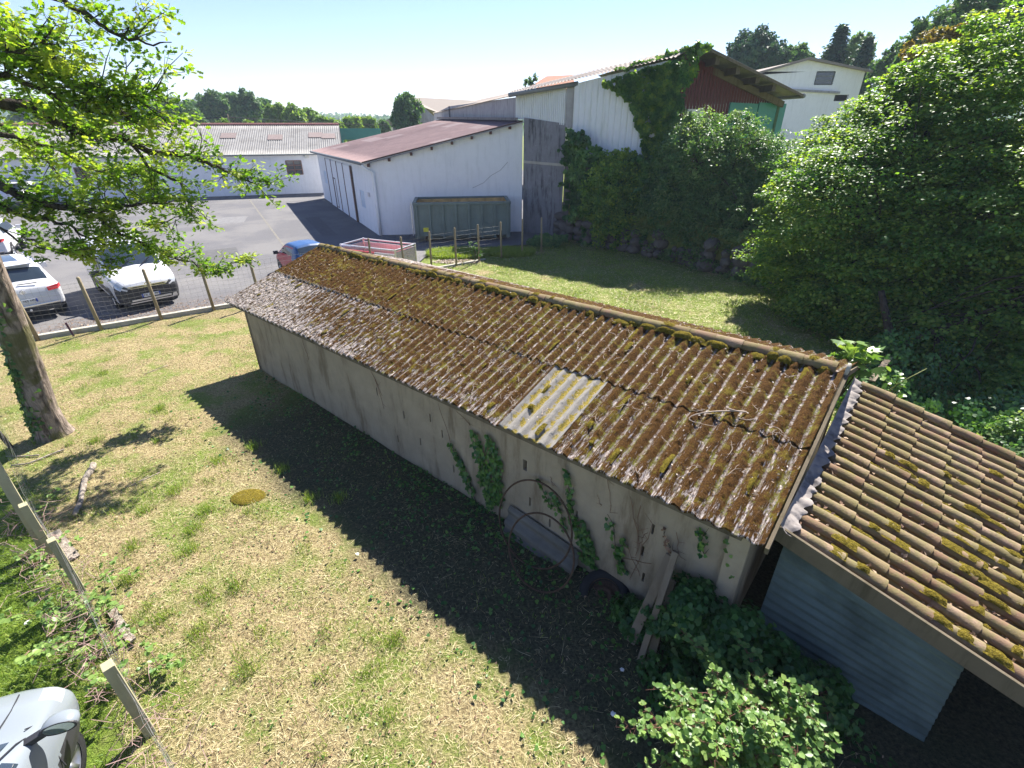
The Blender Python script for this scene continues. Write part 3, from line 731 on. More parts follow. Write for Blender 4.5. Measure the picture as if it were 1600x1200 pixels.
# ================================================================== THE TILED LEAN-TO
TP = math.tan(R(14.5)); LZ = 1.90
lean = empty('tiled_lean_to', B(-2, 2.2, 0)); tag(lean, 'low lean-to with mossy orange clay tile roof against the shed gable', 'outbuilding')
LD = (-AX + Vector((0, 0, -TP))).normalized(); LN = GX.cross(LD).normalized(); LN = LN if LN.z > 0 else -LN
def LP(a, b, h=0.0):
    """a distance from the gable along the fall, b across; point on the tile bed"""
    return B(0, b, LZ, False) - AX * (a * math.cos(R(14.5)) + .04) - Vector((0, 0, a * math.sin(R(14.5)))) + LN * h
LB0, LB1, ROWS = .36, 4.20, 18; RS = (LB1 - LB0) / (ROWS - 1); LLEN = 4.3
V, F, T = [], [], []
for i in range(ROWS):
    b_ = LB0 + i * RS; a_ = .10 + random.uniform(-.02, .02); verge = i == ROWS - 1; bj = random.uniform(-.008, .008)
    while a_ < LLEN - .3:
        L = .44 + random.uniform(-.01, .01); up = .045 if verge else .012
        p = LP(a_, b_ + bj + random.uniform(-.006, .006) + (.03 if verge else 0), up); dd = (LP(a_ + L, b_ + bj + random.uniform(-.01, .01) + (.03 if verge else 0), up + .016) - p).normalized()
        half_tile(V, F, T, p, dd, LN, L, .060 if not verge else .07, .076 if not verge else .09, random.uniform(0, 1), sq=1.0); a_ += .372 + random.uniform(-.012, .012)
for i in range(ROWS - 1):     # channel tiles, hollow side up
    b_ = LB0 + (i + .5) * RS; a_ = .04
    while a_ < LLEN - .3:
        p = LP(a_, b_, .048); dd = (LP(a_ + .44, b_, .043) - p).normalized()
        half_tile(V, F, T, p, dd, -LN, .44, .088, .075, random.uniform(0, .6), seg=6); a_ += .372
keep(npmesh('roof_tiles', V, F, TILE, smooth=True, attrs={'tint': T}), lean)
items = []
for i in range(58):
    r_ = int(min(ROWS - 1, abs(random.gauss(2, 6)))); a_ = random.uniform(.5, 3.9)
    for q in range(random.choice((1, 1, 2))):
        items.append((LP(a_ + q * .2, LB0 + r_ * RS + random.uniform(-.02, .02), .088), LD, LN, random.uniform(.08, .27), random.uniform(.07, .14), random.uniform(.010, .035)))
for i in range(170):
    r_ = random.randint(0, ROWS - 2); items.append((LP(random.uniform(.3, 3.9), LB0 + (r_ + .5) * RS, .012), LD, LN, random.uniform(.08, .34), .085, .035))
moss_lumps('golden_moss', items, GMOSS, lean)
N = 1500; aa = rng.uniform(.1, 4, N); bb = LB0 + (rng.integers(0, ROWS - 1, N) + .5) * RS + rng.normal(0, .02, N)
PL = np.array([np.array(LP(a, b, .02 + random.uniform(0, .02))) for a, b in zip(aa, bb)])
DEAD = leafmat('dead_leaf', [(.0, (.10, .055, .035)), (.5, (.25, .15, .09)), (1, (.45, .33, .22))], .15, .8, (1, 1, 1))
ll = leaves('furrow_litter', PL, .05, DEAD, None, 'leaf', up=tuple(LN), spread=.6); tag(ll, kind='stuff'); keep(ll, lean)
# crinkled mortar flashing along the top
nu, nv = 260, 8; V = []
for i in range(nu + 1):
    b_ = .20 + (4.26 - .20) * i / nu
    for j in range(nv + 1):
        t = j / nv; wv = math.cos(2 * math.pi * (b_ - LB0) / RS); rz = float(vnoise(np.array([b_ * 14.]), np.array([t * 3.]), 6, 3)[0]) - .5
        if t < .25: p = LP(-.02 + t * .02, b_, .15 - t * .24)
        else:
            k_ = (t - .25) / .75; p = LP(.0 + k_ * (.13 + .07 * rz + .015 * wv), b_, .09 + .016 * k_ * wv - .02 * k_ + rz * .05)
        V.append(np.array(p))
ii = np.arange((nu + 1) * (nv + 1)).reshape(nu + 1, nv + 1)
keep(npmesh('flashing', V, np.stack([ii[:-1, :-1], ii[:-1, 1:], ii[1:, 1:], ii[1:, :-1]], -1).reshape(-1, 4), ZINC, smooth=True), lean)
mb = MB(); mb.beam(LP(0, .24, -.02), LP(LLEN, .24, -.02), .03, .17, up=LN); keep(mb.build('fascia_board', WOOD), lean)
mb = MB()
for k_ in range(8): mb.beam(LP(.1, .3 + k_ * .55, -.1), LP(LLEN - .05, .3 + k_ * .55, -.1), .06, .09, up=LN)
keep(mb.build('rafters', WOOD), lean)
mb = MB(); mb.quad(LP(.05, .27, -.045), LP(LLEN, .27, -.045), LP(LLEN, 4.3, -.045), LP(.05, 4.3, -.045)); keep(mb.build('roof_boarding', WOOD), lean)
PANEL = mat_corr('blue_grey_sheet', (.115, .155, .15), (.03, .042, .038))
top = lambda a: LP(a, .5, -.15)
c00 = B(-.12, .5, 0, False); c01 = B(-1.78, .5, 0, False); c10 = top(.12); c11 = top(1.75)
o = corr_roof('side_sheeting', c00, c10, c11, c01, PANEL, None, pitch=.13, amp=.014, spw=8, rows=4); keep(o, lean)
mb = MB(); mb.beam(B(-1.74, .58, -.1, False), top(1.7) + GX * .08, .06, .06, up=AX); mb.beam(B(-4.1, .4, -.1, False), LP(4.15, .4, -.1), .12, .12, up=AX); mb.beam(B(-4.1, 4.1, -.1, False), LP(4.15, 4.1, -.1), .12, .12, up=AX)
keep(mb.build('corner_posts', WOOD), lean)
mb = MB(); mb.add([B(-.1, 4.1, 0, False), B(-4.1, 4.1, 0, False), LP(4.1, 4.1, -.1), LP(.05, 4.1, -.1)], [(0, 1, 2, 3)]); mb.add([p + GX * .1 for p in map(Vector, mb.v[:4])], [(3, 2, 1, 0)]); keep(mb.build('far_wall', WALL_SHED), lean)

# ================================================================== THE WHITE HALL
def hall():
    C1, C2, C3, C4 = Vector((-7.27, 27.33, 0)), Vector((.55, 28.35, 0)), Vector((-5.5, 43.2, 0)), Vector((-15.3, 42.28, 0))
    root = empty('white_hall', (C1 + C3) / 2); tag(root, 'white rendered hall with purple-brown lean-to roof and tall sliding doors', 'building')
    z1, z2, z3, z4 = 3.66, 5.50, 5.68, 3.50
    U = (C1 - C4); W = U.length; U.normalize(); Nn = U.cross(Vector((0, 0, 1)))
    wu = lambda px, py: (onpl(px, py, C1, Nn) - C4).dot(U)
    wz = lambda px, py: onpl(px, py, C1, Nn).z
    hol = [(wu(564.5, 315), wu(571.5, 322), wz(565, 322), wz(564, 297)), (wu(506.5, 275), wu(511, 278), wz(508, 285), wz(507, 267))]
    keep(wall('door_front_wall', C4, U, W, 4, hol, .12, WALL_WHITE, None, top=lambda u: z4 - .06 + (z1 - z4) * u / W), root)
    xs_ = [wu(520, 314), wu(528.5, 320), wu(538, 330.5), wu(548, 336.5), wu(561, 348.5)]
    for a, b in zip(xs_[:-1], xs_[1:]):
        mb = MB(); c = C4 + U * (a + b) / 2 + Nn * .04; c.z = 1.60; mb.box(c, (b - a - .16, .06, 3.14), rz=math.atan2(U.y, U.x)); keep(mb.build('sliding_door', WALL_WHITE), root)
    for i, a in enumerate(xs_):
        mb = MB(); c = C4 + U * a + Nn * .075; c.z = 1.60; mb.box(c, (.34 if i == 4 else .17, .03, 3.2), rz=math.atan2(U.y, U.x)); keep(mb.build('door_gap_strip', BROWNP), root)
    mb = MB(); c = C4 + U * (xs_[1] + .5) + Nn * .085
    for dz in (.0, 1.0): mb.box((c.x, c.y, .15 + dz * 1.9), (.7, .02, .05), rz=math.atan2(U.y, U.x))
    for du in (-.35, .35): mb.box((c.x + U.x * du, c.y + U.y * du, 1.1), (.05, .02, 1.95), rz=math.atan2(U.y, U.x))
    keep(mb.build('wicket_door_frame', BROWNP), root)
    for h in hol:
        mb = MB(); c = C4 + U * (h[0] + h[1]) / 2 - Nn * .04; mb.box((c.x, c.y, (h[2] + h[3]) / 2), (h[1] - h[0], .03, h[3] - h[2]), rz=math.atan2(U.y, U.x)); keep(mb.build('window', plain('frosted_pane', (.50, .60, .70), .3)), root)
    U2 = (C2 - C1); W2 = U2.length; U2.normalize(); N2 = U2.cross(Vector((0, 0, 1)))
    keep(wall('side_wall', C1, U2, W2, 4, [], .1, WALL_WHITE, None, top=lambda u: z1 - .06 + (z2 - z1) * u / W2), root)
    mb = MB(); mb.quad(C2, C3, C3 + Vector((0, 0, z3)), C2 + Vector((0, 0, z2))); mb.quad(C3, C4, C4 + Vector((0, 0, z4 - .05)), C3 + Vector((0, 0, z3 - .05))); keep(mb.build('rear_walls', WALL_WHITE), root)
    e = N2 * .28; o_ = -U2 * .35
    c00 = C1 + e + o_ + Vector((0, 0, z1)); c10 = C4 + o_ - U * .2 + Vector((0, 0, z4)); c11 = C3 + Vector((0, 0, z3)); c01 = C2 + e + Vector((0, 0, z2 + .02))
    keep(corr_roof('roof', c00, c10, c11, c01, ROOF_PURP, None, spw=6, rows=8), root)
    mb = MB(); mb.tube([c00 + Vector((-.08, 0, -.06)), c10 + Vector((-.08, 0, -.06))], .075, 8); keep(mb.build('gutter', GREYPAINT, smooth=True), root)
    g0 = c00 + Vector((-.06, .1, -.1)); q = C1 + N2 * .09 + U2 * .12
    mb = MB(); mb.tube([g0, g0 + Vector((.1, 0, -.15)), Vector((q.x, q.y, z1 - .5)), Vector((q.x, q.y, 2)), Vector((q.x, q.y, .0))], .075, 8); keep(mb.build('downpipe', WALL_WHITE, smooth=True), root)
    mb = MB(); mb.beam(c00 - Vector((0, 0, .07)), c01 - Vector((0, 0, .07)), .03, .05); keep(mb.build('rake_trim', WALL_GREY), root)
    for px, py in ((576, 256), (607.8, 242), (642, 233), (674, 224), (705.6, 215), (736.6, 206), (766, 199), (796, 192)):
        p = onpl(px, py, C1, N2); t = (p - C1).dot(U2); zz = z1 - .17 + (z2 - z1) * t / W2; c = C1 + U2 * t + N2 * .14
        mb = MB(); mb.box((c.x, c.y, zz + .04), (.12, .26, .14), rz=math.atan2(U2.y, U2.x)); keep(mb.build('purlin_end', BROWNP), root)
    # hairline crack and damp line on the side wall
    mb = MB(); f_ = lambda t, z: C1 + U2 * t + N2 * .004 + Vector((0, 0, z))
    cr = [f_(5.2, 2.35), f_(5.8, 2.6), f_(6.2, 2.95), f_(6.7, 3.2), f_(7.1, 3.6)]
    for a, b in zip(cr[:-1], cr[1:]): mb.beam(a, b, .01, .02)
    cr = [f_(3.2, 1.86), f_(4.1, 1.84), f_(4.9, 1.90), f_(5.6, 1.93)]
    for a, b in zip(cr[:-1], cr[1:]): mb.beam(a, b, .01, .025)
    keep(mb.build('wall_crack', WALL_GREY), root)
    mb = MB(); c = C1 - U * .9 + Nn * .06; mb.box((c.x, c.y, 2.0), (.22, .1, .2), rz=math.atan2(U.y, U.x)); keep(mb.build('meter_box', ALU), root)
    # raised white-grey upstand where the higher building starts
    mb = MB(); mb.beam(C2 + Vector((-.3, -.1, z2 + .10)), C3 + Vector((-.3, 0, z3 + .1)), .1, .12); keep(mb.build('roof_flashing', ZINC), root)
    # old grey wall standing above the hall roof
    gb = empty('grey_workshop', C3 + Vector((3, -4, 0))); tag(gb, 'old grey rendered workshop with low beige roof behind the white hall', 'building')
    A1 = at(806, 152, 28.8); A2 = at(702, 166, 41.5); A3 = at(678, 178, 46)
    mb = MB()
    for a, b in ((A1, A2), (A2, A3)):
        mb.quad(Vector((a.x, a.y, 4.5)), Vector((b.x, b.y, 4.5)), b, a)
    keep(mb.build('wall', WALL_GREY), gb)
    keep(corr_roof('roof', at(804, 148, 28.6), at(676, 177, 46.2), at(741, 157.5, 58), at(836, 136.5, 34), ROOF_BEIGE, None, spw=4, rows=5), gb)
    mb = MB(); mb.beam(Vector((A2.x, A2.y - .05, 4.8)), A2 - Vector((0, .05, 0)), .25, .1, up=(1, 0, 0)); keep(mb.build('wall_pier', WALL_OLD), gb)
hall()

# ================================================================== THE BIG HANGAR
def hangar():
    F0, F1, F2 = Vector((.19, 28.6, 0)), Vector((2.6, 27.3, 0)), Vector((6.97, 24.5, 0))
    root = empty('big_hangar', (4.5, 28, 0)); tag(root, 'tall hangar with white cladding, maroon gable boards and ivy over its corner', 'building')
    zt0, zt1, zt2 = 6.62, 7.02, 7.80
    # blackened concrete wall under the first cladding
    Cw0, Cw1 = Vector((.60, 28.22, 0)), Vector((2.66, 27.25, 0)); U = (Cw1 - Cw0).normalized()
    keep(wall('blackened_wall', Cw0, U, (Cw1 - Cw0).length, 5, [], .1, WALL_OLD, None, top=lambda u: 5.66 - .12 * u), root)
    mb = MB(); mb.beam(Cw0 + Vector((0, -.02, 3.62)), Cw1 + Vector((0, -.02, 3.52)), .05, .12); keep(mb.build('string_course', CONC), root)
    def clad(name, P0, P1, zb0, zb1, za, zb, step, mat, ribw=.02, slant=0.0):
        U = (P1 - P0); W = U.length; U.normalize(); N_ = U.cross(Vector((0, 0, 1))); n = int(W / step); mb = MB()
        for i in range(n):
            t0, t1 = i * W / n, (i + 1) * W / n; g = .16 * step; out = .035
            for (a, b, d0, d1) in ((t0, t0 + g, .0, .0), (t0 + g, t0 + 1.8 * g, 0, out), (t0 + 1.8 * g, t1 - .8 * g, out, out), (t1 - .8 * g, t1, out, 0)):
                zf = lambda t: (zb0 + (zb1 - zb0) * t / W, za + (zb - za) * t / W)
                l0, h0 = zf(a); l1, h1 = zf(b)
                mb.quad(P0 + U * (a + slant * l0) + N_ * d0 + Vector((0, 0, l0)), P0 + U * (b + slant * l1) + N_ * d1 + Vector((0, 0, l1)), P0 + U * (b + slant * h1) + N_ * d1 + Vector((0, 0, h1)), P0 + U * (a + slant * h0) + N_ * d0 + Vector((0, 0, h0)))
        return keep(mb.build(name, mat), root)
    clad('ribbed_white_cladding', F0, F1, 5.62, 5.32, zt0, zt1, .10, WHITESHEET)
    mb = MB(); q = F1 + Vector((.22, -.14, 0)); mb.beam(q + Vector((0, 0, 5.2)), q + Vector((.0, 0, zt1 + .08)), .42, .12, up=(0, 1, 0)); keep(mb.build('corner_post', WALL_GREY), root)
    P0 = Vector((2.95, 26.9, 0)); P1 = Vector((6.6, 24.6, 0))
    clad('board_white_cladding', P0, P1, 3.85, 3.35, zt1 + .02, 7.74, .30, WHITESHEET)
    mb = MB(); mb.quad(P0 + Vector((0, .4, -1)), P1 + Vector((0, .4, -1)), P1 + Vector((0, .4, 5)), P0 + Vector((0, .4, 5))); keep(mb.build('plinth_wall', STONE), root)
    # eaves gutter and left roof slope
    E0, E2 = F0 + Vector((-.3, -.35, zt0 + .1)), at(1058, 88, 24.2)
    ridge_n, ridge_f = at(1095, 68, 25.4), at(798, 142, 46)
    keep(corr_roof('left_roof_slope', E0, E2, ridge_n, ridge_f, ROOF_BEIGE, None, spw=6, rows=8, jit=.05), root)
    Em = F1 + Vector((.2, -.35, zt1 + .07))
    mb = MB(); mb.tube([E0 + Vector((-.05, -.1, -.08)), Em + Vector((.3, -.12, -.04))], .10, 8); keep(mb.build('gutter', GREYPAINT, smooth=True), root)
    # right slope, overhanging the maroon gable
    axis = Vector((-.12, .99, 0)).normalized(); re = at(1255, 148, 30.6)
    keep(corr_roof('right_roof_slope', ridge_n, ridge_n + axis * 16, re + axis * 16, re, ROOF_GREY, None, spw=6, rows=8), root)
    mb = MB(); mb.beam(ridge_n + Vector((0, -.03, -.06)), re + Vector((0, -.03, -.06)), .04, .12); keep(mb.build('rake_board', WOOD), root)
    mb = MB(); mb.beam(ridge_n + axis * 1.3 + Vector((0, 0, -.42)), re + axis * 1.3 + Vector((-.2, 0, -.42)), .14, .3); keep(mb.build('gable_rafter', WOOD), root)
    for t in (.16, .34, .53, .70):
        p = ridge_n.lerp(re, t) + Vector((0, 0, -.26)); mb = MB(); mb.beam(p + axis * .15, p + axis * 1.8, .20, .30); keep(mb.build('purlin_end', WOOD), root)
    G0 = at(1066, 95, 26.2); G1 = re + axis * 1.6 + Vector((-.35, 0, 0)); G0.z = G1.z = 0; rn = ridge_n + axis * 1.5
    U = (G1 - G0); W = U.length; U.normalize(); N_ = U.cross(Vector((0, 0, 1))); tr = (Vector((rn.x, rn.y, 0)) - G0).dot(U)
    roofz = lambda t: (rn.z - .3 - (rn.z - re.z) * max(0, t - tr) / (W - tr)) if t > tr else rn.z - .3 - (tr - t) * .45
    mb = MB(); t = 0.0
    while t < W - .01:
        t2 = min(W, t + .27)
        mb.quad(G0 + U * t + Vector((0, 0, 1)), G0 + U * (t2 - .03) + Vector((0, 0, 1)), G0 + U * (t2 - .03) + Vector((0, 0, roofz(t2 - .03))), G0 + U * t + Vector((0, 0, roofz(t))))
        mb.quad(G0 + U * (t2 - .03) + N_ * .03 + Vector((0, 0, 1)), G0 + U * t2 + N_ * .03 + Vector((0, 0, 1)), G0 + U * t2 + N_ * .03 + Vector((0, 0, roofz(t2))), G0 + U * (t2 - .03) + N_ * .03 + Vector((0, 0, roofz(t2 - .03))))
        t = t2
    keep(mb.build('maroon_gable_boards', MAROON), root)
    def panel(name, x0, x1, y0, y1, mat, off=.06):
        a = onpl(x0, y0, G0, N_); b = onpl(x1, y0, G0, N_); c = onpl(x1, y1, G0, N_); d = onpl(x0, y1, G0, N_); mb = MB()
        z1_, z0_ = max(a.z, b.z), min(c.z, d.z); ta, tb = (a - G0).dot(U), (b - G0).dot(U)
        c_ = G0 + U * (ta + tb) / 2 + N_ * off; mb.box((c_.x, c_.y, (z0_ + z1_) / 2), (tb - ta, .06, z1_ - z0_), rz=math.atan2(U.y, U.x)); return keep(mb.build(name, mat, bevel=.01), root)
    panel('green_door', 1139, 1183, 162, 215, GREENDOOR); panel('green_door', 1184.5, 1227, 162, 215, GREENDOOR)
    panel('pale_board', 1073, 1098, 171, 230, WALL_CREAM)
    mb = MB(); mb.beam(G1 + Vector((0, -.1, 1)), G1 + Vector((.05, -.1, re.z - .3)), .16, .12, up=(0, 1, 0)); keep(mb.build('corner_post', plain('dark_green_paint', (.06, .12, .05), .6)), root)
    mb = MB(); mb.tube([re + Vector((.05, 0, -.05)), re + axis * 16 + Vector((.05, 0, -.05))], .12, 8); keep(mb.build('right_gutter', GREYPAINT, smooth=True), root)
    mb = MB(); mb.quad(G1, G1 + axis * 14, G1 + axis * 14 + Vector((0, 0, re.z - .2)), G1 + Vector((0, 0, re.z - .2))); keep(mb.build('right_wall', WHITESHEET), root)
hangar()

# orange roofed house far behind the hangar
r_ = empty('orange_roofed_house', at(860, 160, 52)); r_.location.z = 0; tag(r_, 'house whose bright orange tile roof peeps over the hangar eaves', 'house')
mb = MB(); a, b, c, d = at(826, 137, 48), at(854, 119, 54), at(895, 117, 54), at(900, 140, 48); mb.quad(a, d, c, b); mb.quad(b, c, c + Vector((0, 4, -2)), b + Vector((-1, 4, -2)))
keep(mb.build('roof', ROOF_RED), r_)
mb = MB(); mb.quad(Vector((a.x + .4, a.y + .3, 0)), Vector((d.x, d.y + .3, 0)), d + Vector((0, .3, -.05)), a + Vector((.4, .3, -.05))); keep(mb.build('wall', WALL_CREAM), r_)

# white house with a gable at the right
def house():
    Y = 45; P = lambda x, y, dy=0: at(x, y, Y + dy)
    root = empty('white_gabled_house', (P(1262, 200).x, Y + 3, 0)); tag(root, 'white gabled house with a small grey window beyond the maroon gable', 'house')
    L, T, Rr = P(1170, 118), P(1262, 94), P(1352, 112); L0 = Vector((L.x, Y, 0)); W = Rr.x - L.x; tx = T.x - L.x
    w0 = P(1277, 112); w1 = P(1300, 132); hx0, hx1 = w0.x - L.x, w1.x - L.x
    d0 = P(1305, 148); d1 = P(1324, 158)
    hol = [(hx0, hx1, w1.z, w0.z), (d0.x - L.x, d1.x - L.x, d1.z, d0.z)]
    keep(wall('front_wall', L0, Vector((1, 0, 0)), W, 8, hol, .2, WALL_CREAM if False else WALL_WHITE, None, top=lambda u: L.z + (T.z - L.z) * min(1, u / tx) if u <= tx else T.z + (Rr.z - T.z) * (u - tx) / (W - tx), brk=(tx,)), root)
    # the gable top needs its apex vertex
    mb = MB(); lin = lambda x: L.z + (Rr.z - L.z) * (x - L.x) / W
    f = MB(); f.box(((w0.x + w1.x) / 2, Y + .06, (w0.z + w1.z) / 2), (w1.x - w0.x - .1, .02, w0.z - w1.z - .1)); keep(f.build('window_pane', GLASSD), root)
    f = MB()
    for zz in (0, .33, .66, 1): f.box(((w0.x + w1.x) / 2, Y + .03, w1.z + (w0.z - w1.z) * zz), (w1.x - w0.x, .06, .07))
    for xx in (0, 1): f.box((w0.x + (w1.x - w0.x) * xx, Y + .03, (w0.z + w1.z) / 2), (.07, .06, w0.z - w1.z))
    keep(f.build('window_frame', GREYPAINT), root)
    f = MB(); f.beam(P(1225, 140) + Vector((0, -.12, 0)), P(1310, 145) + Vector((0, -.12, 0)), .25, .14); keep(f.build('ledge', WALL_GREY), root)
    f = MB()
    for a, b in ((P(1164, 119.5), P(1262, 92)), (P(1262, 92), P(1358, 112.5))):
        a = a + Vector((0, -.4, 0)); b = b + Vector((0, -.4, 0)); f.quad(a, b, b + Vector((0, 9, 0)), a + Vector((0, 9, 0))); f.beam(a, b, .1, .16)
    keep(f.build('roof', ROOF_BEIGE), root)
house()

# ================================================================== LONG WHITE OUTBUILDING ACROSS THE CAR PARK
def longbuilding():
    Pr = Vector((-14.9, 46.3, 0)); dirv = Vector((-.958, -.287, 0)).normalized(); W = 58.0; Pl = Pr + dirv * W
    root = empty('long_white_outbuilding', Pr.lerp(Pl, .4)); tag(root, 'long white outbuilding with grey corrugated roof at the far side of the car park', 'building')
    U = (Pr - Pl).normalized(); N_ = U.cross(Vector((0, 0, 1))); wu = lambda px, py: (onpl(px, py, Pr, N_) - Pl).dot(U); wz = lambda px, py: onpl(px, py, Pr, N_).z
    h = (wu(448, 262), wu(472, 262), wz(460, 272.5), wz(460, 251)); h2 = (wu(222, 275), wu(243, 275), wz(230, 300), wz(230, 258)); h3 = (wu(120, 275), wu(142, 275), wz(130, 285), wz(130, 262))
    keep(wall('front_wall', Pl, U, W, 3.12, [h, h2, h3], .15, WALL_WHITE, None), root)
    for hh in (h, h3):
        f = MB()
        for t in (0, .34, .67, 1): c = Pl + U * (hh[0] + hh[1]) / 2 + N_ * .01; f.box((c.x, c.y, hh[2] + (hh[3] - hh[2]) * t), (hh[1] - hh[0], .06, .07), rz=math.atan2(U.y, U.x))
        for t in (0, .5, 1): c = Pl + U * (hh[0] + (hh[1] - hh[0]) * t) + N_ * .01; f.box((c.x, c.y, (hh[2] + hh[3]) / 2), (.07, .06, hh[3] - hh[2]), rz=math.atan2(U.y, U.x))
        fo = keep(f.build('window_frame', plain('brown_frame', (.22, .12, .09), .7)), root)
        f = MB(); c = Pl + U * (hh[0] + hh[1]) / 2 - N_ * .08; f.box((c.x, c.y, (hh[2] + hh[3]) / 2), (hh[1] - hh[0], .02, hh[3] - hh[2]), rz=math.atan2(U.y, U.x)); keep(f.build('window_pane', GLASSD), root)
    f = MB(); c = Pl + U * (h2[0] + h2[1]) / 2 - N_ * .08; f.box((c.x, c.y, (h2[2] + h2[3]) / 2), (h2[1] - h2[0], .04, h2[3] - h2[2]), rz=math.atan2(U.y, U.x)); keep(f.build('brown_door', BROWNP), root)
    f = MB()   # big sliding door outline
    a, b = wu(373, 290), wu(441, 290)
    f.box((*(Pl + U * (a + b) / 2 + N_ * .04).xy, 2.78), (b - a + .5, .06, .1), rz=math.atan2(U.y, U.x)); f.box((*(Pl + U * (a + b) / 2 + N_ * .03).xy, 1.33), (b - a, .05, 2.66), rz=math.atan2(U.y, U.x)); keep(f.build('sliding_door', WALL_WHITE), root)
    up = -N_ * 5.6
    e0, e1 = Pr + N_ * .3 + U * .3 + Vector((0, 0, 3.18)), Pl + N_ * .3 + Vector((0, 0, 3.18)); r0, r1 = Pr + up + U * .3 + Vector((0, 0, 5.28)), Pl + up + Vector((0, 0, 5.28))
    keep(corr_roof('front_roof_slope', e0, e1, r1, r0, ROOF_GREY, None, spw=6, rows=6), root)
    keep(corr_roof('rear_roof_slope', r0, r1, r1 + up + Vector((0, 0, -2.1)), r0 + up + Vector((0, 0, -2.1)), ROOF_GREY, None, spw=4, rows=3), root)
    f = MB(); f.tube([r0 + Vector((0, 0, .05)), r1 + Vector((0, 0, .05))], .10, 8); keep(f.build('ridge_capping', plain('red_ridge', (.34, .15, .13), .9)), root)
    f = MB(); f.tube([e0 + N_ * .08 - Vector((0, 0, .06)), e1 + N_ * .08 - Vector((0, 0, .06))], .07, 8); keep(f.build('gutter', GREYPAINT, smooth=True), root)
    Pg = Pr + U * .05; f = MB(); f.add([Pg, Pg - N_ * 11, Pg - N_ * 11 + Vector((0, 0, 3.1)), Pg + up + Vector((0, 0, 5.2)), Pg + Vector((0, 0, 3.1))], [(0, 1, 2, 3, 4)]); keep(f.build('gable_wall', WALL_WHITE), root)
    sd = (r0 - e0); sn = U.cross(sd).normalized(); sn = sn if sn.z > 0 else -sn
    for px, py in ((357, 212.5), (430, 215), (493, 211.5), (513, 213)):
        p = onpl(px, py, e0, sn) + sn * .05; f = MB(); s2 = sd.normalized() * .55
        f.quad(p - U * .6 - s2, p + U * .6 - s2, p + U * .6 + s2, p - U * .6 + s2); f.add([v - sn * .06 for v in map(Vector, f.v[:4])], [(3, 2, 1, 0)]); keep(f.build('skylight', plain('brown_rooflight', (.22, .17, .15), .5)), root)
    f = MB(); c = onpl(479, 244, Pr, N_) + N_ * .15; f.box(c, (.25, .25, .3)); keep(f.build('wall_lamp', WALL_CREAM, bevel=.03), root)
longbuilding()
# ivy-clad gable and its roof behind the hall
gb = empty('ivy_clad_barn', at(690, 190, 75)); gb.location.z = 0; tag(gb, 'distant barn with long grey tiled roof and an ivy covered gable', 'building')
mb = MB(); a, b, c, d = at(638, 151.5, 72), at(741, 157, 84), at(700, 182, 74), at(664, 168, 68); mb.quad(a, d, c, b); mb.quad(a, b, b + Vector((2, 8, -3)), a + Vector((-4, 6, -3))); keep(mb.build('roof', ROOF_BEIGE), gb)
mb = MB(); w0 = at(612, 182, 66.5); w1 = at(684, 182, 70); mb.add([Vector((w0.x, w0.y, 0)), Vector((w1.x, w1.y, 0)), Vector((w1.x, w1.y, c.z - .4)), Vector((d.x, d.y + .2, d.z - .1)), Vector((a.x, a.y - 3.5, a.z - .2)), Vector((w0.x, w0.y, d.z - 1))], [(0, 1, 2, 3, 4, 5)]); keep(mb.build('gable_wall', WALL_GREY), gb)
p, nn, tt = clumped([blob(632, 168, 66, 16, 1, 1.3), blob(636, 190, 66, 22, 1, 1), blob(620, 182, 66, 10), blob(650, 172, 66, 11)], 5200, .3, 40)
keep(leaves('climbing_ivy', p, .42, LEAF_FAR, None, 'leaf', up=nn, tint=tt * .6), gb)
# green hoarding and small house behind the hall roof
mb = MB(); a, b = at(529, 200.5, 60), at(594, 202, 60); mb.box(((a.x + b.x) / 2, 60, a.z - .55), (b.x - a.x, .15, 1.1)); mb.box((a.x + .2, 60, a.z / 2 - .5), (.2, .2, a.z - 1)); mb.box((b.x - .2, 60, a.z / 2 - .5), (.2, .2, a.z - 1))
o = mb.build('green_hoarding', plain('green_sheet', (.03, .16, .12), .6)); tag(o, 'long dark green sheet screen above the left edge of the hall roof', 'screen')
mb = MB(); p = at(605, 196, 105); mb.box((p.x, 107, 2.4), (5.5, 4, 4.8)); o = mb.build('tiny_far_house', WALL_CREAM); tag(o, 'tiny beige house with tiled roof far behind the hall', 'house')
f = MB(); f.add([(p.x - 3.2, 104.6, 4.6), (p.x + 3.2, 104.6, 5.0), (p.x + 3.2, 109.4, 5.0), (p.x - 3.2, 109.4, 4.6), (p.x + .6, 104.6, 6.2), (p.x + .6, 109.4, 6.2)], [(0, 4, 5, 3), (4, 1, 2, 5), (0, 1, 4), (3, 5, 2)]); keep(f.build('roof', ROOF_BEIGE), o)
mb = MB(); p = at(248, 166, 150); mb.box((p.x, 152, p.z - 3), (10, 6, 5)); o = mb.build('hillside_house', WALL_CREAM); tag(o, 'small pink roofed house on the hillside behind the oak leaves', 'house')
f = MB(); x, z = p.x, p.z - .5; f.add([(x - 6, 148, z), (x + 6, 148, z), (x + 6, 156, z), (x - 6, 156, z), (x - 3, 152, z + 2), (x + 3, 152, z + 2)], [(0, 1, 5, 4), (1, 2, 5), (2, 3, 4, 5), (3, 0, 4)]); keep(f.build('roof', ROOF_RED), o)
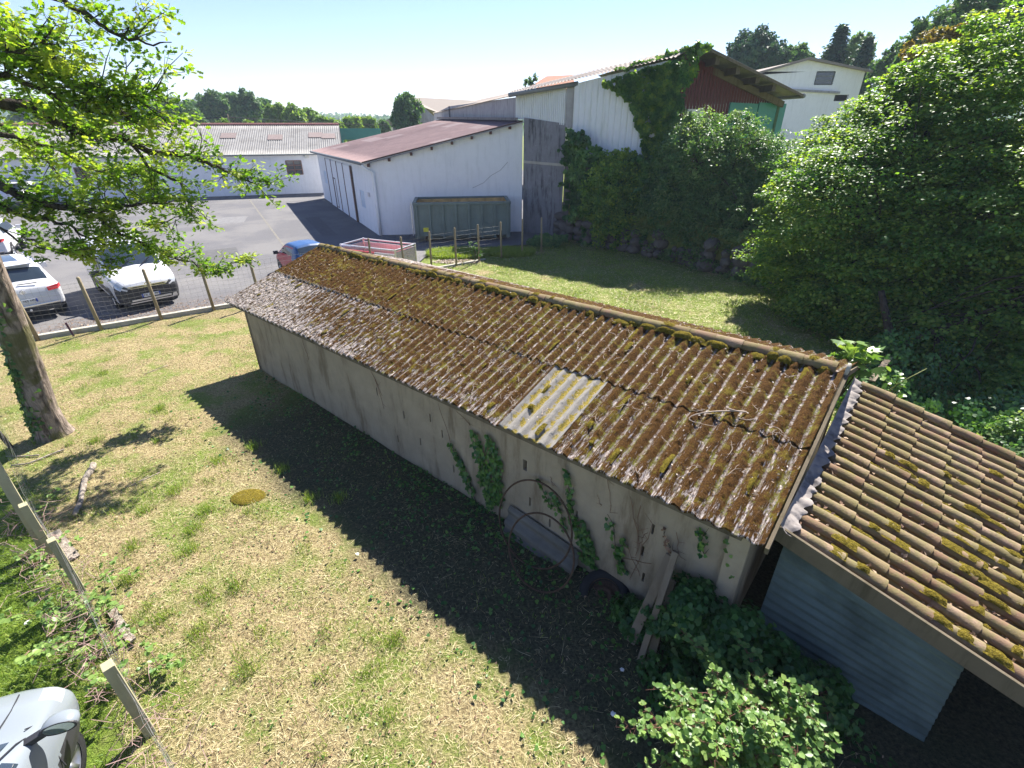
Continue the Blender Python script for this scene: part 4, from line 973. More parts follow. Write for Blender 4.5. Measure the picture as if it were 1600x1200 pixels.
# ================================================================== VEHICLES
PAINTW = plain('white_car_paint', (.60, .60, .62), .22, .5, 0, .02, 2)
PAINTB = plain('pale_blue_car_paint', (.19, .215, .24), .25, .5, 0, .03, 2)
PAINTR = plain('red_car_paint', (.38, .03, .05), .3, .5, 0, .05, 2)
PAINTN = plain('blue_car_paint', (.03, .08, .20), .3, .5, 0, .05, 2)
PLAST = plain('black_plastic', (.03, .03, .035), .55, .4, 0, .1, 6)
TYRE = plain('tyre_rubber', (.022, .022, .024), .85, .2, 0, .1, 10)
RIM = plain('alloy_rim', (.35, .36, .38), .35, .5, .8, .05, 4)
LAMPG = plain('lamp_glass', (.45, .48, .52), .12, .7, .3, .1, 14)
LAMPR = plain('red_lamp', (.42, .02, .02), .2, .6, 0, .1, 10)
LAMPO = plain('orange_lamp', (.7, .2, .02), .3, .5)
CHROME = plain('chrome_trim', (.62, .63, .65), .15, .6, .9, .02)
CARGLASS = plain('car_glass', (.025, .035, .045), .05, .9, 0, .1, 3)
PLATE = plain('number_plate', (.62, .63, .64), .5, .3, 0, .02)
PLBLUE = plain('plate_blue', (.02, .06, .35), .5)
BLACK = plain('black_letter', (.01, .01, .01), .6)
MIRRORG = plain('mirror_glass', (.5, .56, .53), .04, 1, .95, .02)

def cr_interp(A, k):
    """Catmull-Rom along axis 0"""
    n = len(A); out = []
    for i in range(n - 1):
        p0, p1, p2, p3 = A[max(i - 1, 0)], A[i], A[i + 1], A[min(i + 2, n - 1)]
        for j in range(k):
            t = j / k; m1, m2 = (p2 - p0) * .4, (p3 - p1) * .4
            h = 2 * t ** 3 - 3 * t ** 2 + 1, t ** 3 - 2 * t ** 2 + t, -2 * t ** 3 + 3 * t ** 2, t ** 3 - t ** 2
            out.append(h[0] * p1 + h[1] * m1 + h[2] * p2 + h[3] * m2)
    out.append(A[-1]); return np.array(out)
def car_body(root, stations, regions, paint, wheels, wr=.33, k=7, kp=5, bodyname='body', front=None):
    """stations: [(x, [(y,z)*np])]; regions: [(name, material, test(s,p))]"""
    C = np.array([[(x if len(q) < 3 else q[2], q[0], q[1]) for q in pts] for x, pts in stations], dtype=float)
    G = cr_interp(C, k); G = cr_interp(G.transpose(1, 0, 2), kp).transpose(1, 0, 2)
    ns, npn = G.shape[:2]; cells = {}
    for side in (1, -1):
        for i in range(ns - 1):
            for j in range(npn - 1):
                s_, p_ = (i + .5) / k, (j + .5) / kp; c = (G[i, j] + G[i + 1, j + 1]) / 2; name, mt = bodyname, paint; sd = 0
                for rn, rm, f in regions:
                    if f(s_, p_): name, mt = rn, rm; sd = side if rn in ('side_window', 'headlight', 'rear_quarter_window', 'wheel_arch', 'side_moulding') else 0; break
                if any(math.hypot(c[0] - wx, c[2] - wr) < wr + .055 and abs(c[1]) > .5 for wx in wheels): name, mt, sd = 'wheel_arch', PLAST, 0
                cells.setdefault((name, sd), [mt, []])[1].append((i, j, side))
    for (name, sd), (mt, cl) in cells.items():
        V, F, ix = [], [], {}
        def vid(i, j, s):
            key = (i, j, s if abs(G[i, j, 1]) > 1e-6 else 1)
            if key not in ix: ix[key] = len(V); V.append((G[i, j, 0], G[i, j, 1] * s, G[i, j, 2]))
            return ix[key]
        for i, j, s in cl:
            q = [vid(i, j, s), vid(i + 1, j, s), vid(i + 1, j + 1, s), vid(i, j + 1, s)]; F.append(q if s > 0 else q[::-1])
        if name == bodyname:
            for i in ((0, ns - 1) if front is None else (0,)):
                ring = [vid(i, j, 1) for j in range(npn)] + [vid(i, j, -1) for j in range(npn - 2, 0, -1)]
                ctr = len(V); V.append(tuple(np.mean([V[r] for r in ring], 0)))
                for a, b in zip(ring, ring[1:] + ring[:1]): F.append([a, b, ctr, ctr])
        me = bpy.data.meshes.new(name); me.from_pydata(V, [], [tuple(dict.fromkeys(f)) for f in F]); link(name, me, mt, root, smooth=True)
    if front is not None:      # the nose is a panel of its own
        ring = [tuple(G[-1, j] * [1, sd, 1]) for sd, rg in ((1, range(npn)), (-1, range(npn - 2, 0, -1))) for j in rg]
        MB().add(ring, [tuple(range(len(ring)))]).build('front_bumper_face', front, root)
    return G
def wheel(root, x, y, r=.33, w=.21):
    sd = 1 if y > 0 else -1; mb = MB(); mb.lathe((x, y, r), (0, sd, 0), [(r * .62, -w / 2), (r * .93, -w / 2), (r, -w * .3), (r, w * .3), (r * .93, w / 2), (r * .64, w / 2)], 28)
    t = mb.build('wheel', TYRE, root, smooth=True)
    mb = MB(); mb.lathe((x, y, r), (0, sd, 0), [(r * .66, w * .46), (r * .6, w * .40), (r * .56, w * .2), (r * .15, w * .30), (0, w * .34)], 28)
    for q in range(5):
        a = q * 2 * math.pi / 5; mb.beam((x + math.cos(a) * r * .1, y + sd * w * .36, r + math.sin(a) * r * .1), (x + math.cos(a) * r * .6, y + sd * w * .40, r + math.sin(a) * r * .6), .05, .02, up=(0, 1, 0))
    mb.build('rim', RIM, t, smooth=True); return t
def text(root, s, size, loc, rot, mat, name='lettering', ext=.002):
    c = bpy.data.curves.new(name, 'FONT'); c.body = s; c.size = size; c.align_x = 'CENTER'; c.align_y = 'CENTER'; c.extrude = ext
    o = bpy.data.objects.new(name, c); COL.objects.link(o); dg = bpy.context.evaluated_depsgraph_get(); me = bpy.data.meshes.new_from_object(o.evaluated_get(dg))
    bpy.data.objects.remove(o); me.materials.clear(); o = link(name, me, mat, root); o.location = loc; o.rotation_euler = rot; return o
def plate(root, x, y, z, s, face, tilt=0.0):
    """face +1: readable from the front (+x)"""
    p = empty('p'); bpy.data.objects.remove(p)
    mb = MB(); mb.box((x, y, z), (.02, .52, .11)); o = mb.build('number_plate', PLATE, root, bevel=.003)
    mb = MB(); mb.box((x + face * .008, y - face * .235, z), (.01, .045, .108)); mb.box((x + face * .008, y + face * .235, z), (.01, .045, .108)); mb.build('plate_band', PLBLUE, o)
    text(o, s, .095, (x + face * .012, y, z), (math.pi / 2, 0, face * math.pi / 2), BLACK)
    return o
def door_mirror(root, x, y, z, paint, s=1.0):
    sd = 1 if y > 0 else -1; mb = MB(); mb.beam((x, y - sd * .08, z - .03), (x, y + sd * .02, z), .05, .05); mb.box((x, y + sd * .09 * s, z + .02), (.10 * s, .20 * s, .15 * s)); return mb.build('door_mirror', paint, root, bevel=.025 * s)

# --- white delivery van
van = empty('delivery_van', (-14.98, 18.42, .02), R(-43)); tag(van, 'small white delivery van with black front bumper facing the fence', 'van')
ful = [(0, .28), (.80, .26), (.90, .42), (.925, .72), (.915, 1.05), (.80, 1.66), (.62, 1.80), (0, 1.84)]
S = [(.0, [(0, .34), (.70, .32), (.84, .45), (.87, .72), (.86, 1.05), (.76, 1.60), (.58, 1.74), (0, 1.77)]), (.10, ful), (1.0, ful), (2.0, ful), (2.55, [*ful[:5], (.79, 1.64), (.61, 1.78), (0, 1.82)]),
     (2.98, [*ful[:5], (.76, 1.43), (.64, 1.50), (0, 1.55)]), (3.42, [*ful[:4], (.90, 1.04), (.80, 1.14), (.62, 1.17), (0, 1.22)]), (3.85, [(0, .24), (.78, .24), (.88, .40), (.90, .70), (.87, .98), (.74, 1.07), (.5, 1.11), (0, 1.14)]),
     (4.15, [(0, .22), (.74, .22), (.85, .38), (.87, .66), (.82, .88), (.68, .98), (.45, 1.02), (0, 1.05)]), (4.33, [(0, .20), (.64, .20), (.76, .36), (.79, .60), (.73, .78), (.6, .86), (.4, .90), (0, .92)]), (4.40, [(0, .26), (.5, .26), (.6, .38), (.62, .58), (.58, .70), (.5, .76), (.35, .79), (0, .80)])]
car_body(van, S, [('windscreen', CARGLASS, lambda s, p: 4.18 < s < 5.86 and p > 5.4), ('side_window', CARGLASS, lambda s, p: 3.25 < s < 5.0 and 4.2 < p < 4.85), ('headlight', LAMPG, lambda s, p: 8.0 < s < 9.1 and 3.6 < p < 4.9),
                  ('front_bumper', PLAST, lambda s, p: s > 7.9 and p < 3.75), ('grille', PLAST, lambda s, p: s > 9.1 and 4.1 < p < 4.9), ('side_moulding', PLAST, lambda s, p: 1.9 < s < 6.2 and 2.0 < p < 2.75)], PAINTW, (.78, 3.52), .33, front=PLAST)
for x, y in ((.78, .80), (.78, -.80), (3.52, .80), (3.52, -.80)): wheel(van, x, y)
plate(van, 4.425, 0, .48, 'FX 656 PP', 1); door_mirror(van, 3.22, .95, 1.12, PLAST, 1.2); door_mirror(van, 3.22, -.95, 1.12, PLAST, 1.2)
mb = MB(); mb.beam((4.40, -.55, .80), (4.42, .55, .80), .03, .025); mb.beam((4.39, -.5, .74), (4.41, .5, .74), .02, .02)
for dz in (0, .07):
    for sy in (-1, 1): mb.beam((4.43, 0, .82 + dz), (4.42, sy * .10, .765 + dz), .02, .028)
mb.build('chrome_chevrons', CHROME, van)
mb = MB(); mb.beam((4.36, .35, .30), (4.40, .72, .34), .02, .10); mb.beam((4.40, -.6, .28), (4.40, .6, .28), .02, .03); mb.box((4.41, 0, .36), (.03, 1.1, .05)); mb.build('bumper_trim', ALU, van)
mb = MB(); mb.beam((3.50, -.5, 1.20), (3.20, -.05, 1.42), .02, .02); mb.beam((3.50, .1, 1.20), (3.22, .5, 1.40), .02, .02); mb.build('wiper', BLACK, van)

# --- white SUV seen from behind
def suv(loc, rz, label, lights=True, platetext='FK 765 HN'):
    c = empty('sport_utility_car', loc, rz); tag(c, label, 'car')
    f = [(0, .30), (.76, .30), (.90, .45), (.93, .78), (.90, 1.03), (.72, 1.50), (.54, 1.62), (0, 1.66)]
    S = [(.0, [(0, .34), (.62, .34), (.76, .45), (.80, .66), (.76, .80), (.62, .84), (.4, .86), (0, .87)]), (.05, [(0, .30), (.70, .30), (.85, .44), (.88, .72), (.86, .90), (.70, .98), (.5, 1.0), (0, 1.02)]),
         (.20, [*f[:3], (.92, .76), (.90, 1.01), (.76, 1.11), (.56, 1.15), (0, 1.17)]), (.62, [*f[:5], (.72, 1.46), (.54, 1.55), (0, 1.59)]), (.95, [*f[:5], (.73, 1.52), (.56, 1.62), (0, 1.66)]), (2.4, f), (2.9, [*f[:5], (.72, 1.36), (.58, 1.45), (0, 1.50)]),
         (3.4, [*f[:4], (.88, .98), (.78, 1.05), (.55, 1.08), (0, 1.11)]), (4.1, [*f[:3], (.88, .7), (.82, .86), (.68, .92), (.48, .95), (0, .98)]), (4.42, [(0, .26), (.62, .26), (.74, .4), (.76, .62), (.70, .72), (.58, .76), (.4, .78), (0, .79)])]
    car_body(c, S, [('rear_window', CARGLASS, lambda s, p: 2.12 < s < 2.9 and p > 5.25), ('roof_glass', CARGLASS, lambda s, p: 4.2 < s < 4.95 and p > 6.3), ('windscreen', CARGLASS, lambda s, p: 5.15 < s < 6.9 and p > 5.3),
                    ('side_window', CARGLASS, lambda s, p: 3.2 < s < 6.2 and 4.15 < p < 4.85), ('lower_bumper', PLAST, lambda s, p: p < 2.1), ('headlight', LAMPG, lambda s, p: 8.2 < s < 9 and 3.8 < p < 4.9)], PAINTW, (.82, 3.48), .35)
    for x, y in ((.82, .82), (.82, -.82), (3.48, .82), (3.48, -.82)): wheel(c, x, y, .35, .22)
    for sy in (-1, 1):
        mb = MB(); mb.v = []; a = .58; vs = [(.00, sy * a, .86), (-.01, sy * .80, .88), (.12, sy * .905, .92), (.20, sy * .915, 1.00), (.06, sy * .86, 1.01), (.03, sy * a, .96)]
        b_ = [(x - .02, y * 1.015, z) for x, y, z in vs]; mb.add(vs + b_, [(6, 7, 10, 11), (7, 8, 9, 10), (0, 1, 7, 6), (1, 2, 8, 7), (5, 11, 10, 4), (4, 10, 9, 3), (2, 3, 9, 8), (0, 6, 11, 5)]); mb.build('tail_light', LAMPR, c)
    pl = plate(c, -.035, 0, .66, platetext, -1)
    mb = MB(); mb.box((-.02, 0, .50), (.05, 1.52, .05)); mb.build('chrome_bumper_strip', CHROME, c, bevel=.01)
    mb = MB(); mb.box((.0, 0, .385), (.10, 1.5, .16)); mb.build('rear_valance', PLAST, c, bevel=.03)
    mb = MB(); mb.torus((-.01, 0, .93), (1, 0, .25), .062, .008, 24, 6)
    for y0, z0, y1, z1 in ((-.032, .975, -.012, .935), (-.012, .935, 0, .96), (0, .96, .012, .935), (.012, .935, .032, .975), (-.05, .95, -.022, .885), (-.022, .885, 0, .925), (0, .925, .022, .885), (.022, .885, .05, .95)): mb.beam((-.015, y0, z0), (-.015, y1, z1), .008, .008)
    mb.build('round_badge', CHROME, c)
    mb = MB(); mb.lathe((-.13, -.0, .40), (-1, 0, 0), [(.0, -.03), (.03, -.02), (.03, .02), (0, .03)], 12); mb.beam((0, 0, .36), (-.13, 0, .38), .03, .03); mb.build('tow_ball', ALU, c)
    mb = MB(); mb.beam((.13, .02, 1.14), (.10, -.42, 1.13), .02, .02); mb.build('rear_wiper', BLACK, c)
    for sy in (-1, 1):
        mb = MB(); mb.tube([(.9, sy * .66, 1.60), (1.0, sy * .67, 1.67), (2.3, sy * .67, 1.68), (2.45, sy * .66, 1.61)], .018, 6); mb.build('roof_rail', CHROME, c)
        door_mirror(c, 2.95, sy * .96, 1.06, PAINTW, 1.2)
    mb = MB(); mb.box((.60, 0, 1.625), (.22, 1.1, .03)); mb.build('roof_spoiler', PAINTW, c, bevel=.01)
    return c
suv((-14.6, 14.12, .02), R(141), 'white SUV parked rear towards the fence beside the oak trunk')
suv((-22.6, 20.9, .02), R(124), 'white car mostly out of frame at the left edge beyond the nearer SUV', platetext='DB 219 RC')
suv((-35.5, 36.6, .02), R(100), 'distant white car glimpsed between the oak leaves near the far outbuilding', platetext='CX 402 WM')

# --- little red and blue city car
cc = empty('city_car', (-7.62, 18.95, .02), R(135)); cc.scale = (.88, .88, .86); tag(cc, 'tiny red city car with blue roof half hidden behind the shed roof', 'car')
f = [(0, .28), (.66, .27), (.78, .42), (.80, .74), (.78, .95), (.62, 1.36), (.48, 1.46), (0, 1.50)]
S = [(.0, [(0, .36), (.5, .35), (.66, .46), (.70, .7), (.66, .88), (.5, .95), (.36, .98), (0, 1.0)]), (.10, [(0, .3), (.62, .3), (.75, .44), (.78, .74), (.76, .94), (.62, 1.05), (.46, 1.08), (0, 1.1)]), (.36, [*f[:5], (.62, 1.32), (.48, 1.40), (0, 1.44)]), (.6, f), (1.35, f),
     (1.8, [*f[:5], (.62, 1.2), (.5, 1.27), (0, 1.3)]), (2.15, [*f[:4], (.76, .92), (.66, .98), (.48, 1.0), (0, 1.03)]), (2.5, [(0, .25), (.6, .25), (.72, .4), (.74, .64), (.68, .78), (.56, .82), (.4, .84), (0, .85)]), (2.66, [(0, .3), (.45, .3), (.56, .4), (.58, .56), (.52, .66), (.44, .7), (.3, .71), (0, .72)])]
car_body(cc, S, [('rear_window', CARGLASS, lambda s, p: 1.15 < s < 1.9 and p > 5.3), ('windscreen', CARGLASS, lambda s, p: 4.15 < s < 5.85 and p > 5.3), ('side_window', CARGLASS, lambda s, p: 3.0 < s < 5.1 and 4.15 < p < 4.85),
                 ('blue_cell', PAINTN, lambda s, p: (p > 4.9 and 1 < s < 4.3) or (1.2 < s < 3.0 and p > 2.6) or (s < 1.2 and p > 4))], PAINTR, (.42, 2.2), .28)
for x, y in ((.42, .68), (.42, -.68), (2.2, .68), (2.2, -.68)): wheel(cc, x, y, .28, .17)
door_mirror(cc, 1.85, .86, 1.0, PLAST, 1.0); door_mirror(cc, 1.85, -.86, 1.0, PLAST, 1.0)

# --- pale blue hatchback under the camera at the left edge
hb = empty('pale_hatchback', (-4.18, .68, .0), R(111)); tag(hb, 'pale silver-blue hatchback cut by the bottom left corner', 'car')
f = [(0, .28), (.68, .27), (.80, .42), (.83, .74), (.80, .98), (.63, 1.36), (.48, 1.44), (0, 1.47)]
S = [(-1.3, [(0, .36), (.5, .35), (.66, .46), (.70, .7), (.66, .9), (.5, .98), (.36, 1.0), (0, 1.02)]), (-1.15, [*f[:4], (.79, .97), (.66, 1.08), (.5, 1.11), (0, 1.13)]), (-.75, [*f[:5], (.63, 1.32), (.48, 1.40), (0, 1.43)]), (.0, f), (.55, [*f[:5], (.63, 1.33), (.49, 1.40), (0, 1.43)]),
     (.95, [*f[:5], (.66, 1.15), (.56, 1.20), (0, 1.24)]), (1.32, [*f[:4], (.79, .95), (.70, 1.00), (.54, 1.02), (0, 1.05)]), (1.65, [(0, .26), (.66, .26), (.78, .42), (.80, .70), (.75, .86), (.64, .92), (.46, .95), (0, .98)]), (1.9, [(0, .25), (.58, .25), (.70, .4), (.73, .62), (.66, .75), (.55, .79), (.38, .81), (0, .83)]), (2.02, [(0, .3), (.45, .3), (.56, .4), (.58, .56), (.5, .64), (.42, .68), (.3, .70), (0, .71)])]
car_body(hb, S, [('windscreen', CARGLASS, lambda s, p: 4.12 < s < 5.8 and p > 5.45), ('side_window', CARGLASS, lambda s, p: 2.1 < s < 5.35 and 4.2 < p < 4.82 and not 3.35 < s < 3.5), ('rear_window', CARGLASS, lambda s, p: 1.2 < s < 1.85 and p > 5.4),
                 ('headlight', LAMPG, lambda s, p: 7.2 < s < 8.1 and 3.6 < p < 4.9), ('front_bumper', PAINTB, lambda s, p: s > 8 and p < 3)], PAINTB, (-.72, 1.42), .29, k=12, kp=9)
for x, y in ((-.72, .66), (-.72, -.66), (1.42, .66), (1.42, -.66)): wheel(hb, x, y, .29, .18)
mb = MB()
for i in range(2): pass
mb.tube([(1.34, -.52, 1.035), (1.62, -.50, .955), (1.84, -.44, .87)], .006, 4); mb.tube([(1.34, .52, 1.035), (1.62, .50, .955), (1.84, .44, .87)], .006, 4); mb.build('bonnet_seam', PLAST, hb)
mb = MB(); mb.tube([(1.36, -.71, 1.005), (1.5, -.78, .86), (1.52, -.80, .70)], .006, 4); mb.tube([(.95, -.665, 1.165), (1.22, -.72, 1.045), (1.33, -.75, .96), (1.30, -.81, .8), (1.28, -.835, .5)], .006, 4); mb.build('door_seam', PLAST, hb)
for sy in (-1, 1):
    mb = MB(); c = Vector((1.26, sy * 1.0, 1.06)); V = []; n = 18
    for (dx, sc) in ((.09, .55), (.07, .85), (.03, 1.0), (-.02, 1.0), (-.035, .93)):
        for q in range(n):
            a = 2 * math.pi * q / n; V.append((c.x + dx, c.y + math.cos(a) * .125 * sc, c.z + math.sin(a) * .075 * sc))
    F = [(r_ * n + q, r_ * n + (q + 1) % n, (r_ + 1) * n + (q + 1) % n, (r_ + 1) * n + q) for r_ in range(4) for q in range(n)] + [tuple(range(n))]
    mb.add(V, F); m_ = mb.build('door_mirror', PAINTB, hb, smooth=True)
    mb = MB(); mb.lathe((c.x - .036, c.y, c.z), (-1, 0, 0), [(.0, 0), (.1, 0)], 20); g_ = mb.build('mirror_glass', MIRRORG, m_); g_.data.transform(Matrix.Translation((c.x, c.y, c.z)) @ Matrix.Diagonal((1, 1.05, .58, 1)) @ Matrix.Translation((-c.x, -c.y, -c.z)))
    mb = MB(); mb.lathe((c.x - .033, c.y, c.z), (-1, 0, 0), [(.118, -.012), (.118, .004), (.1, .004)], 20); g_ = mb.build('mirror_rim', PLAST, m_); g_.data.transform(Matrix.Translation((c.x, c.y, c.z)) @ Matrix.Diagonal((1, 1.05, .58, 1)) @ Matrix.Translation((-c.x, -c.y, -c.z)))
    mb = MB(); mb.beam((1.24, sy * .74, .98), (1.27, sy * .91, 1.03), .06, .05); mb.build('mirror_stalk', PLAST, m_)
mb = MB(); mb.box((1.62, -.815, .66), (.06, .02, .035)); mb.build('side_repeater', LAMPO, hb)
mb = MB(); mb.beam((1.28, -.4, 1.06), (1.10, .1, 1.17), .02, .02); mb.build('wiper', BLACK, hb)

# --- aluminium box trailer
tr = empty('box_trailer', (-5.3, 20.3, .02)); tag(tr, 'open aluminium box trailer with red side panel behind the shed ridge', 'trailer')
T0, T1, T2, T3 = Vector((-6.94, 20.1, 0)), Vector((-4.52, 19.08, 0)), Vector((-3.96, 20.22, 0)), Vector((-6.35, 21.30, 0))
RED = plain('red_tarpaulin', (.55, .08, .10), .6, .3, 0, .15, 3)
for a, b, mt, nm in ((T0, T1, RED, 'red_side_panel'), (T1, T2, ALU, 'slatted_tailgate'), (T2, T3, ALU, 'side_panel'), (T3, T0, ALU, 'front_panel')):
    mb = MB(); u = (b - a).normalized()
    if nm == 'slatted_tailgate':
        for z in np.arange(.42, 1.0, .075): mb.beam(a + u * .04 + Vector((0, 0, z)), b - u * .04 + Vector((0, 0, z)), .03, .055)
    elif nm == 'red_side_panel':
        mb.beam(a + u * .04 + Vector((0, 0, .66)), a.lerp(b, .62) + Vector((0, 0, .66)), .035, .50)
        keep(mb.build(nm, mt), tr); mb = MB(); mb.beam(a.lerp(b, .62) + Vector((0, 0, .66)), b - u * .04 + Vector((0, 0, .66)), .034, .50); nm = 'side_panel'; mt = ALU
    else: mb.beam(a + u * .04 + Vector((0, 0, .68)), b - u * .04 + Vector((0, 0, .68)), .035, .56)
    keep(mb.build(nm, mt), tr)
    mb = MB(); mb.beam(a + Vector((0, 0, 1.06)), b + Vector((0, 0, 1.06)), .07, .05); mb.beam(a + Vector((0, 0, .39)), b + Vector((0, 0, .39)), .06, .06); keep(mb.build('rim_rail', ALU), tr)
mb = MB()
for c in (T0, T1, T2, T3): mb.beam(c + Vector((0, 0, .36)), c + Vector((0, 0, 1.10)), .07, .07, up=(0, 1, 0))
keep(mb.build('corner_posts', ALU), tr)
mb = MB(); mb.add([v + Vector((0, 0, .40)) for v in (T0, T1, T2, T3)], [(0, 1, 2, 3)]); keep(mb.build('bed', WOOD), tr)
mid = (T0 + T1) / 2
for c, ax in (((T0 + T1) / 2, (T1 - T0).cross(Vector((0, 0, 1)))), ((T2 + T3) / 2, (T3 - T2).cross(Vector((0, 0, 1))))):
    ax = ax.normalized(); mb = MB(); mb.lathe(c + ax * .12 + Vector((0, 0, .29)), ax, [(.14, -.09), (.27, -.09), (.29, 0), (.27, .09), (.14, .09), (0, .05)], 20); keep(mb.build('wheel', TYRE, None, smooth=True), tr)
mb = MB(); mb.beam((T0 + T3) / 2 + Vector((0, 0, .38)), (T0 + T3) / 2 + (T0 - T1).normalized() * 1.2 + Vector((0, 0, .40)), .08, .08); keep(mb.build('drawbar', TIN), tr)

# --- roll-off skip
sk = empty('roll_off_skip', (-2.5, 26.6, .02)); tag(sk, 'large grey-green ribbed skip with rusty inside standing by the hall', 'skip container')
A0, A1 = Vector((-4.82, 25.55, .03)), Vector((-.18, 26.05, .03)); u = (A1 - A0).normalized(); n_ = Vector((-u.y, u.x, 0)); Wd = 2.1
A3, A2 = A0 + n_ * Wd, A1 + n_ * Wd; H0, H1 = .28, 1.86; Zv = Vector((0, 0, 1))
for a, b, nm in ((A0, A1, 'side_plate'), (A1, A2, 'end_door'), (A2, A3, 'side_plate'), (A3, A0, 'front_plate')):
    w_ = (b - a).normalized(); ns_ = Vector((w_.y, -w_.x, 0)); mb = MB()
    mb.beam(a + Zv * (H0 + H1) / 2, b + Zv * (H0 + H1) / 2, .03, H1 - H0); p_ = keep(mb.build(nm, SKIPP), sk)
    mb = MB(); mb.beam(a - ns_ * .03 + Zv * (H0 + H1) / 2, b - ns_ * .03 + Zv * (H0 + H1) / 2, .02, H1 - H0 - .05); keep(mb.build('inner_lining', SKIPIN), sk)
    L = (b - a).length; nr = 7 if L > 3 else 2
    for i in range(nr + 1):
        q = a + w_ * (.05 + (L - .1) * (i / nr if L > 3 else i / nr)); mb = MB(); mb.beam(q + ns_ * .06 + Zv * (H0 - .14), q + ns_ * .06 + Zv * (H1 - .05), .10, .09, up=ns_); keep(mb.build('rib', SKIPP, bevel=.008), sk)
    mb = MB(); mb.beam(a - w_ * .05 + ns_ * .04 + Zv * (H1 - .01), b + w_ * .05 + ns_ * .04 + Zv * (H1 - .01), .16, .13); keep(mb.build('top_rail', SKIPP, bevel=.02), sk)
mb = MB(); mb.add([v + Zv * H0 for v in (A0, A1, A2, A3)], [(0, 1, 2, 3)]); keep(mb.build('floor', SKIPIN), sk)
mb = MB()
for s_ in (.5, 1.6): mb.beam(A0 + n_ * s_ + Zv * .15, A1 + n_ * s_ + Zv * .15, .15, .2)
keep(mb.build('skids', SKIPP), sk)
mb = MB()
for s_ in (.12, .5): mb.beam(A0 + n_ * s_ - u * .22 + Zv * .3, A0 + n_ * s_ - u * .22 + Zv * 1.85, .035, .035, up=u)
for z in np.arange(.35, 1.8, .26): mb.beam(A0 + n_ * .12 - u * .22 + Zv * z, A0 + n_ * .5 - u * .22 + Zv * z, .03, .03)
keep(mb.build('ladder', ALU), sk)
mb = MB(); q = A0 + u * .45 - n_ * .03 + Zv * .60; mb.beam(q - u * .13, q + u * .13, .02, .2); keep(mb.build('yellow_label', YELLOW), sk)
for t in (.1, .9):
    mb = MB(); mb.lathe(A0.lerp(A1, t) + n_ * .3 + Zv * .11, u.cross(Zv), [(0, -.1), (.11, -.1), (.11, .1), (0, .1)], 16); keep(mb.build('roller', RUST), sk)

# ================================================================== FENCES
def post(name, base, h, w, mat, label, group, lean_=(0, 0), round_=False, cat='post'):
    base = Vector(base); r = empty(name, base); 
    o = bpy.data.objects.new('x', None); bpy.data.objects.remove(o); bpy.data.objects.remove(r)
    mb = MB(); top = base + Vector((lean_[0], lean_[1], h)); b0 = base - Vector((0, 0, .1))
    if round_: mb.tube([b0, b0.lerp(top, .5), top - Vector((0, 0, .03)), top], [w / 2, w / 2 * random.uniform(.92, 1.05), w / 2 * .95, w / 2 * .6], 9)
    else: mb.beam(b0, top, w, w * .8, up=GX)
    o = mb.build(name, mat, smooth=round_, bevel=0 if round_ else .01); tag(o, label, cat, group); return o
FP = [((-12.14, 13.495), 'wooden fence post nearest the oak, between the white SUV and the van'), ((-10.9, 14.348), 'wooden fence post standing in front of the white van bumper'), ((-9.708, 15.17), 'wooden fence post just right of the white van, under leaf tips'),
      ((-8.48, 15.86), 'wooden fence post at the bend of the fence above the shed corner'), ((-5.41, 18.76), 'short-looking fence post in front of the red side of the trailer'), ((-4.21, 18.99), 'fence post in front of the slatted tailgate of the trailer'),
      ((-3.33, 20.1), 'fence post below the yellow label of the skip'), ((-2.386, 20.832), 'fence post in front of the middle left of the skip'), ((-1.444, 21.55), 'fence post tangled with weeds in front of the skip'), ((-.473, 22.2), 'fence post in front of the right end of the skip'),
      ((.47, 22.9), 'shaded fence post in front of the left edge of the blackened wall'), ((1.40, 23.4), 'shaded last fence post in front of the blackened wall')]
FG = 'wooden posts of the wire fence'
for (x, y), lb in FP: post('fence_post', (x, y, 0), 1.6, .095 if x < -6 else .085, WOODP, lb, FG, (random.uniform(-.05, .05), random.uniform(-.03, .03)), True)
post('fence_post', (-13.35, 12.72, 0), 1.62, .11, WOODP, 'ivy wrapped fence post beside the oak trunk at the left', FG, (-.06, 0), True)
post('rusty_stake', (-12.55, 13.0, 0), .42, .06, plain('purple_stake', (.10, .04, .06), .8), 'short dark purple stake between the first two fence posts', None, (-.1, 0.02), cat='stake')
def wire_fence(pts, z0, z1, nh, step, r, label):
    mb = MB(); wob = lambda: random.uniform(-.012, .012)
    for a, b in zip(pts[:-1], pts[1:]):
        a, b = Vector((*a, 0)), Vector((*b, 0)); L = (b - a).length; n = max(1, int(L / step))
        for k_ in range(nh):
            z = z0 + (z1 - z0) * (k_ / (nh - 1)) ** .85
            P_ = [a.lerp(b, t) + Vector((wob(), wob(), z + wob() - .03 * math.sin(math.pi * t))) for t in np.linspace(0, 1, 7)]; mb.tube(P_, r, 3, cap=False)
        for i in range(1, n):
            t = i / n; p = a.lerp(b, t); mb.tube([p + Vector((wob(), 0, z0)), p + Vector((wob(), wob(), (z0 + z1) / 2)), p + Vector((wob(), 0, z1))], r * .8, 3, cap=False)
    o = mb.build('wire_mesh_fence', WIRE); tag(o, label, 'fence'); return o
wire_fence([(-14.5, 12.0), (-13.35, 12.72)] + [p for p, _ in FP[:4]], .08, 1.45, 11, .15, .0028, 'wire mesh stretched along the kerb in front of the parked cars')
wire_fence([p for p, _ in FP[3:7]], .1, 1.45, 9, .2, .003, 'wire mesh behind the shed in front of the trailer')
wire_fence([p for p, _ in FP[6:10]], .1, 1.45, 8, .6, .0022, 'sagging line wires in front of the skip')
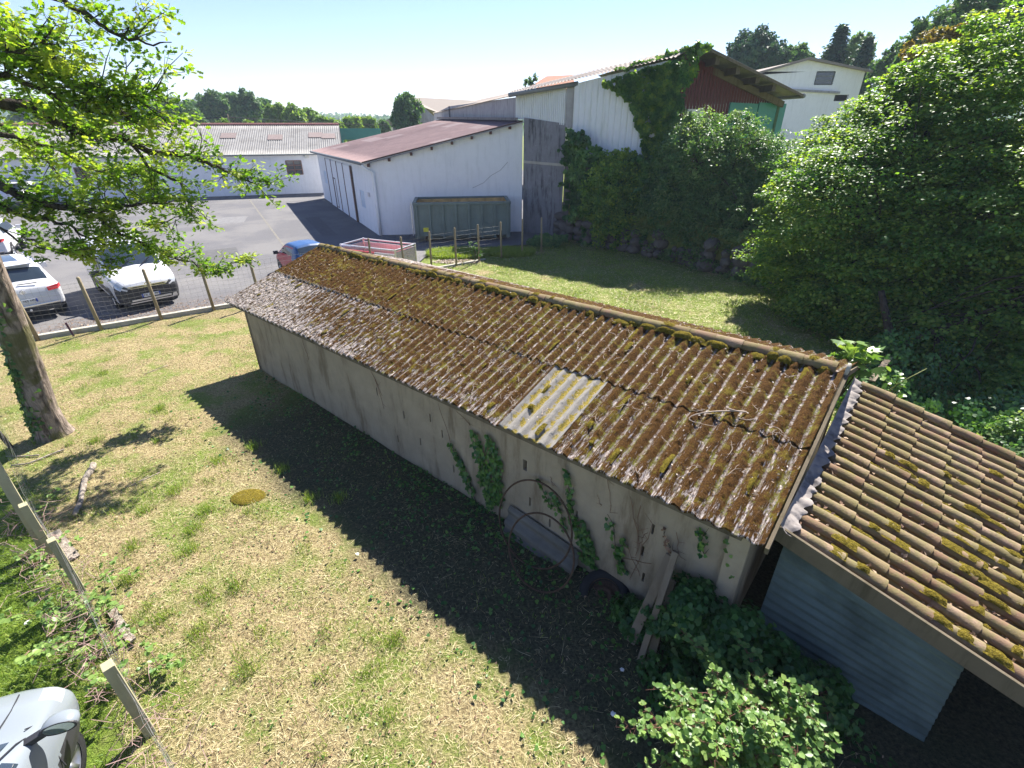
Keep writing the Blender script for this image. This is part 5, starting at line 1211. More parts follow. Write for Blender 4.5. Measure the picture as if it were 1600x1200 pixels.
mb = MB(); mb.beam((-4.2, 19.6, .03), (-2.2, 21.05, .05), .12, .10); mb.beam((-2.1, 21.1, .05), (-1.2, 21.85, .03), .12, .10); o = mb.build('mossy_sleeper', CONC, bevel=.02); tag(o, 'mossy edging beam at the foot of the posts behind the shed', 'edging')

# garden fence of squared posts at the bottom left
GP = [((-6.72, 5.08), 1.55, .14, 'thick squared garden fence post rising out at the left edge', (-.1, .1)), ((-6.52, 4.98), .92, .11, 'squared garden post with pale cut top leaning beside the thick post', (0, 0)), ((-5.55, 4.30), .98, .10, 'squared garden post half buried in bramble leaves', (0, 0)),
      ((-3.64, 2.68), 1.06, .115, 'nearest squared garden post with ivy leaf against it, bottom left', (-.04, .03))]
for (x, y), h, w_, lb, ln in GP: post('garden_post', (x, y, 0), h, w_, WOODG, lb, 'squared posts of the garden fence', ln)
wire_fence([(-2.6, 1.9), (-3.64, 2.72), (-5.55, 4.34), (-6.6, 5.1), (-9.8, 7.9)], .05, .95, 6, .3, .0016, 'rusty wire between the squared garden posts')

# ================================================================== SMALL THINGS IN THE PLOT
mb = MB(); mb.lathe((-4.31, 6.16, -.01), (0, 0, 1), [(.27, 0), (.28, .03), (.26, .045), (.12, .05), (0, .05)], 30)
o = mb.build('mossy_stump', GMOSS, smooth=True); o.data.transform(Matrix.Translation((-4.31, 6.16, 0)) @ Matrix.Diagonal((1.0, .72, 1, 1)) @ Matrix.Translation((4.31, -6.16, 0))); tag(o, 'flat round stump covered in ochre moss in the mown grass', 'stump')
def stick(name, pts, r, mat, label, cat='branch', n=8):
    mb = MB(); k = len(pts); P_ = [Vector(p) for p in pts]; P2 = []
    for a, b in zip(P_[:-1], P_[1:]):
        for t in (0, .33, .66): P2.append(a.lerp(b, t) + Vector((random.uniform(-1, 1), random.uniform(-1, 1), 0)) * r * .5)
    P2.append(P_[-1]); rr = [r * (1 - .35 * i / len(P2)) * random.uniform(.85, 1.1) for i in range(len(P2))]
    o = mb.tube(P2, rr, n).build(name, mat, smooth=True); tag(o, label, cat); return o
g = lambda x, y, z=.03: gnd(x, y, z)
PALEW = bark('pale_bark', (.17, .14, .11), (.38, .33, .28))
stick('fallen_branch', [g(145, 725, .05), g(137, 745, .05), g(128, 772, .05), g(116, 805, .05)], .055, PALEW, 'pale barked log lying in the dry grass near the garden fence')
stick('long_stick', [g(100, 702), g(75, 712), g(45, 724), g(18, 727)], .018, PALEW, 'long thin curved stick lying below the oak trunk', 'stick')
stick('long_stick', [g(60, 711), g(35, 713), g(10, 713)], .015, PALEW, 'shorter straight stick lying beside the curved one below the oak', 'stick')
stick('thin_cane', [g(250, 738), g(190, 765)], .008, PALEW, 'thin pale cane lying right of the barked log', 'stick')
stick('thin_cane', [g(232, 743), g(205, 760)], .006, PALEW, 'short pale cane next to the longer one right of the log', 'stick')
stick('thin_cane', [g(262, 570), g(225, 585)], .008, PALEW, 'bare cane in the dappled shade right of the oak', 'stick')
stick('bare_twig', [g(915, 497, .1), g(880, 500, .2), g(862, 510, .05)], .025, BARK_LIMB, 'dark broken branch just behind the shed ridge', 'branch')
mb = MB(); a, b = g(82, 832, .02), g(114, 874, .02); c = a + (b - a).cross(Vector((0, 0, 1))).normalized() * .18; mb.beam(a, b, .17, .02)
o = mb.build('slatted_board', PALEW); tag(o, 'pale weathered board lying against the garden fence foot', 'board')
mb = MB(); mb.beam(g(172, 950), g(206, 1002), .09, .03); o = mb.build('broken_lath', PALEW); tag(o, 'broken pale lath in the grass beside the brambles', 'board')
def crumple(px, py, s, label):
    bm = bmesh.new(); bmesh.ops.create_icosphere(bm, subdivisions=2, radius=s)
    for v in bm.verts: v.co *= random.uniform(.6, 1.15); v.co.z *= .35
    me = bpy.data.meshes.new('litter'); bm.to_mesh(me); bm.free(); o = link('litter', me, PAPER); o.location = g(px, py, .04); tag(o, label, 'litter')
crumple(43, 973, .035, 'crumpled white scrap on the lawn beyond the garden fence'); crumple(958, 1115, .028, 'pale scrap in the shaded ivy at the bottom')
crumple(972, 1046, .025, 'small whitish scrap left of the leaning planks')

# two iron hoops against the wall
def hoop(px, py, r, leanb, label, rr=.013, a_shift=0.0):
    c = px; mb = MB(); ax = (GX * -1 + Vector((0, 0, leanb))).normalized(); mb.torus(c, ax, r, rr, 72, 8)
    k_ = c + Vector((0, 0, r)); o = mb.build('iron_hoop', RUST, smooth=True); tag(o, label, 'hoop', 'rusty hoops leaning on the shed wall'); return o
h1 = onpl(833, 848, B(0, -.16, 0), GX); h2 = onpl(843, 880, B(0, -.42, 0), GX)
hoop(Vector((h1.x, h1.y, .60)), None, .60, .35, 'larger rusty iron hoop leaning on the shed wall')
hoop(Vector((h2.x, h2.y, .50)), None, .50, .45, 'smaller rusty iron hoop standing in front of the larger one')
# leaning piece of corrugated sheet behind them
p0, p1 = gnd(770, 815, 0), gnd(875, 905, 0)
d_ = (p1 - p0).normalized(); bk = GX * .28
o = corr_roof('leaning_corrugated_sheet', B(3.25, -.30, .05, False), B(2.05, -.34, .05, False), B(2.05, .06, .62, False), B(3.25, .06, .62, False), mat_corr('old_grey_sheet', (.40, .38, .34), (.15, .15, .12)), None, pitch=.2, amp=.03, spw=12, rows=6)
o2 = None
bpy.data.objects.remove(o)
o = corr_roof('leaning_corrugated_sheet', B(3.25, -.12, .0, False), B(3.25, .07, .42, False), B(2.0, .07, .30, False), B(2.0, -.16, -.12, False), mat_corr('old_grey_sheet', (.17, .16, .135), (.06, .06, .045)), None, pitch=.2, amp=.03, spw=14, rows=6)
tag(o, 'piece of grey corrugated sheet propped on the wall behind the hoops', 'roof sheet')
# worn tyre on a rim lying in the ivy
c = gnd(944, 930, .0); w_ = empty('old_wheel', c); tag(w_, 'old rusty wheel half buried in ivy at the wall foot', 'wheel')
mb = MB(); mb.torus(c, (-.25, -.45, 1), .26, .075, 40, 10); keep(mb.build('tyre', TYRE, smooth=True), w_)
mb = MB(); mb.lathe(c, (-.25, -.45, 1), [(.20, .06), (.19, -.01), (.12, -.02), (.11, .03), (.05, .035), (.04, 0)], 30); r_o = keep(mb.build('rim', RUST, smooth=True), w_)
# leaning planks, short beams and posts in the ivy heap
def plank(p0, p1, w_, t, mat, label, up=None, group=None):
    mb = MB(); mb.beam(p0, p1, w_, t, up=up or GX); o = mb.build('leaning_plank', mat, bevel=.006); tag(o, label, 'plank', group); return o
PLANKM = mat_render('old_plank', (.20, .165, .12), (.09, .07, .045), .7)
def lean_to_wall(bx, by, tx, ty, bb):
    base = gnd(bx, by, 0); top_ = onpl(tx, ty, B(0, bb, 0), GX); return base, top_
b0, t0 = lean_to_wall(985, 1003, 1048, 868, -.02); plank(b0, t0, .11, .035, PLANKM, 'left plank of the pair leaning on the shed wall')
b0, t0 = lean_to_wall(1000, 1034, 1056, 862, -.06); plank(b0, t0, .07, .05, PLANKM, 'right plank of the pair leaning on the shed wall')
b0, t0 = lean_to_wall(1014, 1040, 1050, 905, -.10); plank(b0, t0, .09, .04, WOOD, 'dark rotten plank just right of the leaning pair')
for (bx, by), z, r, lb in (((1075, 1008), .75, .055, 'broken grey stump post among the ivy, left one'), ((1120, 1010), .65, .06, 'thick broken post by the lean-to corner, right one'), ((1125, 935), 1.2, .04, 'thin post rising through the ivy against the corner')):
    o = stick('broken_post', [gnd(bx, by, 0), gnd(bx, by, 0) + Vector((.03, .06, z / 2)), gnd(bx, by, 0) + Vector((.04, .10, z))], r, WOOD, lb, 'post')
# slanted board and stub trunk in the dark behind the lean-to
mb = MB(); a, b = at(1372, 578, 9.6), at(1390, 560, 10); mb.beam(at(1362, 595, 9.2), at(1390, 558, 10), .12, .03); o = mb.build('slanted_board', PLANKM); tag(o, 'slanted board in the dark thicket beyond the lean-to ridge', 'board')
# ================================================================== THE OAK AT THE LEFT
oak = empty('oak_tree', (-8.95, 8.0, 0)); tag(oak, 'leaning oak at the left with ivied furrowed trunk and limbs over the car park', 'tree')
tb = Vector((-8.95, 8.0, 0)); tp = [tb, at(66, 640, 8.0), at(42, 570, 8.0), at(6, 480, 7.95), at(-40, 370, 7.9), at(-110, 230, 7.9), at(-190, 60, 7.8)]
tp[0] = gnd(88, 684, -.1)
nseg = 28; V = []; F = []
rr = [.27, .235, .222, .212, .2, .19, .17]
for i in range(61):
    t = i / 60 * 6; k_ = min(5, int(t)); f_ = t - k_; p = tp[k_].lerp(tp[k_ + 1], f_); r = rr[k_] * (1 - f_) + rr[k_ + 1] * f_
    if i < 6: r *= 1 + .35 * (1 - i / 6) ** 2
    for j in range(nseg * 3):
        a = 2 * math.pi * j / (nseg * 3); bump_ = 1 + .07 * (vnoise(np.array([a * 7.]), np.array([t * 2.2]), 12, 3)[0] - .5) + (.05 * math.sin(3 * a + 1) if i < 8 else 0)
        V.append((p.x + math.cos(a) * r * bump_, p.y + math.sin(a) * r * bump_, p.z))
n3 = nseg * 3; F = [(i * n3 + j, i * n3 + (j + 1) % n3, (i + 1) * n3 + (j + 1) % n3, (i + 1) * n3 + j) for i in range(60) for j in range(n3)]
keep(npmesh('trunk', V, F, BARK_OAK, smooth=True), oak)
LIMBS = [  # (px,py,Y) way points, start radius, leafiness
    ([(-120, -60, 7.6), (20, -30, 7.7), (90, -4, 7.8), (120, 15, 7.9), (165, 45, 8.0), (200, 60, 8.0), (240, 68, 8.1), (268, 66, 8.1)], .05, .35, 1.0),
    ([(-100, -10, 7.8), (0, 75, 7.8), (45, 100, 7.9), (85, 120, 7.9), (130, 135, 8.0), (190, 150, 8.1), (215, 155, 8.2), (245, 140, 8.2)], .05, 1.6, 1.0),
    ([(-60, 120, 8.0), (0, 158, 8.2), (50, 170, 8.4), (100, 195, 8.6), (150, 210, 8.8), (190, 215, 9.0), (230, 235, 9.2), (300, 245, 9.4), (340, 262, 9.6), (370, 275, 9.7), (410, 292, 9.8)], .10, 1.15, 1.0),
    ([(-70, 230, 7.8), (0, 290, 7.8), (40, 310, 7.9), (90, 322, 8.1), (130, 330, 8.3), (180, 325, 8.6), (230, 315, 8.8), (270, 320, 9.0)], .075, .8, .8),
    ([(-80, 300, 7.6), (0, 320, 7.6), (30, 335, 7.8), (80, 345, 8.0), (110, 352, 8.1), (135, 370, 8.2), (170, 385, 8.3)], .05, .5, .65),
    ([(110, 326, 8.2), (160, 345, 8.6), (190, 365, 8.9), (230, 385, 9.3), (260, 400, 9.6), (300, 410, 9.9), (335, 422, 10.2), (395, 402, 10.5)], .035, .85, .6),
    ([(200, 222, 9.0), (235, 260, 9.2), (280, 285, 9.4), (300, 330, 9.5), (250, 352, 9.5)], .03, .8, .9),
    ([(-40, 130, 7.4), (10, 118, 7.4), (70, 140, 7.6), (120, 170, 7.8), (170, 178, 8.0), (205, 180, 8.2)], .04, 1.5, 1.0),
    ([(-60, 200, 8.4), (20, 215, 8.6), (80, 230, 8.9), (140, 262, 9.2), (200, 280, 9.4)], .05, 1.2, 1.0),
    ([(40, 372, 8.0), (90, 392, 8.1), (140, 400, 8.2), (175, 412, 8.3)], .02, .7, .6),
    ([(-20, 340, 7.4), (20, 372, 7.4), (60, 388, 7.5), (100, 398, 7.6)], .02, .45, .7),
    ([(-140, 60, 7.0), (-40, 90, 7.0), (30, 80, 7.1), (80, 70, 7.2)], .03, 1.0, 1.0),
    ([(-140, 150, 9.0), (-20, 180, 10.0), (60, 240, 10.8), (120, 300, 11.4)], .05, .7, .9),
]
mb = MB(); lp = []; ld = []; lt = []
for pts, r0, dens, sp in LIMBS:
    P_ = [at(*p) for p in pts]; Q = []
    for a, b in zip(P_[:-1], P_[1:]):
        for t in (0, .25, .5, .75): Q.append(a.lerp(b, t) + Vector((random.uniform(-1, 1), random.uniform(-1, 1), random.uniform(-1, 1))) * .028)
    Q.append(P_[-1]); n = len(Q); mb.tube(Q, [max(.006, r0 * (1 - i / n) ** .8) for i in range(n)], 7)
    L = sum((b - a).length for a, b in zip(Q[:-1], Q[1:])); m = int(L * 14.5 * dens)
    for _ in range(m):
        i = random.randint(2, n - 1) if n > 3 else 1; s = Q[i]; fw = (Q[min(i + 1, n - 1)] - Q[i - 1]).normalized()
        dr = (fw * .9 + Vector((random.gauss(0, .65), random.gauss(0, .6), random.gauss(.12, .5)))).normalized(); l = random.uniform(.18, .75) * sp
        e = s + dr * l; mid = s.lerp(e, .55) + Vector((0, 0, .05 * l)) + Vector((random.uniform(-1, 1), random.uniform(-1, 1), random.uniform(-1, 1))) * .05
        mb.tube([s, mid, e], [.009, .006, .003], 4, cap=False)
        tips = [e, mid]
        for q in range(random.randint(1, 3)):
            d2 = (dr + Vector((random.gauss(0, .8), random.gauss(0, .8), random.gauss(.1, .6)))).normalized(); e2 = mid + d2 * l * .5; mb.tube([mid, e2], [.005, .002], 3, cap=False); tips.append(e2)
        tn = random.random()
        for tpnt in tips:
            for q in range(random.randint(7, 12)):
                o_ = Vector((random.gauss(0, .05), random.gauss(0, .05), random.gauss(0, .03))); lp.append(tpnt + o_); ld.append(dr * .5 + o_ * 14); lt.append(tn)
keep(mb.build('limbs', BARK_LIMB, smooth=True), oak)
lt = np.array(lt)
keep(leaves('foliage', lp, .092, LEAF_OAK, None, 'oak', up=(0, 0, 1), spread=.55, direc=np.array(ld), tint=lt), oak)
# rest of the crown, out of frame to the left: it shades the ground by the trunk
p, n_, t_ = clumped([((-11.2, 8.6, 6.2), (2.6, 2.6, 2.0)), ((-10.4, 10.6, 5.2), (1.5, 1.8, 1.4)), ((-9.6, 12.4, 5.3), (.6, 1.0, .5)), ((-9.6, 6.5, 9.0), (3, 3, 1.6))], 4200, .22, 60)
def infront(q):
    q = np.asarray(q); dep = q[:, 1] * _c - (q[:, 2] - CAM_H) * _s; X = 800 + CAM_F * q[:, 0] / np.maximum(dep, .1); return X
okk = infront(p) < 40
keep(leaves('outer_foliage', p[okk], .11, LEAF_OAK, None, 'oak', up=n_[okk], spread=.6, tint=t_[okk]), oak)
# ivy on the trunk
pts, nn = [], []
for _ in range(1100):
    t = random.uniform(.0, 4.3); k_ = int(t); q = tp[k_].lerp(tp[k_ + 1], t - k_); r = rr[k_] * 1.03; a = random.gauss(-2.4, .62); 
    if vnoise(np.array([a * 3.]), np.array([t * 3.]), 7, 2)[0] < .42: continue
    pts.append((q.x + math.cos(a) * r, q.y + math.sin(a) * r, q.z)); nn.append((math.cos(a), math.sin(a), .3))
keep(leaves('trunk_ivy', pts, .075, LEAF_SHRUB, None, 'ivy', up=np.array(nn), spread=.5), oak)

# ================================================================== THICKET AND TREES AT THE RIGHT
tree('hazel_thicket', 'huge bright green hazel thicket filling the right side', 'tree',
     [blob(1330, 330, 15, 115), blob(1430, 245, 15.5, 118), blob(1540, 180, 15, 125), blob(1500, 380, 13.5, 140), blob(1620, 330, 12.5, 150), blob(1620, 520, 10.8, 120), blob(1400, 440, 13.2, 105), blob(1250, 395, 16, 72), blob(1370, 230, 17, 80), blob(1290, 250, 17, 60), blob(1500, 520, 11.5, 95), blob(1222, 310, 17, 40), blob(1330, 470, 13.4, 80), blob(1440, 520, 12, 80), blob(1460, 130, 16, 60), blob(1560, 90, 15.5, 70), blob(1390, 165, 16.5, 45)],
     330000, .085, LEAF_HAZEL, BARK_LIMB, base=(11.0, 12.5, 0), r0=.18, shape='round', clump=.26, per=75, seed=3, flat=.30, inner=.3, spread=.42, core=0, layer=.55)
tree('hazel_sprays', 'lower shaded hazel branches hanging over the dark yard corner, with added unseen crowns casting shade', 'tree',
     [blob(1790, 400, 10.4, 120), blob(1740, 300, 11.5, 110), blob(1290, 490, 14.5, 70), blob(1400, 540, 12, 75), blob(1480, 600, 10.5, 75), blob(1560, 640, 9.4, 85), blob(1210, 440, 18, 42), blob(1420, 640, 9.6, 45), blob(1360, 570, 11.5, 50)], 110000, .08, LEAF_HAZEL, BARK_LIMB, base=(8.7, 11.3, 0), r0=.12, shape='round', clump=.2, per=50, seed=4, flat=.35, inner=.4, core=0, layer=.5)  # first two crown masses lie out of frame, added to shade the ground
tree('grey_green_shrub', 'tall grey-green willow-like shrub below the maroon gable', 'shrub',
     [blob(1090, 255, 22.5, 68), blob(1150, 235, 22.5, 55), blob(1050, 330, 22.5, 58), blob(1120, 340, 21.5, 68), blob(1190, 260, 21.5, 50), blob(1075, 215, 22.8, 36), blob(1165, 400, 20.5, 45), blob(1100, 400, 21, 45), blob(1160, 340, 20.8, 52), blob(1190, 380, 20, 40), blob(1130, 290, 22, 50), blob(1200, 310, 20.5, 45), blob(1165, 365, 19.6, 42), blob(1110, 425, 20.4, 32), blob(1150, 442, 19.3, 34), blob(1185, 450, 18.5, 36), blob(1060, 405, 21.8, 30)],
     165000, .10, LEAF_SHRUB, BARK_LIMB, base=(8.0, 22.0, 0), r0=.12, clump=.17, per=45, seed=5, flat=.6, inner=.3)
tree('young_hazel', 'lighter bushy sapling in front of the white board cladding', 'shrub',
     [blob(965, 285, 24.4, 46), blob(945, 320, 24.4, 38), blob(990, 320, 24.2, 38), blob(970, 258, 24.4, 28), blob(1000, 270, 24.2, 24), blob(960, 355, 24, 34)],
     30000, .11, LEAF_HAZEL, BARK_LIMB, base=(5.3, 24.0, 0), r0=.07, shape='round', clump=.22, per=40, seed=6, flat=.6)
def vines(name, label, blobs, n, size, mat=LEAF_IVY, per=50, clump=.26, ymax=None):
    p, nn, tt = clumped(blobs, n, clump, per, .9, .3); o = leaves(name, p, size, mat, None, 'ivy', up=nn * .6 + np.array([0, -.9, .3]), spread=.45, tint=tt); tag(o, label, 'climber'); return o
def inpoly(x, y, P):
    r = np.zeros(len(x), bool); n = len(P)
    for i in range(n):
        x1, y1 = P[i]; x2, y2 = P[(i + 1) % n]; c_ = ((y1 > y) != (y2 > y)) & (x < (x2 - x1) * (y - y1) / (y2 - y1 + 1e-9) + x1); r ^= c_
    return r
def facade_ivy(name, label, poly, yx, yy, n, size, bulge, mat=LEAF_IVY, edge=14, seed=0):
    """ivy on a facade seen across the yard: outline frayed with noise, thickness bulging off the wall"""
    P = np.array(poly, float); x0, y0 = P.min(0) - edge; x1, y1 = P.max(0) + edge
    x = rng.uniform(x0, x1, n * 4); y = rng.uniform(y0, y1, n * 4)
    wx = (vnoise(x / 9, y / 9, seed, 3) - .5) * edge * 2.4; wy = (vnoise(x / 9, y / 9, seed + 5, 3) - .5) * edge * 2.4
    k_ = inpoly(x + wx, y + wy, poly) & (vnoise(x / 7, y / 10, seed + 9, 3) > .34); x, y = x[k_][:n], y[k_][:n]
    b_ = bulge * (.15 + vnoise(x / 16, y / 20, seed + 3, 3) ** 2 * 1.7) * rng.uniform(.3, 1, len(x)); Y = np.interp(x, yx, yy) - b_
    pts = np.array([at(a, b, c) for a, b, c in zip(x, y, Y)])
    up = np.stack([(vnoise(x / 12, y / 12, seed + 21, 2) - .5) * 2.5, -.9 + 0 * x, .35 + (vnoise(x / 10, y / 10, seed + 31, 2) - .5) * 1.6], -1)
    tt = vnoise(x / 10, y / 10, seed + 41, 3); o = leaves(name, pts, size, mat, None, 'ivy', up=up, spread=.5, direc=np.array([0, 0, -.6]), tint=np.clip((tt - .3) * 1.8, 0, 1)); tag(o, label, 'climber'); return o
facade_ivy('ivy_curtain', 'ivy curtain hanging over the hangar corner down from the roof edge', [(940, 126), (962, 119), (1000, 110), (1050, 97), (1086, 90), (1092, 98), (1082, 120), (1068, 150), (1060, 190), (1056, 262), (1012, 262), (1004, 215), (992, 190), (984, 162), (968, 146), (948, 132)], [900, 1060, 1105], [26.3, 24.2, 25.6], 30000, .105, .45, LEAF_HAZEL, edge=7, seed=3)
facade_ivy('ridge_creeper', 'bright creeper lying along the hangar roof edge and peak', [(1040, 84), (1070, 76), (1096, 66), (1112, 72), (1104, 80), (1060, 90), (1020, 98), (960, 112), (955, 108), (1000, 98)], [940, 1100], [25.9, 24.6], 2600, .10, .5, LEAF_BRAM, edge=8, seed=13)
facade_ivy('ivy_wall', 'dark ivy covering the stone wall right of the blackened concrete', [(882, 198), (900, 205), (925, 228), (955, 247), (1000, 245), (1050, 255), (1100, 310), (1130, 400), (1095, 420), (1040, 402), (985, 385), (940, 372), (905, 385), (888, 350), (882, 260)], [880, 950, 1050, 1130], [26.9, 25.4, 23.0, 21.4], 46000, .115, 1.1, seed=23)
vines('wall_foot_ivy', 'ivy trailing over the boulders at the foot of the dark wall', [blob(1040, 400, 22.6, 26, .5, .7), blob(1085, 412, 21.5, 26, .5, .7), blob(1125, 428, 20.2, 28, .5, .7), blob(1165, 445, 19.0, 30, .6, .7), blob(925, 385, 25.0, 16, .5, .5)], 16000, .1)
o = vines('low_bush', 'low round green bush at the foot of the blackened wall', [blob(850, 378, 24.8, 24, .6, .45), blob(875, 374, 24.8, 14, .6, .5)], 5000, .09)
tree('far_right_oak', 'large dark tree rising behind the hazel in the top right corner', 'tree', [blob(1520, 45, 42, 62), blob(1585, 30, 42, 62), blob(1455, 72, 42, 38), blob(1620, 70, 40, 70), blob(1540, 100, 42, 70), blob(1425, 92, 42, 20)], 52000, .34, LEAF_FAR, BARK_FAR, base=(30, 42, 0), r0=.5, clump=.2, per=60, seed=8)
tree('rusty_leaved_tree', 'small orange-tinted treetop between the hazel and the dark tree', 'tree', [blob(1440, 82, 24, 26), blob(1475, 62, 24, 22), blob(1500, 52, 24, 16)], 6000, .14, LEAF_ORANGE, BARK_LIMB, base=(17, 24, 0), r0=.1, seed=9)
# umbrella pine, broadleaf and conifers beyond the houses
tree('umbrella_pine', 'rounded umbrella pine just right of the hangar peak', 'tree', [blob(1180, 82, 62, 40, 1, .75), blob(1160, 92, 62, 27, 1, .7), blob(1205, 92, 62, 27, 1, .7), blob(1182, 68, 62, 24, 1, .6)], 26000, .34, LEAF_CON, BARK_FAR, base=(24.5, 62, 0), r0=.4, clump=.16, per=60, seed=10)
tree('pale_broadleaf', 'paler broadleaf tree between the umbrella pine and the white gabled house', 'tree', [blob(1240, 92, 64, 22, 1, .8), blob(1225, 102, 64, 22), blob(1255, 100, 64, 15)], 9000, .36, LEAF_FAR, BARK_FAR, r0=.3, seed=11)
def conifer(px, py, Y, h_px, w_px, label, seed):
    b = at(px, py, Y); sc = depth_of(b) / CAM_F; H = h_px * sc; Wd = w_px * sc; rd = random.Random(seed)
    root = empty('conifer', (b.x, b.y, 0)); tag(root, label, 'tree', 'conifers behind the white gabled house'); mb = MB(); mb.tube([(b.x, b.y, 0), (b.x, b.y, b.z)], [.35, .05], 8); keep(mb.build('trunk', BARK_FAR), root)
    P_ = []; N_ = []
    for i in range(110):
        t = rd.random() ** .8; z = b.z - t * H; a = rd.uniform(0, 6.28); L = Wd * (.08 + t) * rd.uniform(.6, 1.15)
        for q in range(60):
            s = rd.random() ** .7; P_.append((b.x + math.cos(a) * L * s + rd.gauss(0, .16), b.y + math.sin(a) * L * s + rd.gauss(0, .16), z - s * L * .25 + rd.gauss(0, .12))); N_.append((math.cos(a) * .3, math.sin(a) * .3, 1))
    keep(leaves('crown', P_, .38, LEAF_CON, None, 'leaf', up=np.array(N_), spread=.5), root)
conifer(1319, 38, 62, 95, 34, 'taller pointed dark conifer above the white gabled house', 1)
conifer(1360, 58, 60, 80, 30, 'shorter conifer right of the taller pointed one', 2)
conifer(1297, 75, 66, 60, 22, 'smallest spiky conifer left of the taller pointed one', 3)
tree('pale_broadleaf', 'light tree crown squeezed between the two taller conifers', 'tree', [blob(1342, 78, 66, 20), blob(1335, 92, 66, 18)], 6000, .36, LEAF_FARL, BARK_FAR, r0=.25, seed=12)
tree('garden_tree', 'round treetops just right of the conifers behind the hazel', 'tree', [blob(1395, 100, 50, 24), blob(1415, 95, 50, 24), blob(1380, 112, 50, 20)], 9000, .3, LEAF_FAR, BARK_FAR, r0=.25, seed=13)
tree('tiny_treetop', 'small thin treetop left of the orange tiled roof', 'tree', [blob(830, 126, 50, 7, 1, 1), blob(822, 129, 50, 5), blob(835, 121, 50, 4)], 260, .25, LEAF_FAR, BARK_FAR, r0=.1, seed=14, n=None) if False else tree('tiny_treetop', 'small thin treetop left of the orange tiled roof', 'tree', [blob(830, 126, 50, 7), blob(822, 129, 50, 5), blob(835, 121, 50, 4)], 260, .25, LEAF_FAR, BARK_FAR, r0=.1, seed=14)

# treeline beyond the long outbuilding: separate trees
TL = [(262, 172, 95, 24, 0, 'dark tree at the left end of the treeline behind the oak leaves'), (290, 180, 78, 26, 0, 'darkest round tree just left of the tall pair in the treeline'), (335, 162, 92, 24, 0, 'tall green tree, left one of the tall pair above the long roof'),
      (362, 166, 96, 22, 0, 'middle tree filling the gap in the tall group above the long roof'), (384, 164, 92, 25, 0, 'tall broad tree, right one of the tall pair above the long roof'), (410, 172, 98, 20, 0, 'dense tree on the right flank of the tall pair'),
      (432, 175, 80, 17, 1, 'feathery light tree with a thin top right of the tall pair'), (460, 180, 78, 18, 1, 'yellow-green tree in the middle of the treeline'), (486, 186, 84, 18, 1, 'low feathery tree above the right end of the long roof'),
      (505, 196, 72, 14, 1, 'small bright tree touching the end of the long grey roof'), (350, 196, 62, 10, 1, 'low yellow bush peeping over the long grey ridge'), (388, 198, 62, 9, 1, 'smaller yellow bush right of the other one over the long grey ridge'),
      (230, 168, 130, 22, 0, 'hazy tree left of the pink roofed hillside house'), (225, 192, 75, 20, 0, 'dark bushy tree seen between the oak leaves'), (525, 200, 70, 15, 1, 'bright bushy tree left of the green screen'),
      (550, 195, 82, 15, 1, 'light tree behind the left half of the green screen'), (575, 194, 86, 14, 1, 'light tree behind the right half of the green screen'), (308, 168, 140, 18, 0, 'bluish far tree behind the darkest round tree'), (598, 197, 90, 10, 0, 'dark low tree beside the tiny beige house'),
      (180, 180, 100, 30, 0, 'far tree hidden among the upper oak leaves'), (120, 175, 110, 30, 0, 'far tree behind the middle of the oak foliage'), (50, 178, 110, 32, 0, 'far tree behind the left of the oak foliage')]
for i, (px, py, Y, r, kd, lb) in enumerate(TL):
    sp = [blob(px, py, Y, r * .8), blob(px - r * .45, py + r * .35, Y, r * .6), blob(px + r * .45, py + r * .3, Y, r * .6), blob(px, py + r * .8, Y, r * .8)]
    if r > 18: sp.append(blob(px + random.uniform(-.3, .3) * r, py - r * .35, Y, r * .5))
    tree('bushy_tree' if kd else 'broadleaf_tree', lb, 'tree', sp, int(2200 + r * 190), .5 if Y > 70 else .4, LEAF_FARL if kd else LEAF_FAR, BARK_FAR, r0=.3, group='trees of the line beyond the long outbuilding', clump=.22, per=40, seed=20 + i)
mb = MB(); p = at(355, 178, 66); mb.tube([(p.x, 66, 0), (p.x, 66, p.z)], [.12, .08], 8); up_ = mb.build('utility_pole', WOOD, smooth=True); tag(up_, 'thin utility pole in front of the tall trees above the long roof', 'pole')
mb = MB(); mb.beam((p.x - .7, 66, p.z - .4), (p.x + .7, 66, p.z - .4), .08, .08); keep(mb.build('crossarm', WOOD), up_)
mb = MB()
for k_ in (-.6, 0, .6):
    for sgn in (-1, 1): mb.tube([Vector((p.x + sgn * x, 66 + k_ + (0 if sgn < 0 else x * .1), p.z - .3 - .9 * math.sin(math.pi * x / 44))) for x in np.linspace(0, 40, 9)], .02, 3)
keep(mb.build('wires', DARK), up_)

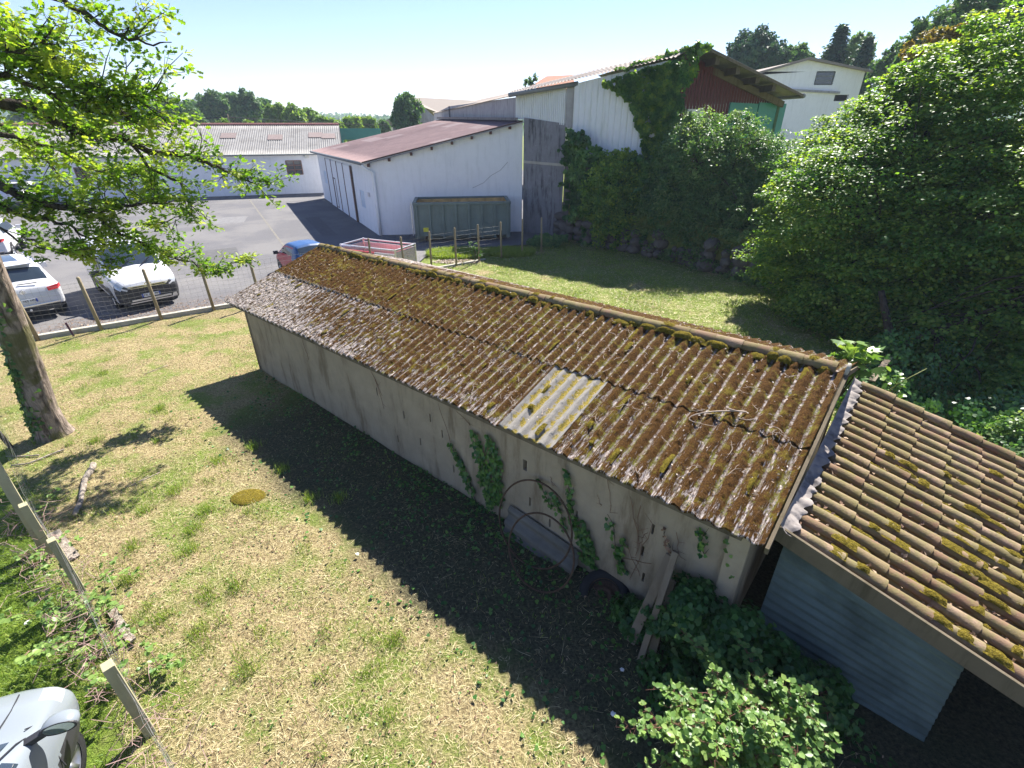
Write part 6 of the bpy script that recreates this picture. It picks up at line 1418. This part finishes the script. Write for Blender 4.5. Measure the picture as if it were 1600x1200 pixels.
# ================================================================== BANK AND STONE WALL UNDER THE SHRUBS
bank = [(2.7, 27.4), (3.1, 26.3), (4.3, 24.9), (6.2, 22.9), (8.2, 20.3), (10.6, 17.4), (13.5, 14.6), (17, 11), (30, 4), (60, 30), (40, 60), (3, 60)]
V = [(x, y, 1.7) for x, y in bank]; nb = len(V); V += [(x, y, -.1) for x, y in bank]
me = bpy.data.meshes.new('raised_bank'); me.from_pydata(V, [], [tuple(range(nb))] + [(i, i + nb, (i + 1) % nb + nb, (i + 1) % nb) for i in range(nb)]); o = link('raised_bank', me, GROUND); tag(o, kind='structure')
sw = empty('dry_stone_wall', (5, 24, 0)); tag(sw, 'rough boulder wall at the foot of the ivy behind the mown yard', 'wall')
bm = bmesh.new()
for i in range(len(bank[:8]) - 1):
    a, b = Vector((*bank[i], 0)), Vector((*bank[i + 1], 0)); L = (b - a).length; t = 0
    while t < L:
        s = random.uniform(.22, .48); 
        for z in (s * .55, s * 1.5, s * 2.4):
            p = a.lerp(b, min(1, t / L)) + Vector((random.uniform(-.08, .08) - .12, random.uniform(-.08, .05) - .15, z)); r = bmesh.ops.create_icosphere(bm, subdivisions=2, radius=s * random.uniform(.75, 1.05))
            q = Matrix.Rotation(random.uniform(0, 6), 4, 'Z') @ Matrix.Rotation(random.uniform(-.4, .4), 4, 'X'); sc = Vector((random.uniform(.9, 1.25), random.uniform(.6, .85), random.uniform(.6, .8)))
            for v in r['verts']: c_ = v.co.copy(); c_ = Vector((c_.x * sc.x, c_.y * sc.y, c_.z * sc.z)) * random.uniform(.9, 1.06); v.co = (q @ c_) + p
        t += s * 1.75
me = bpy.data.meshes.new('boulders'); bm.to_mesh(me); bm.free(); keep(link('boulders', me, STONE, smooth=False), sw)
mb = MB(); mb.box((2.95, 27.0, 1.7), (.35, .5, 3.6), rz=.5); o = mb.build('stone_pillar', STONE); keep(o, sw)

# ================================================================== PLANTS ON AND AROUND THE SHED
def wallivy(strips, label, n, size=.055, cat='climber', mat=LEAF_IVY, dead=0):
    """strips: [(px0,py0,px1,py1,width m)] on the front wall plane"""
    W0 = B(0, .12, 0); root = empty('wall_ivy', W0); mb = MB(); P_ = []
    for (x0, y0, x1, y1, w_) in strips:
        a, b = onpl(x0, y0, B(0, .09, 0), GX), onpl(x1, y1, B(0, .09, 0), GX); b.z = max(b.z, -.02); L = (b - a).length
        pts = [a.lerp(b, t) + AX * random.uniform(-.03, .03) for t in np.linspace(0, 1, 8)]; mb.tube(pts, [.003 + .004 * i / 8 for i in range(8)], 4)
        for q in range(3):
            s = random.choice(pts[2:]); e = s + AX * random.uniform(-w_, w_) * 1.2 + Vector((0, 0, random.uniform(.05, .2))); mb.tube([s, e], [.004, .002], 3)
        for q in range(int(n * L * (.5 + w_ * 4))):
            t = random.random(); c = a.lerp(b, t); ww = w_ * (.35 + .65 * math.sin(math.pi * min(1, t * .8 + .12)))
            P_.append(c + AX * random.uniform(-ww, ww) - GX * random.uniform(.0, .05))
    o = mb.build('stems', BARK_LIMB); root.location = strips[0] and onpl(strips[0][2], strips[0][3], B(0, .09, 0), GX); keep(o, root)
    if P_: keep(leaves('ivy_leaves', P_, size, mat, None, 'ivy', up=tuple(-GX + Vector((0, 0, .25))), spread=.35), root)
    tag(root, label, cat); return root
wallivy([(705, 692, 745, 792, .05), (714, 710, 742, 770, .05)], 'narrow ivy strand left of the big double ivy on the shed wall', 110)
wallivy([(741, 675, 768, 795, .10), (748, 690, 772, 790, .10), (765, 682, 778, 790, .12), (775, 700, 782, 780, .09)], 'widest double column of ivy climbing the middle of the shed wall', 150)
wallivy([(842, 748, 862, 795, .03)], 'tiny ivy sprig above the larger hoop', 90)
wallivy([(866, 770, 884, 830, .045)], 'small ivy spear right beside the tiny sprig above the hoops', 110)
wallivy([(888, 735, 893, 800, .045), (893, 800, 908, 850, .04)], 'tall thin ivy spear right of the hoops', 120)
wallivy([(912, 815, 918, 880, .10), (918, 840, 925, 885, .10)], 'thick pointed ivy cone at the foot of the wall right of the hoops', 190)
wallivy([(952, 805, 972, 890, .04), (968, 870, 975, 895, .09), (975, 840, 970, 890, .03)], 'sparse ivy with red stems near the wall slits', 70)
wallivy([(1095, 825, 1098, 865, .05)], 'small dark ivy sprig under the eaves near the corner', 100)
wallivy([(1140, 845, 1145, 900, .06)], 'bright green ivy on the corner pier', 90, mat=LEAF_BRAM)
wallivy([(1038, 825, 1048, 865, .03)], 'rust coloured dry fern-like stem above the planks', 120, .035, 'dead plant', DEAD)
# bare creeper stems on the plaster
mb = MB()
for (x0, y0, x1, y1) in ((950, 750, 955, 800), (985, 778, 1000, 860), (999, 790, 994, 870), (1010, 830, 1000, 850), (1018, 820, 985, 905), (960, 870, 1015, 880), (1055, 832, 1062, 870), (735, 665, 712, 640), (586, 590, 600, 640), (470, 525, 482, 562), (578, 575, 598, 620), (980, 850, 1000, 900), (935, 775, 940, 790), (860, 745, 866, 760), (688, 640, 706, 700)):
    a, b = onpl(x0, y0, B(0, .105, 0), GX), onpl(x1, y1, B(0, .105, 0), GX)
    pts = [a.lerp(b, t) + AX * random.uniform(-.02, .02) + Vector((0, 0, random.uniform(-.02, .02))) for t in np.linspace(0, 1, 6)]; mb.tube(pts, [.003] * 6, 4)
    for q in range(3): s = random.choice(pts); mb.tube([s, s + AX * random.uniform(-.12, .12) + Vector((0, 0, random.uniform(-.05, .12)))], [.0025, .0015], 3)
o = mb.build('bare_creeper', plain('dead_stem', (.16, .08, .05), .9)); tag(o, 'bare reddish creeper stems stuck to the shed plaster', 'dead climber')
# ivy heap round the near corner, along the wall foot
p, n_, t_ = clumped([((1.99, 3.62, .45), (.42, .32, .62)), ((2.28, 3.34, .42), (.36, .34, .62)), ((2.68, 3.12, .3), (.38, .36, .48)), ((1.60, 3.88, .12), (.42, .3, .26)), ((3.1, 2.95, .15), (.45, .4, .35)), ((2.1, 3.1, .05), (.6, .45, .22))], 26000, .25, 60)
ok = (p[:, 2] > .0) & ((p[:, 0] * .6474 + p[:, 1] * .7622) < 4.22 + 3 * (p[:, 0] > 2.52)); o = leaves('ivy_heap', p[ok], .055, LEAF_IVY, None, 'ivy', up=n_[ok], spread=.5, tint=t_[ok] * .7); tag(o, 'dark ivy heap swallowing the near corner of the shed', 'ivy')
# bramble bush
bramble = empty('bramble_bush', (2.3, 2.7, 0)); tag(bramble, 'sunlit bramble bush with three-part leaves at the bottom right of the shed', 'bush')
mb = MB(); P_, D_, T_ = [], [], []
def cane(s, e, arch, r, leafy=1.0, mbx=None):
    mbx = mbx or mb; s, e = Vector(s), Vector(e); pts = []
    for i in range(11):
        t = i / 10; pts.append(s.lerp(e, t) + Vector((0, 0, arch * 4 * t * (1 - t))) + Vector((random.gauss(0, .012), random.gauss(0, .012), 0)))
    mbx.tube(pts, [r * (1 - .75 * i / 10) for i in range(11)], 5)
    n = int((e - s).length * 30 * leafy)
    for _ in range(n):
        t = random.uniform(.15, 1.0); i = min(9, int(t * 10)); q = pts[i].lerp(pts[i + 1], t * 10 - i); d = (pts[i + 1] - pts[i]).normalized(); sd = Vector((random.gauss(0, 1), random.gauss(0, 1), random.uniform(.1, .8))).normalized()
        st = q + sd * random.uniform(.03, .09); mbx.tube([q, st], [.0022, .0015], 3, cap=False); tn = random.random() * .6 + t * .3
        for k_ in (-1, 0, 1):
            a = sd + sd.cross(Vector((0, 0, 1))) * k_ * 1.1 + d * .2; P_.append(st); D_.append(a * 3); T_.append(tn)
for _ in range(140):
    s = Vector((random.uniform(1.7, 3.0), random.uniform(1.9, 2.7), 0)); e = gnd(random.triangular(990, 1320, 1150), random.triangular(1030, 1240, 1150), random.uniform(.45, 1.2))
    cane(s, e, random.uniform(.05, .3), .006)
for e in (gnd(1062, 985, 1.0), gnd(1148, 990, 1.1), gnd(1180, 1055, 1.0), gnd(1265, 1068, .9), gnd(1010, 1078, .9), gnd(960, 1140, .6), gnd(1020, 1125, .7), gnd(1085, 1010, 1.0), gnd(1110, 1050, 1.1), gnd(1290, 1145, .8), gnd(1240, 1100, 1.0)): cane((2.3 + random.uniform(-.3, .4), 2.5, .1), e, .22, .007, 1.1)
keep(mb.build('canes', plain('bramble_cane', (.16, .07, .05), .7), smooth=True), bramble)
keep(leaves('bramble_leaves', P_, .05, LEAF_BRAM, None, 'round', up=(0, 0, 1), spread=.35, direc=np.array(D_), tint=np.array(T_)), bramble)
# fig-like sapling and shoots beyond the ridge
def bigleaf(name, label, px, py, Y, rpx, n, size, shape, mat):
    c, r = blob(px, py, Y, rpx); root = empty(name, (c[0], c[1], 0)); tag(root, label, 'plant'); mb = MB(); Q = []
    for i in range(n):
        u = unit(rng.normal(0, 1, (1, 3)))[0] * random.uniform(.3, 1) * r[0]; p_ = Vector(c) + Vector(u) * 1.0; p_.z = max(p_.z, .2); Q.append(p_)
        if i % 4 == 0: mb.tube([Vector((c[0], c[1], 0)), Vector((c[0], c[1], c[2] * .6)), p_], [.02, .012, .004], 5)
    keep(mb.build('stems', BARK_LIMB), root); keep(leaves('leaves', Q, size, mat, None, shape, up=(0, 0, 1), spread=.5), root); return root
bigleaf('fig_sapling', 'bright large-leaved fig sapling just beyond the end of the shed ridge', 1330, 562, 7.4, 38, 85, .19, 'palm', LEAF_BRAM)
bigleaf('bramble_spray', 'bramble spray with a long shoot above the right edge of the tile roof', 1395, 600, 7.4, 24, 30, .12, 'round', LEAF_BRAM)
mb = MB(); mb.tube([at(1380, 618, 7.3), at(1402, 600, 7.3), at(1425, 588, 7.3), at(1448, 576, 7.3)], [.012, .009, .007, .004], 6); o = mb.build('bramble_shoot', plain('green_shoot', (.25, .28, .06), .6), smooth=True); tag(o, 'single thin bramble shoot pointing right over the dark thicket', 'shoot')
tree('bright_bush', 'sunlit bush beyond the far corner of the tile roof at the right edge', 'bush', [blob(1570, 700, 7.0, 42), blob(1610, 690, 6.8, 45), blob(1530, 680, 7.4, 22), blob(1600, 735, 6.4, 40)], 7000, .065, LEAF_SHRUB, BARK_LIMB, shape='round', r0=.03, clump=.26, per=30, seed=31)
vines('undergrowth', 'dark leafy undergrowth between the tile roof and the hazel thicket', [((8.2, 8.6, .25), (1.6, 1.3, .45)), ((10.2, 7.6, .3), (1.8, 1.4, .5)), ((7.0, 10.2, .2), (1.1, .9, .45)), ((9.2, 10.2, .4), (1.4, 1.0, .7)), ((12.5, 6.4, .4), (1.8, 1.4, .8))], 13000, .07, LEAF_IVY, 40, .22)
# dark trunk in the thicket
mb = MB(); mb.tube([(9.6, 11.2, -.1), (9.5, 11.5, .8), (9.25, 11.9, 1.7)], [.12, .10, .07], 9); o = mb.build('thicket_trunk', BARK_LIMB, smooth=True); tag(o, 'leaning dark trunk in the thicket beyond the lean-to ridge', 'trunk')
# brambles over the garden fence
fb = empty('fence_brambles', (-5.3, 4.1, 0)); tag(fb, 'brambles with light green leaves sprawling over the garden fence', 'bush')
mb = MB(); P_, D_, T_ = [], [], []
for _ in range(36):
    t = random.gauss(.42, .2); s = Vector((-3.6, 2.65, 0)).lerp(Vector((-6.9, 5.3, 0)), t) + Vector((random.gauss(0, .12), random.gauss(0, .12), 0)); e = s + Vector((random.uniform(-.6, .6), random.uniform(-.5, .5), random.uniform(.05, .5)))
    cane(s, e, .08, .004, .7, mb)
keep(mb.build('canes', plain('dry_cane', (.26, .15, .12), .8)), fb)
keep(leaves('bramble_leaves', P_, .058, LEAF_BRAM, None, 'round', up=(0, 0, 1), spread=.35, direc=np.array(D_), tint=np.array(T_) + .3), fb)
mb = MB()
for _ in range(260):
    s = Vector((-3.0, 2.2, 0)).lerp(Vector((-7.3, 5.6, 0)), random.random()) + Vector((random.gauss(-.08, .16), random.gauss(-.08, .16), random.uniform(0, .5))); pts = [s]
    for q in range(4): pts.append(pts[-1] + Vector((random.gauss(0, .09), random.gauss(0, .09), random.gauss(0, .07))))
    mb.tube(pts, .003, 3, cap=False)
o = mb.build('dry_stems', plain('dry_purple_stem', (.30, .20, .18), .9)); tag(o, 'tangle of dry purplish stems along the garden fence', 'dry plants', kind='stuff')
# weeds on the skip fence
tree('fence_weed', 'tall weed climbing the fence post in front of the skip', 'plant', [blob(742, 385, 21.5, 7), blob(750, 396, 21.4, 6), blob(735, 380, 21.6, 4)], 260, .07, LEAF_SHRUB, BARK_LIMB, r0=.02, seed=41)
for k_, (px, py) in enumerate(((12, 672), (20, 690))):
    pass
p_ = gnd(18, 700); mb = MB(); mb.tube([p_, p_ + Vector((-.1, 0, .5)), p_ + Vector((-.22, .05, 1.0))], [.04, .035, .02], 7); o = mb.build('dead_sapling', BARK_LIMB); tag(o, 'thin dark dead sapling left of the oak trunk', 'sapling')

# ================================================================== GRASS, STRAW AND GROUND COVER (nobody could count the blades)
def sdist(x, y): return x * .6474 + y * .7622        # across the plot; the shed wall is at 4.25, the garden fence near -.35
def sal(x, y): return -(x - 2.402) * .7622 + (y - 3.372) * .6474
def blades(name, x, y, L, w_, tilt, mat, curl=.3, z0=0.0, kind='stuff', tint=None):
    N = len(x); a = rng.uniform(0, 2 * np.pi, N); l = L * rng.uniform(.5, 1.3, N); el = tilt(N); zz = ground_z(x, y) + z0
    d = np.stack([np.cos(a) * np.cos(el), np.sin(a) * np.cos(el), np.sin(el)], -1); s = np.stack([-np.sin(a), np.cos(a), 0 * a], -1)
    p = np.stack([x, y, zz], -1); m_ = p + d * (l * .55)[:, None]; e = p + d * l[:, None] + np.array([0, 0, 1]) * (-curl * l * np.clip(np.sin(el), 0, 1))[:, None] + s * (rng.normal(0, .18, N) * l)[:, None]
    W = (w_ * rng.uniform(.6, 1.3, N))[:, None]
    V = np.stack([p - s * W / 2, p + s * W / 2, m_ + s * W * .4, m_ - s * W * .4, e], 1).reshape(-1, 3); i0 = np.arange(N)[:, None] * 5
    F = np.vstack([i0 + np.array([[0, 1, 2]]), i0 + np.array([[0, 2, 3]]), i0 + np.array([[3, 2, 4]])])
    t = rng.uniform(0, 1, N) if tint is None else tint
    o = npmesh(name, V, F, mat, attrs={'tint': np.repeat(t, 5)}); tag(o, None, None, None, kind); return o
def region(n, x0, x1, y0, y1, test, dens=None):
    x = rng.uniform(x0, x1, n); y = rng.uniform(y0, y1, n); k_ = test(x, y)
    if dens is not None: k_ &= rng.uniform(0, 1, n) < dens(x, y)
    return x[k_], y[k_]
onplot = lambda x, y: (sdist(x, y) > -.5) & (sdist(x, y) < 4.2) & (seg_side(x, y, KERB[1], KERB[2]) < -.15) | (sdist(x, y) > -.5) & (sdist(x, y) < 9.2) & (sal(x, y) > 11.7) & (seg_side(x, y, KERB[1], KERB[2]) < -.15)
near = lambda x, y: np.clip(1.3 - np.hypot(x, y) / 18, .5, 1) * np.where((sdist(x, y) > 2.5 - .4 * vnoise(x, y, 3, 2)) & (sal(x, y) < 10 + 2 * vnoise(x, y, 9, 2)), .13, 1)
x, y = region(470000, -14, 3.5, 1.2, 17, onplot, near)
o = blades('dry_straw', x, y, .062, .0036, lambda n: rng.uniform(.0, .4, n), STRAW, z0=.004); tag(o, 'mown dry straw lying all over the plot', 'straw')
x, y = region(11000, -14, 3.5, 1.2, 17, onplot, near)
o = blades('long_straw', x, y, .2, .0036, lambda n: rng.uniform(.0, .22, n), STRAW, z0=.012, tint=rng.uniform(.5, 1, len(x))); tag(o, 'longer pale straws across the mown plot', 'straw')
tuft = lambda x, y: np.clip((vnoise(x * .75, y * .75, 51, 3) - .44 - .05 * np.clip((3 - y) / 3 + x / 6, -1, 1)) * 6, 0, 1) * np.clip((vnoise(x * 5, y * 5, 53, 2) - .42) * 6, 0, 1)
x, y = region(300000, -14, 3.5, 1.2, 17, onplot, lambda x, y: np.minimum(1, tuft(x, y) + .10) * near(x, y))
o = blades('green_grass', x, y, .07, .005, lambda n: rng.uniform(.5, 1.45, n), GRASS); tag(o, 'patches of green grass in the mown plot', 'grass')
# tall separate tufts
T_ = [(205, 858), (297, 862), (255, 968), (322, 935), (205, 905), (320, 800), (150, 690), (250, 640), (385, 1050), (300, 830), (488, 780), (440, 735), (530, 780), (60, 690), (160, 585), (620, 1000), (340, 720), (225, 800), (275, 770), (395, 700), (370, 920), (310, 990)]
xs_, ys_ = [], []
for px, py in T_:
    c = gnd(px, py); n = 170; xs_.append(rng.normal(c.x, .075, n)); ys_.append(rng.normal(c.y, .075, n))
for _ in range(110):
    c = gnd(random.uniform(40, 620), random.uniform(560, 1180)); n = random.randint(25, 70)
    if sdist(c.x, c.y) < 2.0 and sdist(c.x, c.y) > -.3: sg = random.uniform(.04, .13); xs_.append(rng.normal(c.x, sg, n)); ys_.append(rng.normal(c.y, sg, n))
o = blades('tall_grass_tufts', np.concatenate(xs_), np.concatenate(ys_), .15, .0055, lambda n: rng.uniform(.9, 1.5, n), GRASS); tag(o, 'taller green grass tufts standing out of the mown straw', 'grass')
lawn = lambda x, y: (sdist(x, y) < -.35)
x, y = region(150000, -9.5, -2.5, 1.2, 9, lawn, lambda x, y: np.clip(.25 + (vnoise(x * 1.2, y * 1.2, 61, 3) - .4) * 5, .05, 1))
o = blades('lawn', x, y, .09, .006, lambda n: rng.uniform(.5, 1.4, n), GRASS, tint=rng.uniform(.1, .9, len(x))); tag(o, 'bright lawn on the far side of the garden fence', 'lawn')
yardt = lambda x, y: (sdist(x, y) > 9.4) & (seg_side(x, y, (-3.9, 20.0), (2.7, 26.6)) < 0) & (seg_side(x, y, (2.9, 26.2), (17, 11)) < 0) & (x > -7.5)
x, y = region(330000, -7.5, 12, 6, 27, yardt, lambda x, y: np.clip(.35 + (vnoise(x * .9, y * .9, 71, 3) - .42) * 4, .08, 1))
o = blades('yard_grass', x, y, .11, .012, lambda n: rng.uniform(.3, 1.3, n), GRASS, tint=rng.uniform(.2, 1, len(x))); tag(o, 'grass of the mown yard behind the shed', 'grass')
x, y = region(60000, -7.5, 12, 6, 27, yardt); o = blades('yard_straw', x, y, .14, .012, lambda n: rng.uniform(.0, .3, n), STRAW, z0=.02); tag(o, 'dry clippings on the yard behind the shed', 'straw')
# bright long grass by the skip
x, y = region(60000, -4, 1.2, 20, 25, lambda x, y: (((x + 2.5) / 1.5) ** 2 + ((y - 22.9) / .95) ** 2 < 1) | (((x + .2) / 1.3) ** 2 + ((y - 23.1) / .8) ** 2 < 1))
o = blades('rough_grass', x, y, .32, .014, lambda n: rng.uniform(.9, 1.5, n), GRASS, tint=rng.uniform(.4, 1, len(x))); tag(o, 'bright long grass growing behind the wire fence by the skip', 'grass')
xg, yg = region(2500, -4, -1.4, 20.6, 22, lambda x, y: (((x + 2.4) / 1.1) ** 2 + ((y - 21.5) / .35) ** 2 < 1)); o = leaves('gravel_patch', np.stack([xg, yg, xg * 0 + .04], -1), .06, LITTER, None, 'round', spread=.4); tag(o, 'pale gravel patch beside the sleeper behind the shed', 'gravel', kind='stuff')
# ivy and small weeds in the shade of the shed
shade = lambda x, y: (sdist(x, y) > 2.0) & (sdist(x, y) < 4.22) & (sal(x, y) < 11.6) & (sal(x, y) > -2.2)
x, y = region(70000, -7.5, 5, 1.2, 12, shade, lambda x, y: np.clip(.18 + (sdist(x, y) - 3.4) * .6 + (vnoise(x * 2, y * 2, 81, 3) - .5) * 2, .05, 1) * np.clip(1.1 - sal(x, y) / 14, .3, 1))
o = leaves('ivy_ground_cover', np.stack([x, y, ground_z(x, y) + rng.uniform(.01, .06, len(x))], -1), .046, LEAF_IVY, None, 'ivy', spread=.4); tag(o, 'small ivy leaves creeping over the shaded ground along the shed', 'ground cover', kind='stuff')
x, y = region(9000, -13, 3.5, 1.2, 14, onplot, near); o = leaves('small_weeds', np.stack([x, y, ground_z(x, y) + rng.uniform(.01, .04, len(x))], -1), .03, LEAF_BRAM, None, 'round', spread=.45); tag(o, 'tiny broad-leaved weeds scattered over the mown plot', 'weeds', kind='stuff')
x, y = region(22000, -14, 5, 1.2, 16, lambda x, y: onplot(x, y) | shade(x, y), near); o = leaves('leaf_litter', np.stack([x, y, ground_z(x, y) + rng.uniform(.005, .025, len(x))], -1), .034, DEAD, None, 'leaf', spread=.45); tag(o, 'brown leaf litter over the mown plot', 'litter', kind='stuff')
x, y = region(5000, -13.8, -8, 11.5, 17.2, lambda x, y: (seg_side(x, y, KERB[1], KERB[2]) > .1) & (seg_side(x, y, KERB[1], KERB[2]) < 9)); o = leaves('kerb_litter', np.stack([x, y, x * 0 + .04], -1), .05, DEAD, None, 'leaf', spread=.4); tag(o, 'dead leaves gathered on the tarmac along the kerb', 'litter', kind='stuff')

# separate the loose pieces of framing into parts of their own
def split_loose(prefix, newname):
    for o in [o for o in bpy.data.objects if o.type == 'MESH' and (o.name == prefix or o.name.startswith(prefix + '.'))]:
        me = o.data; n = len(me.vertices); par = list(range(n))
        def find(a):
            while par[a] != a: par[a] = par[par[a]]; a = par[a]
            return a
        seen = {}
        for v in me.vertices:
            k_ = tuple(round(c, 4) for c in v.co)
            if k_ in seen: par[find(v.index)] = find(seen[k_])
            else: seen[k_] = v.index
        for p in me.polygons:
            vs = list(p.vertices)
            for b in vs[1:]: par[find(b)] = find(vs[0])
        grp = {}
        for p in me.polygons: grp.setdefault(find(p.vertices[0]), []).append(p)
        if len(grp) < 2: continue
        for ps in grp.values():
            ix = {}; V, F = [], []
            for p in ps:
                f = []
                for v in p.vertices:
                    if v not in ix: ix[v] = len(V); V.append(tuple(me.vertices[v].co))
                    f.append(ix[v])
                F.append(f)
            m2 = bpy.data.meshes.new(newname); m2.from_pydata(V, [], F); q = link(newname, m2, list(me.materials), o.parent, smooth=ps[0].use_smooth)
            q.matrix_parent_inverse = o.matrix_parent_inverse.copy(); q.location = o.location; q.rotation_euler = o.rotation_euler
        bpy.data.objects.remove(o)
for a_, b_ in (('bargeboard', 'rake_bargeboard'), ('gable_walls', 'gable_wall'), ('corner_posts', 'frame_post'), ('purlins', 'purlin'), ('rafters', 'rafter'), ('wheel_arch', 'arch_liner'), ('rear_walls', 'rear_wall_panel'), ('skids', 'skid'), ('wiper', 'wiper_blade'), ('bonnet_seam', 'bonnet_edge_seam')): split_loose(a_, b_)
for o in bpy.data.objects:
    if o.name.startswith('golden_moss'): o['kind'] = 'stuff'

# ================================================================== THE AIR
mb = MB(); mb.box((0, 430, 19), (2400, 1300, 41)); hz = mb.build('haze', None); hz.data.materials.clear()
HZ = bpy.data.materials.new('haze_air'); HZ.use_nodes = True; hn = HZ.node_tree; hn.nodes.clear()
ho_ = hn.nodes.new('ShaderNodeOutputMaterial'); hv = hn.nodes.new('ShaderNodeVolumePrincipled'); hv.inputs['Color'].default_value = (.72, .86, 1, 1); hv.inputs['Density'].default_value = .00055; hv.inputs['Anisotropy'].default_value = 0.0
hn.links.new(hv.outputs[0], ho_.inputs['Volume']); hz.data.materials.append(HZ); tag(hz, kind='stuff')
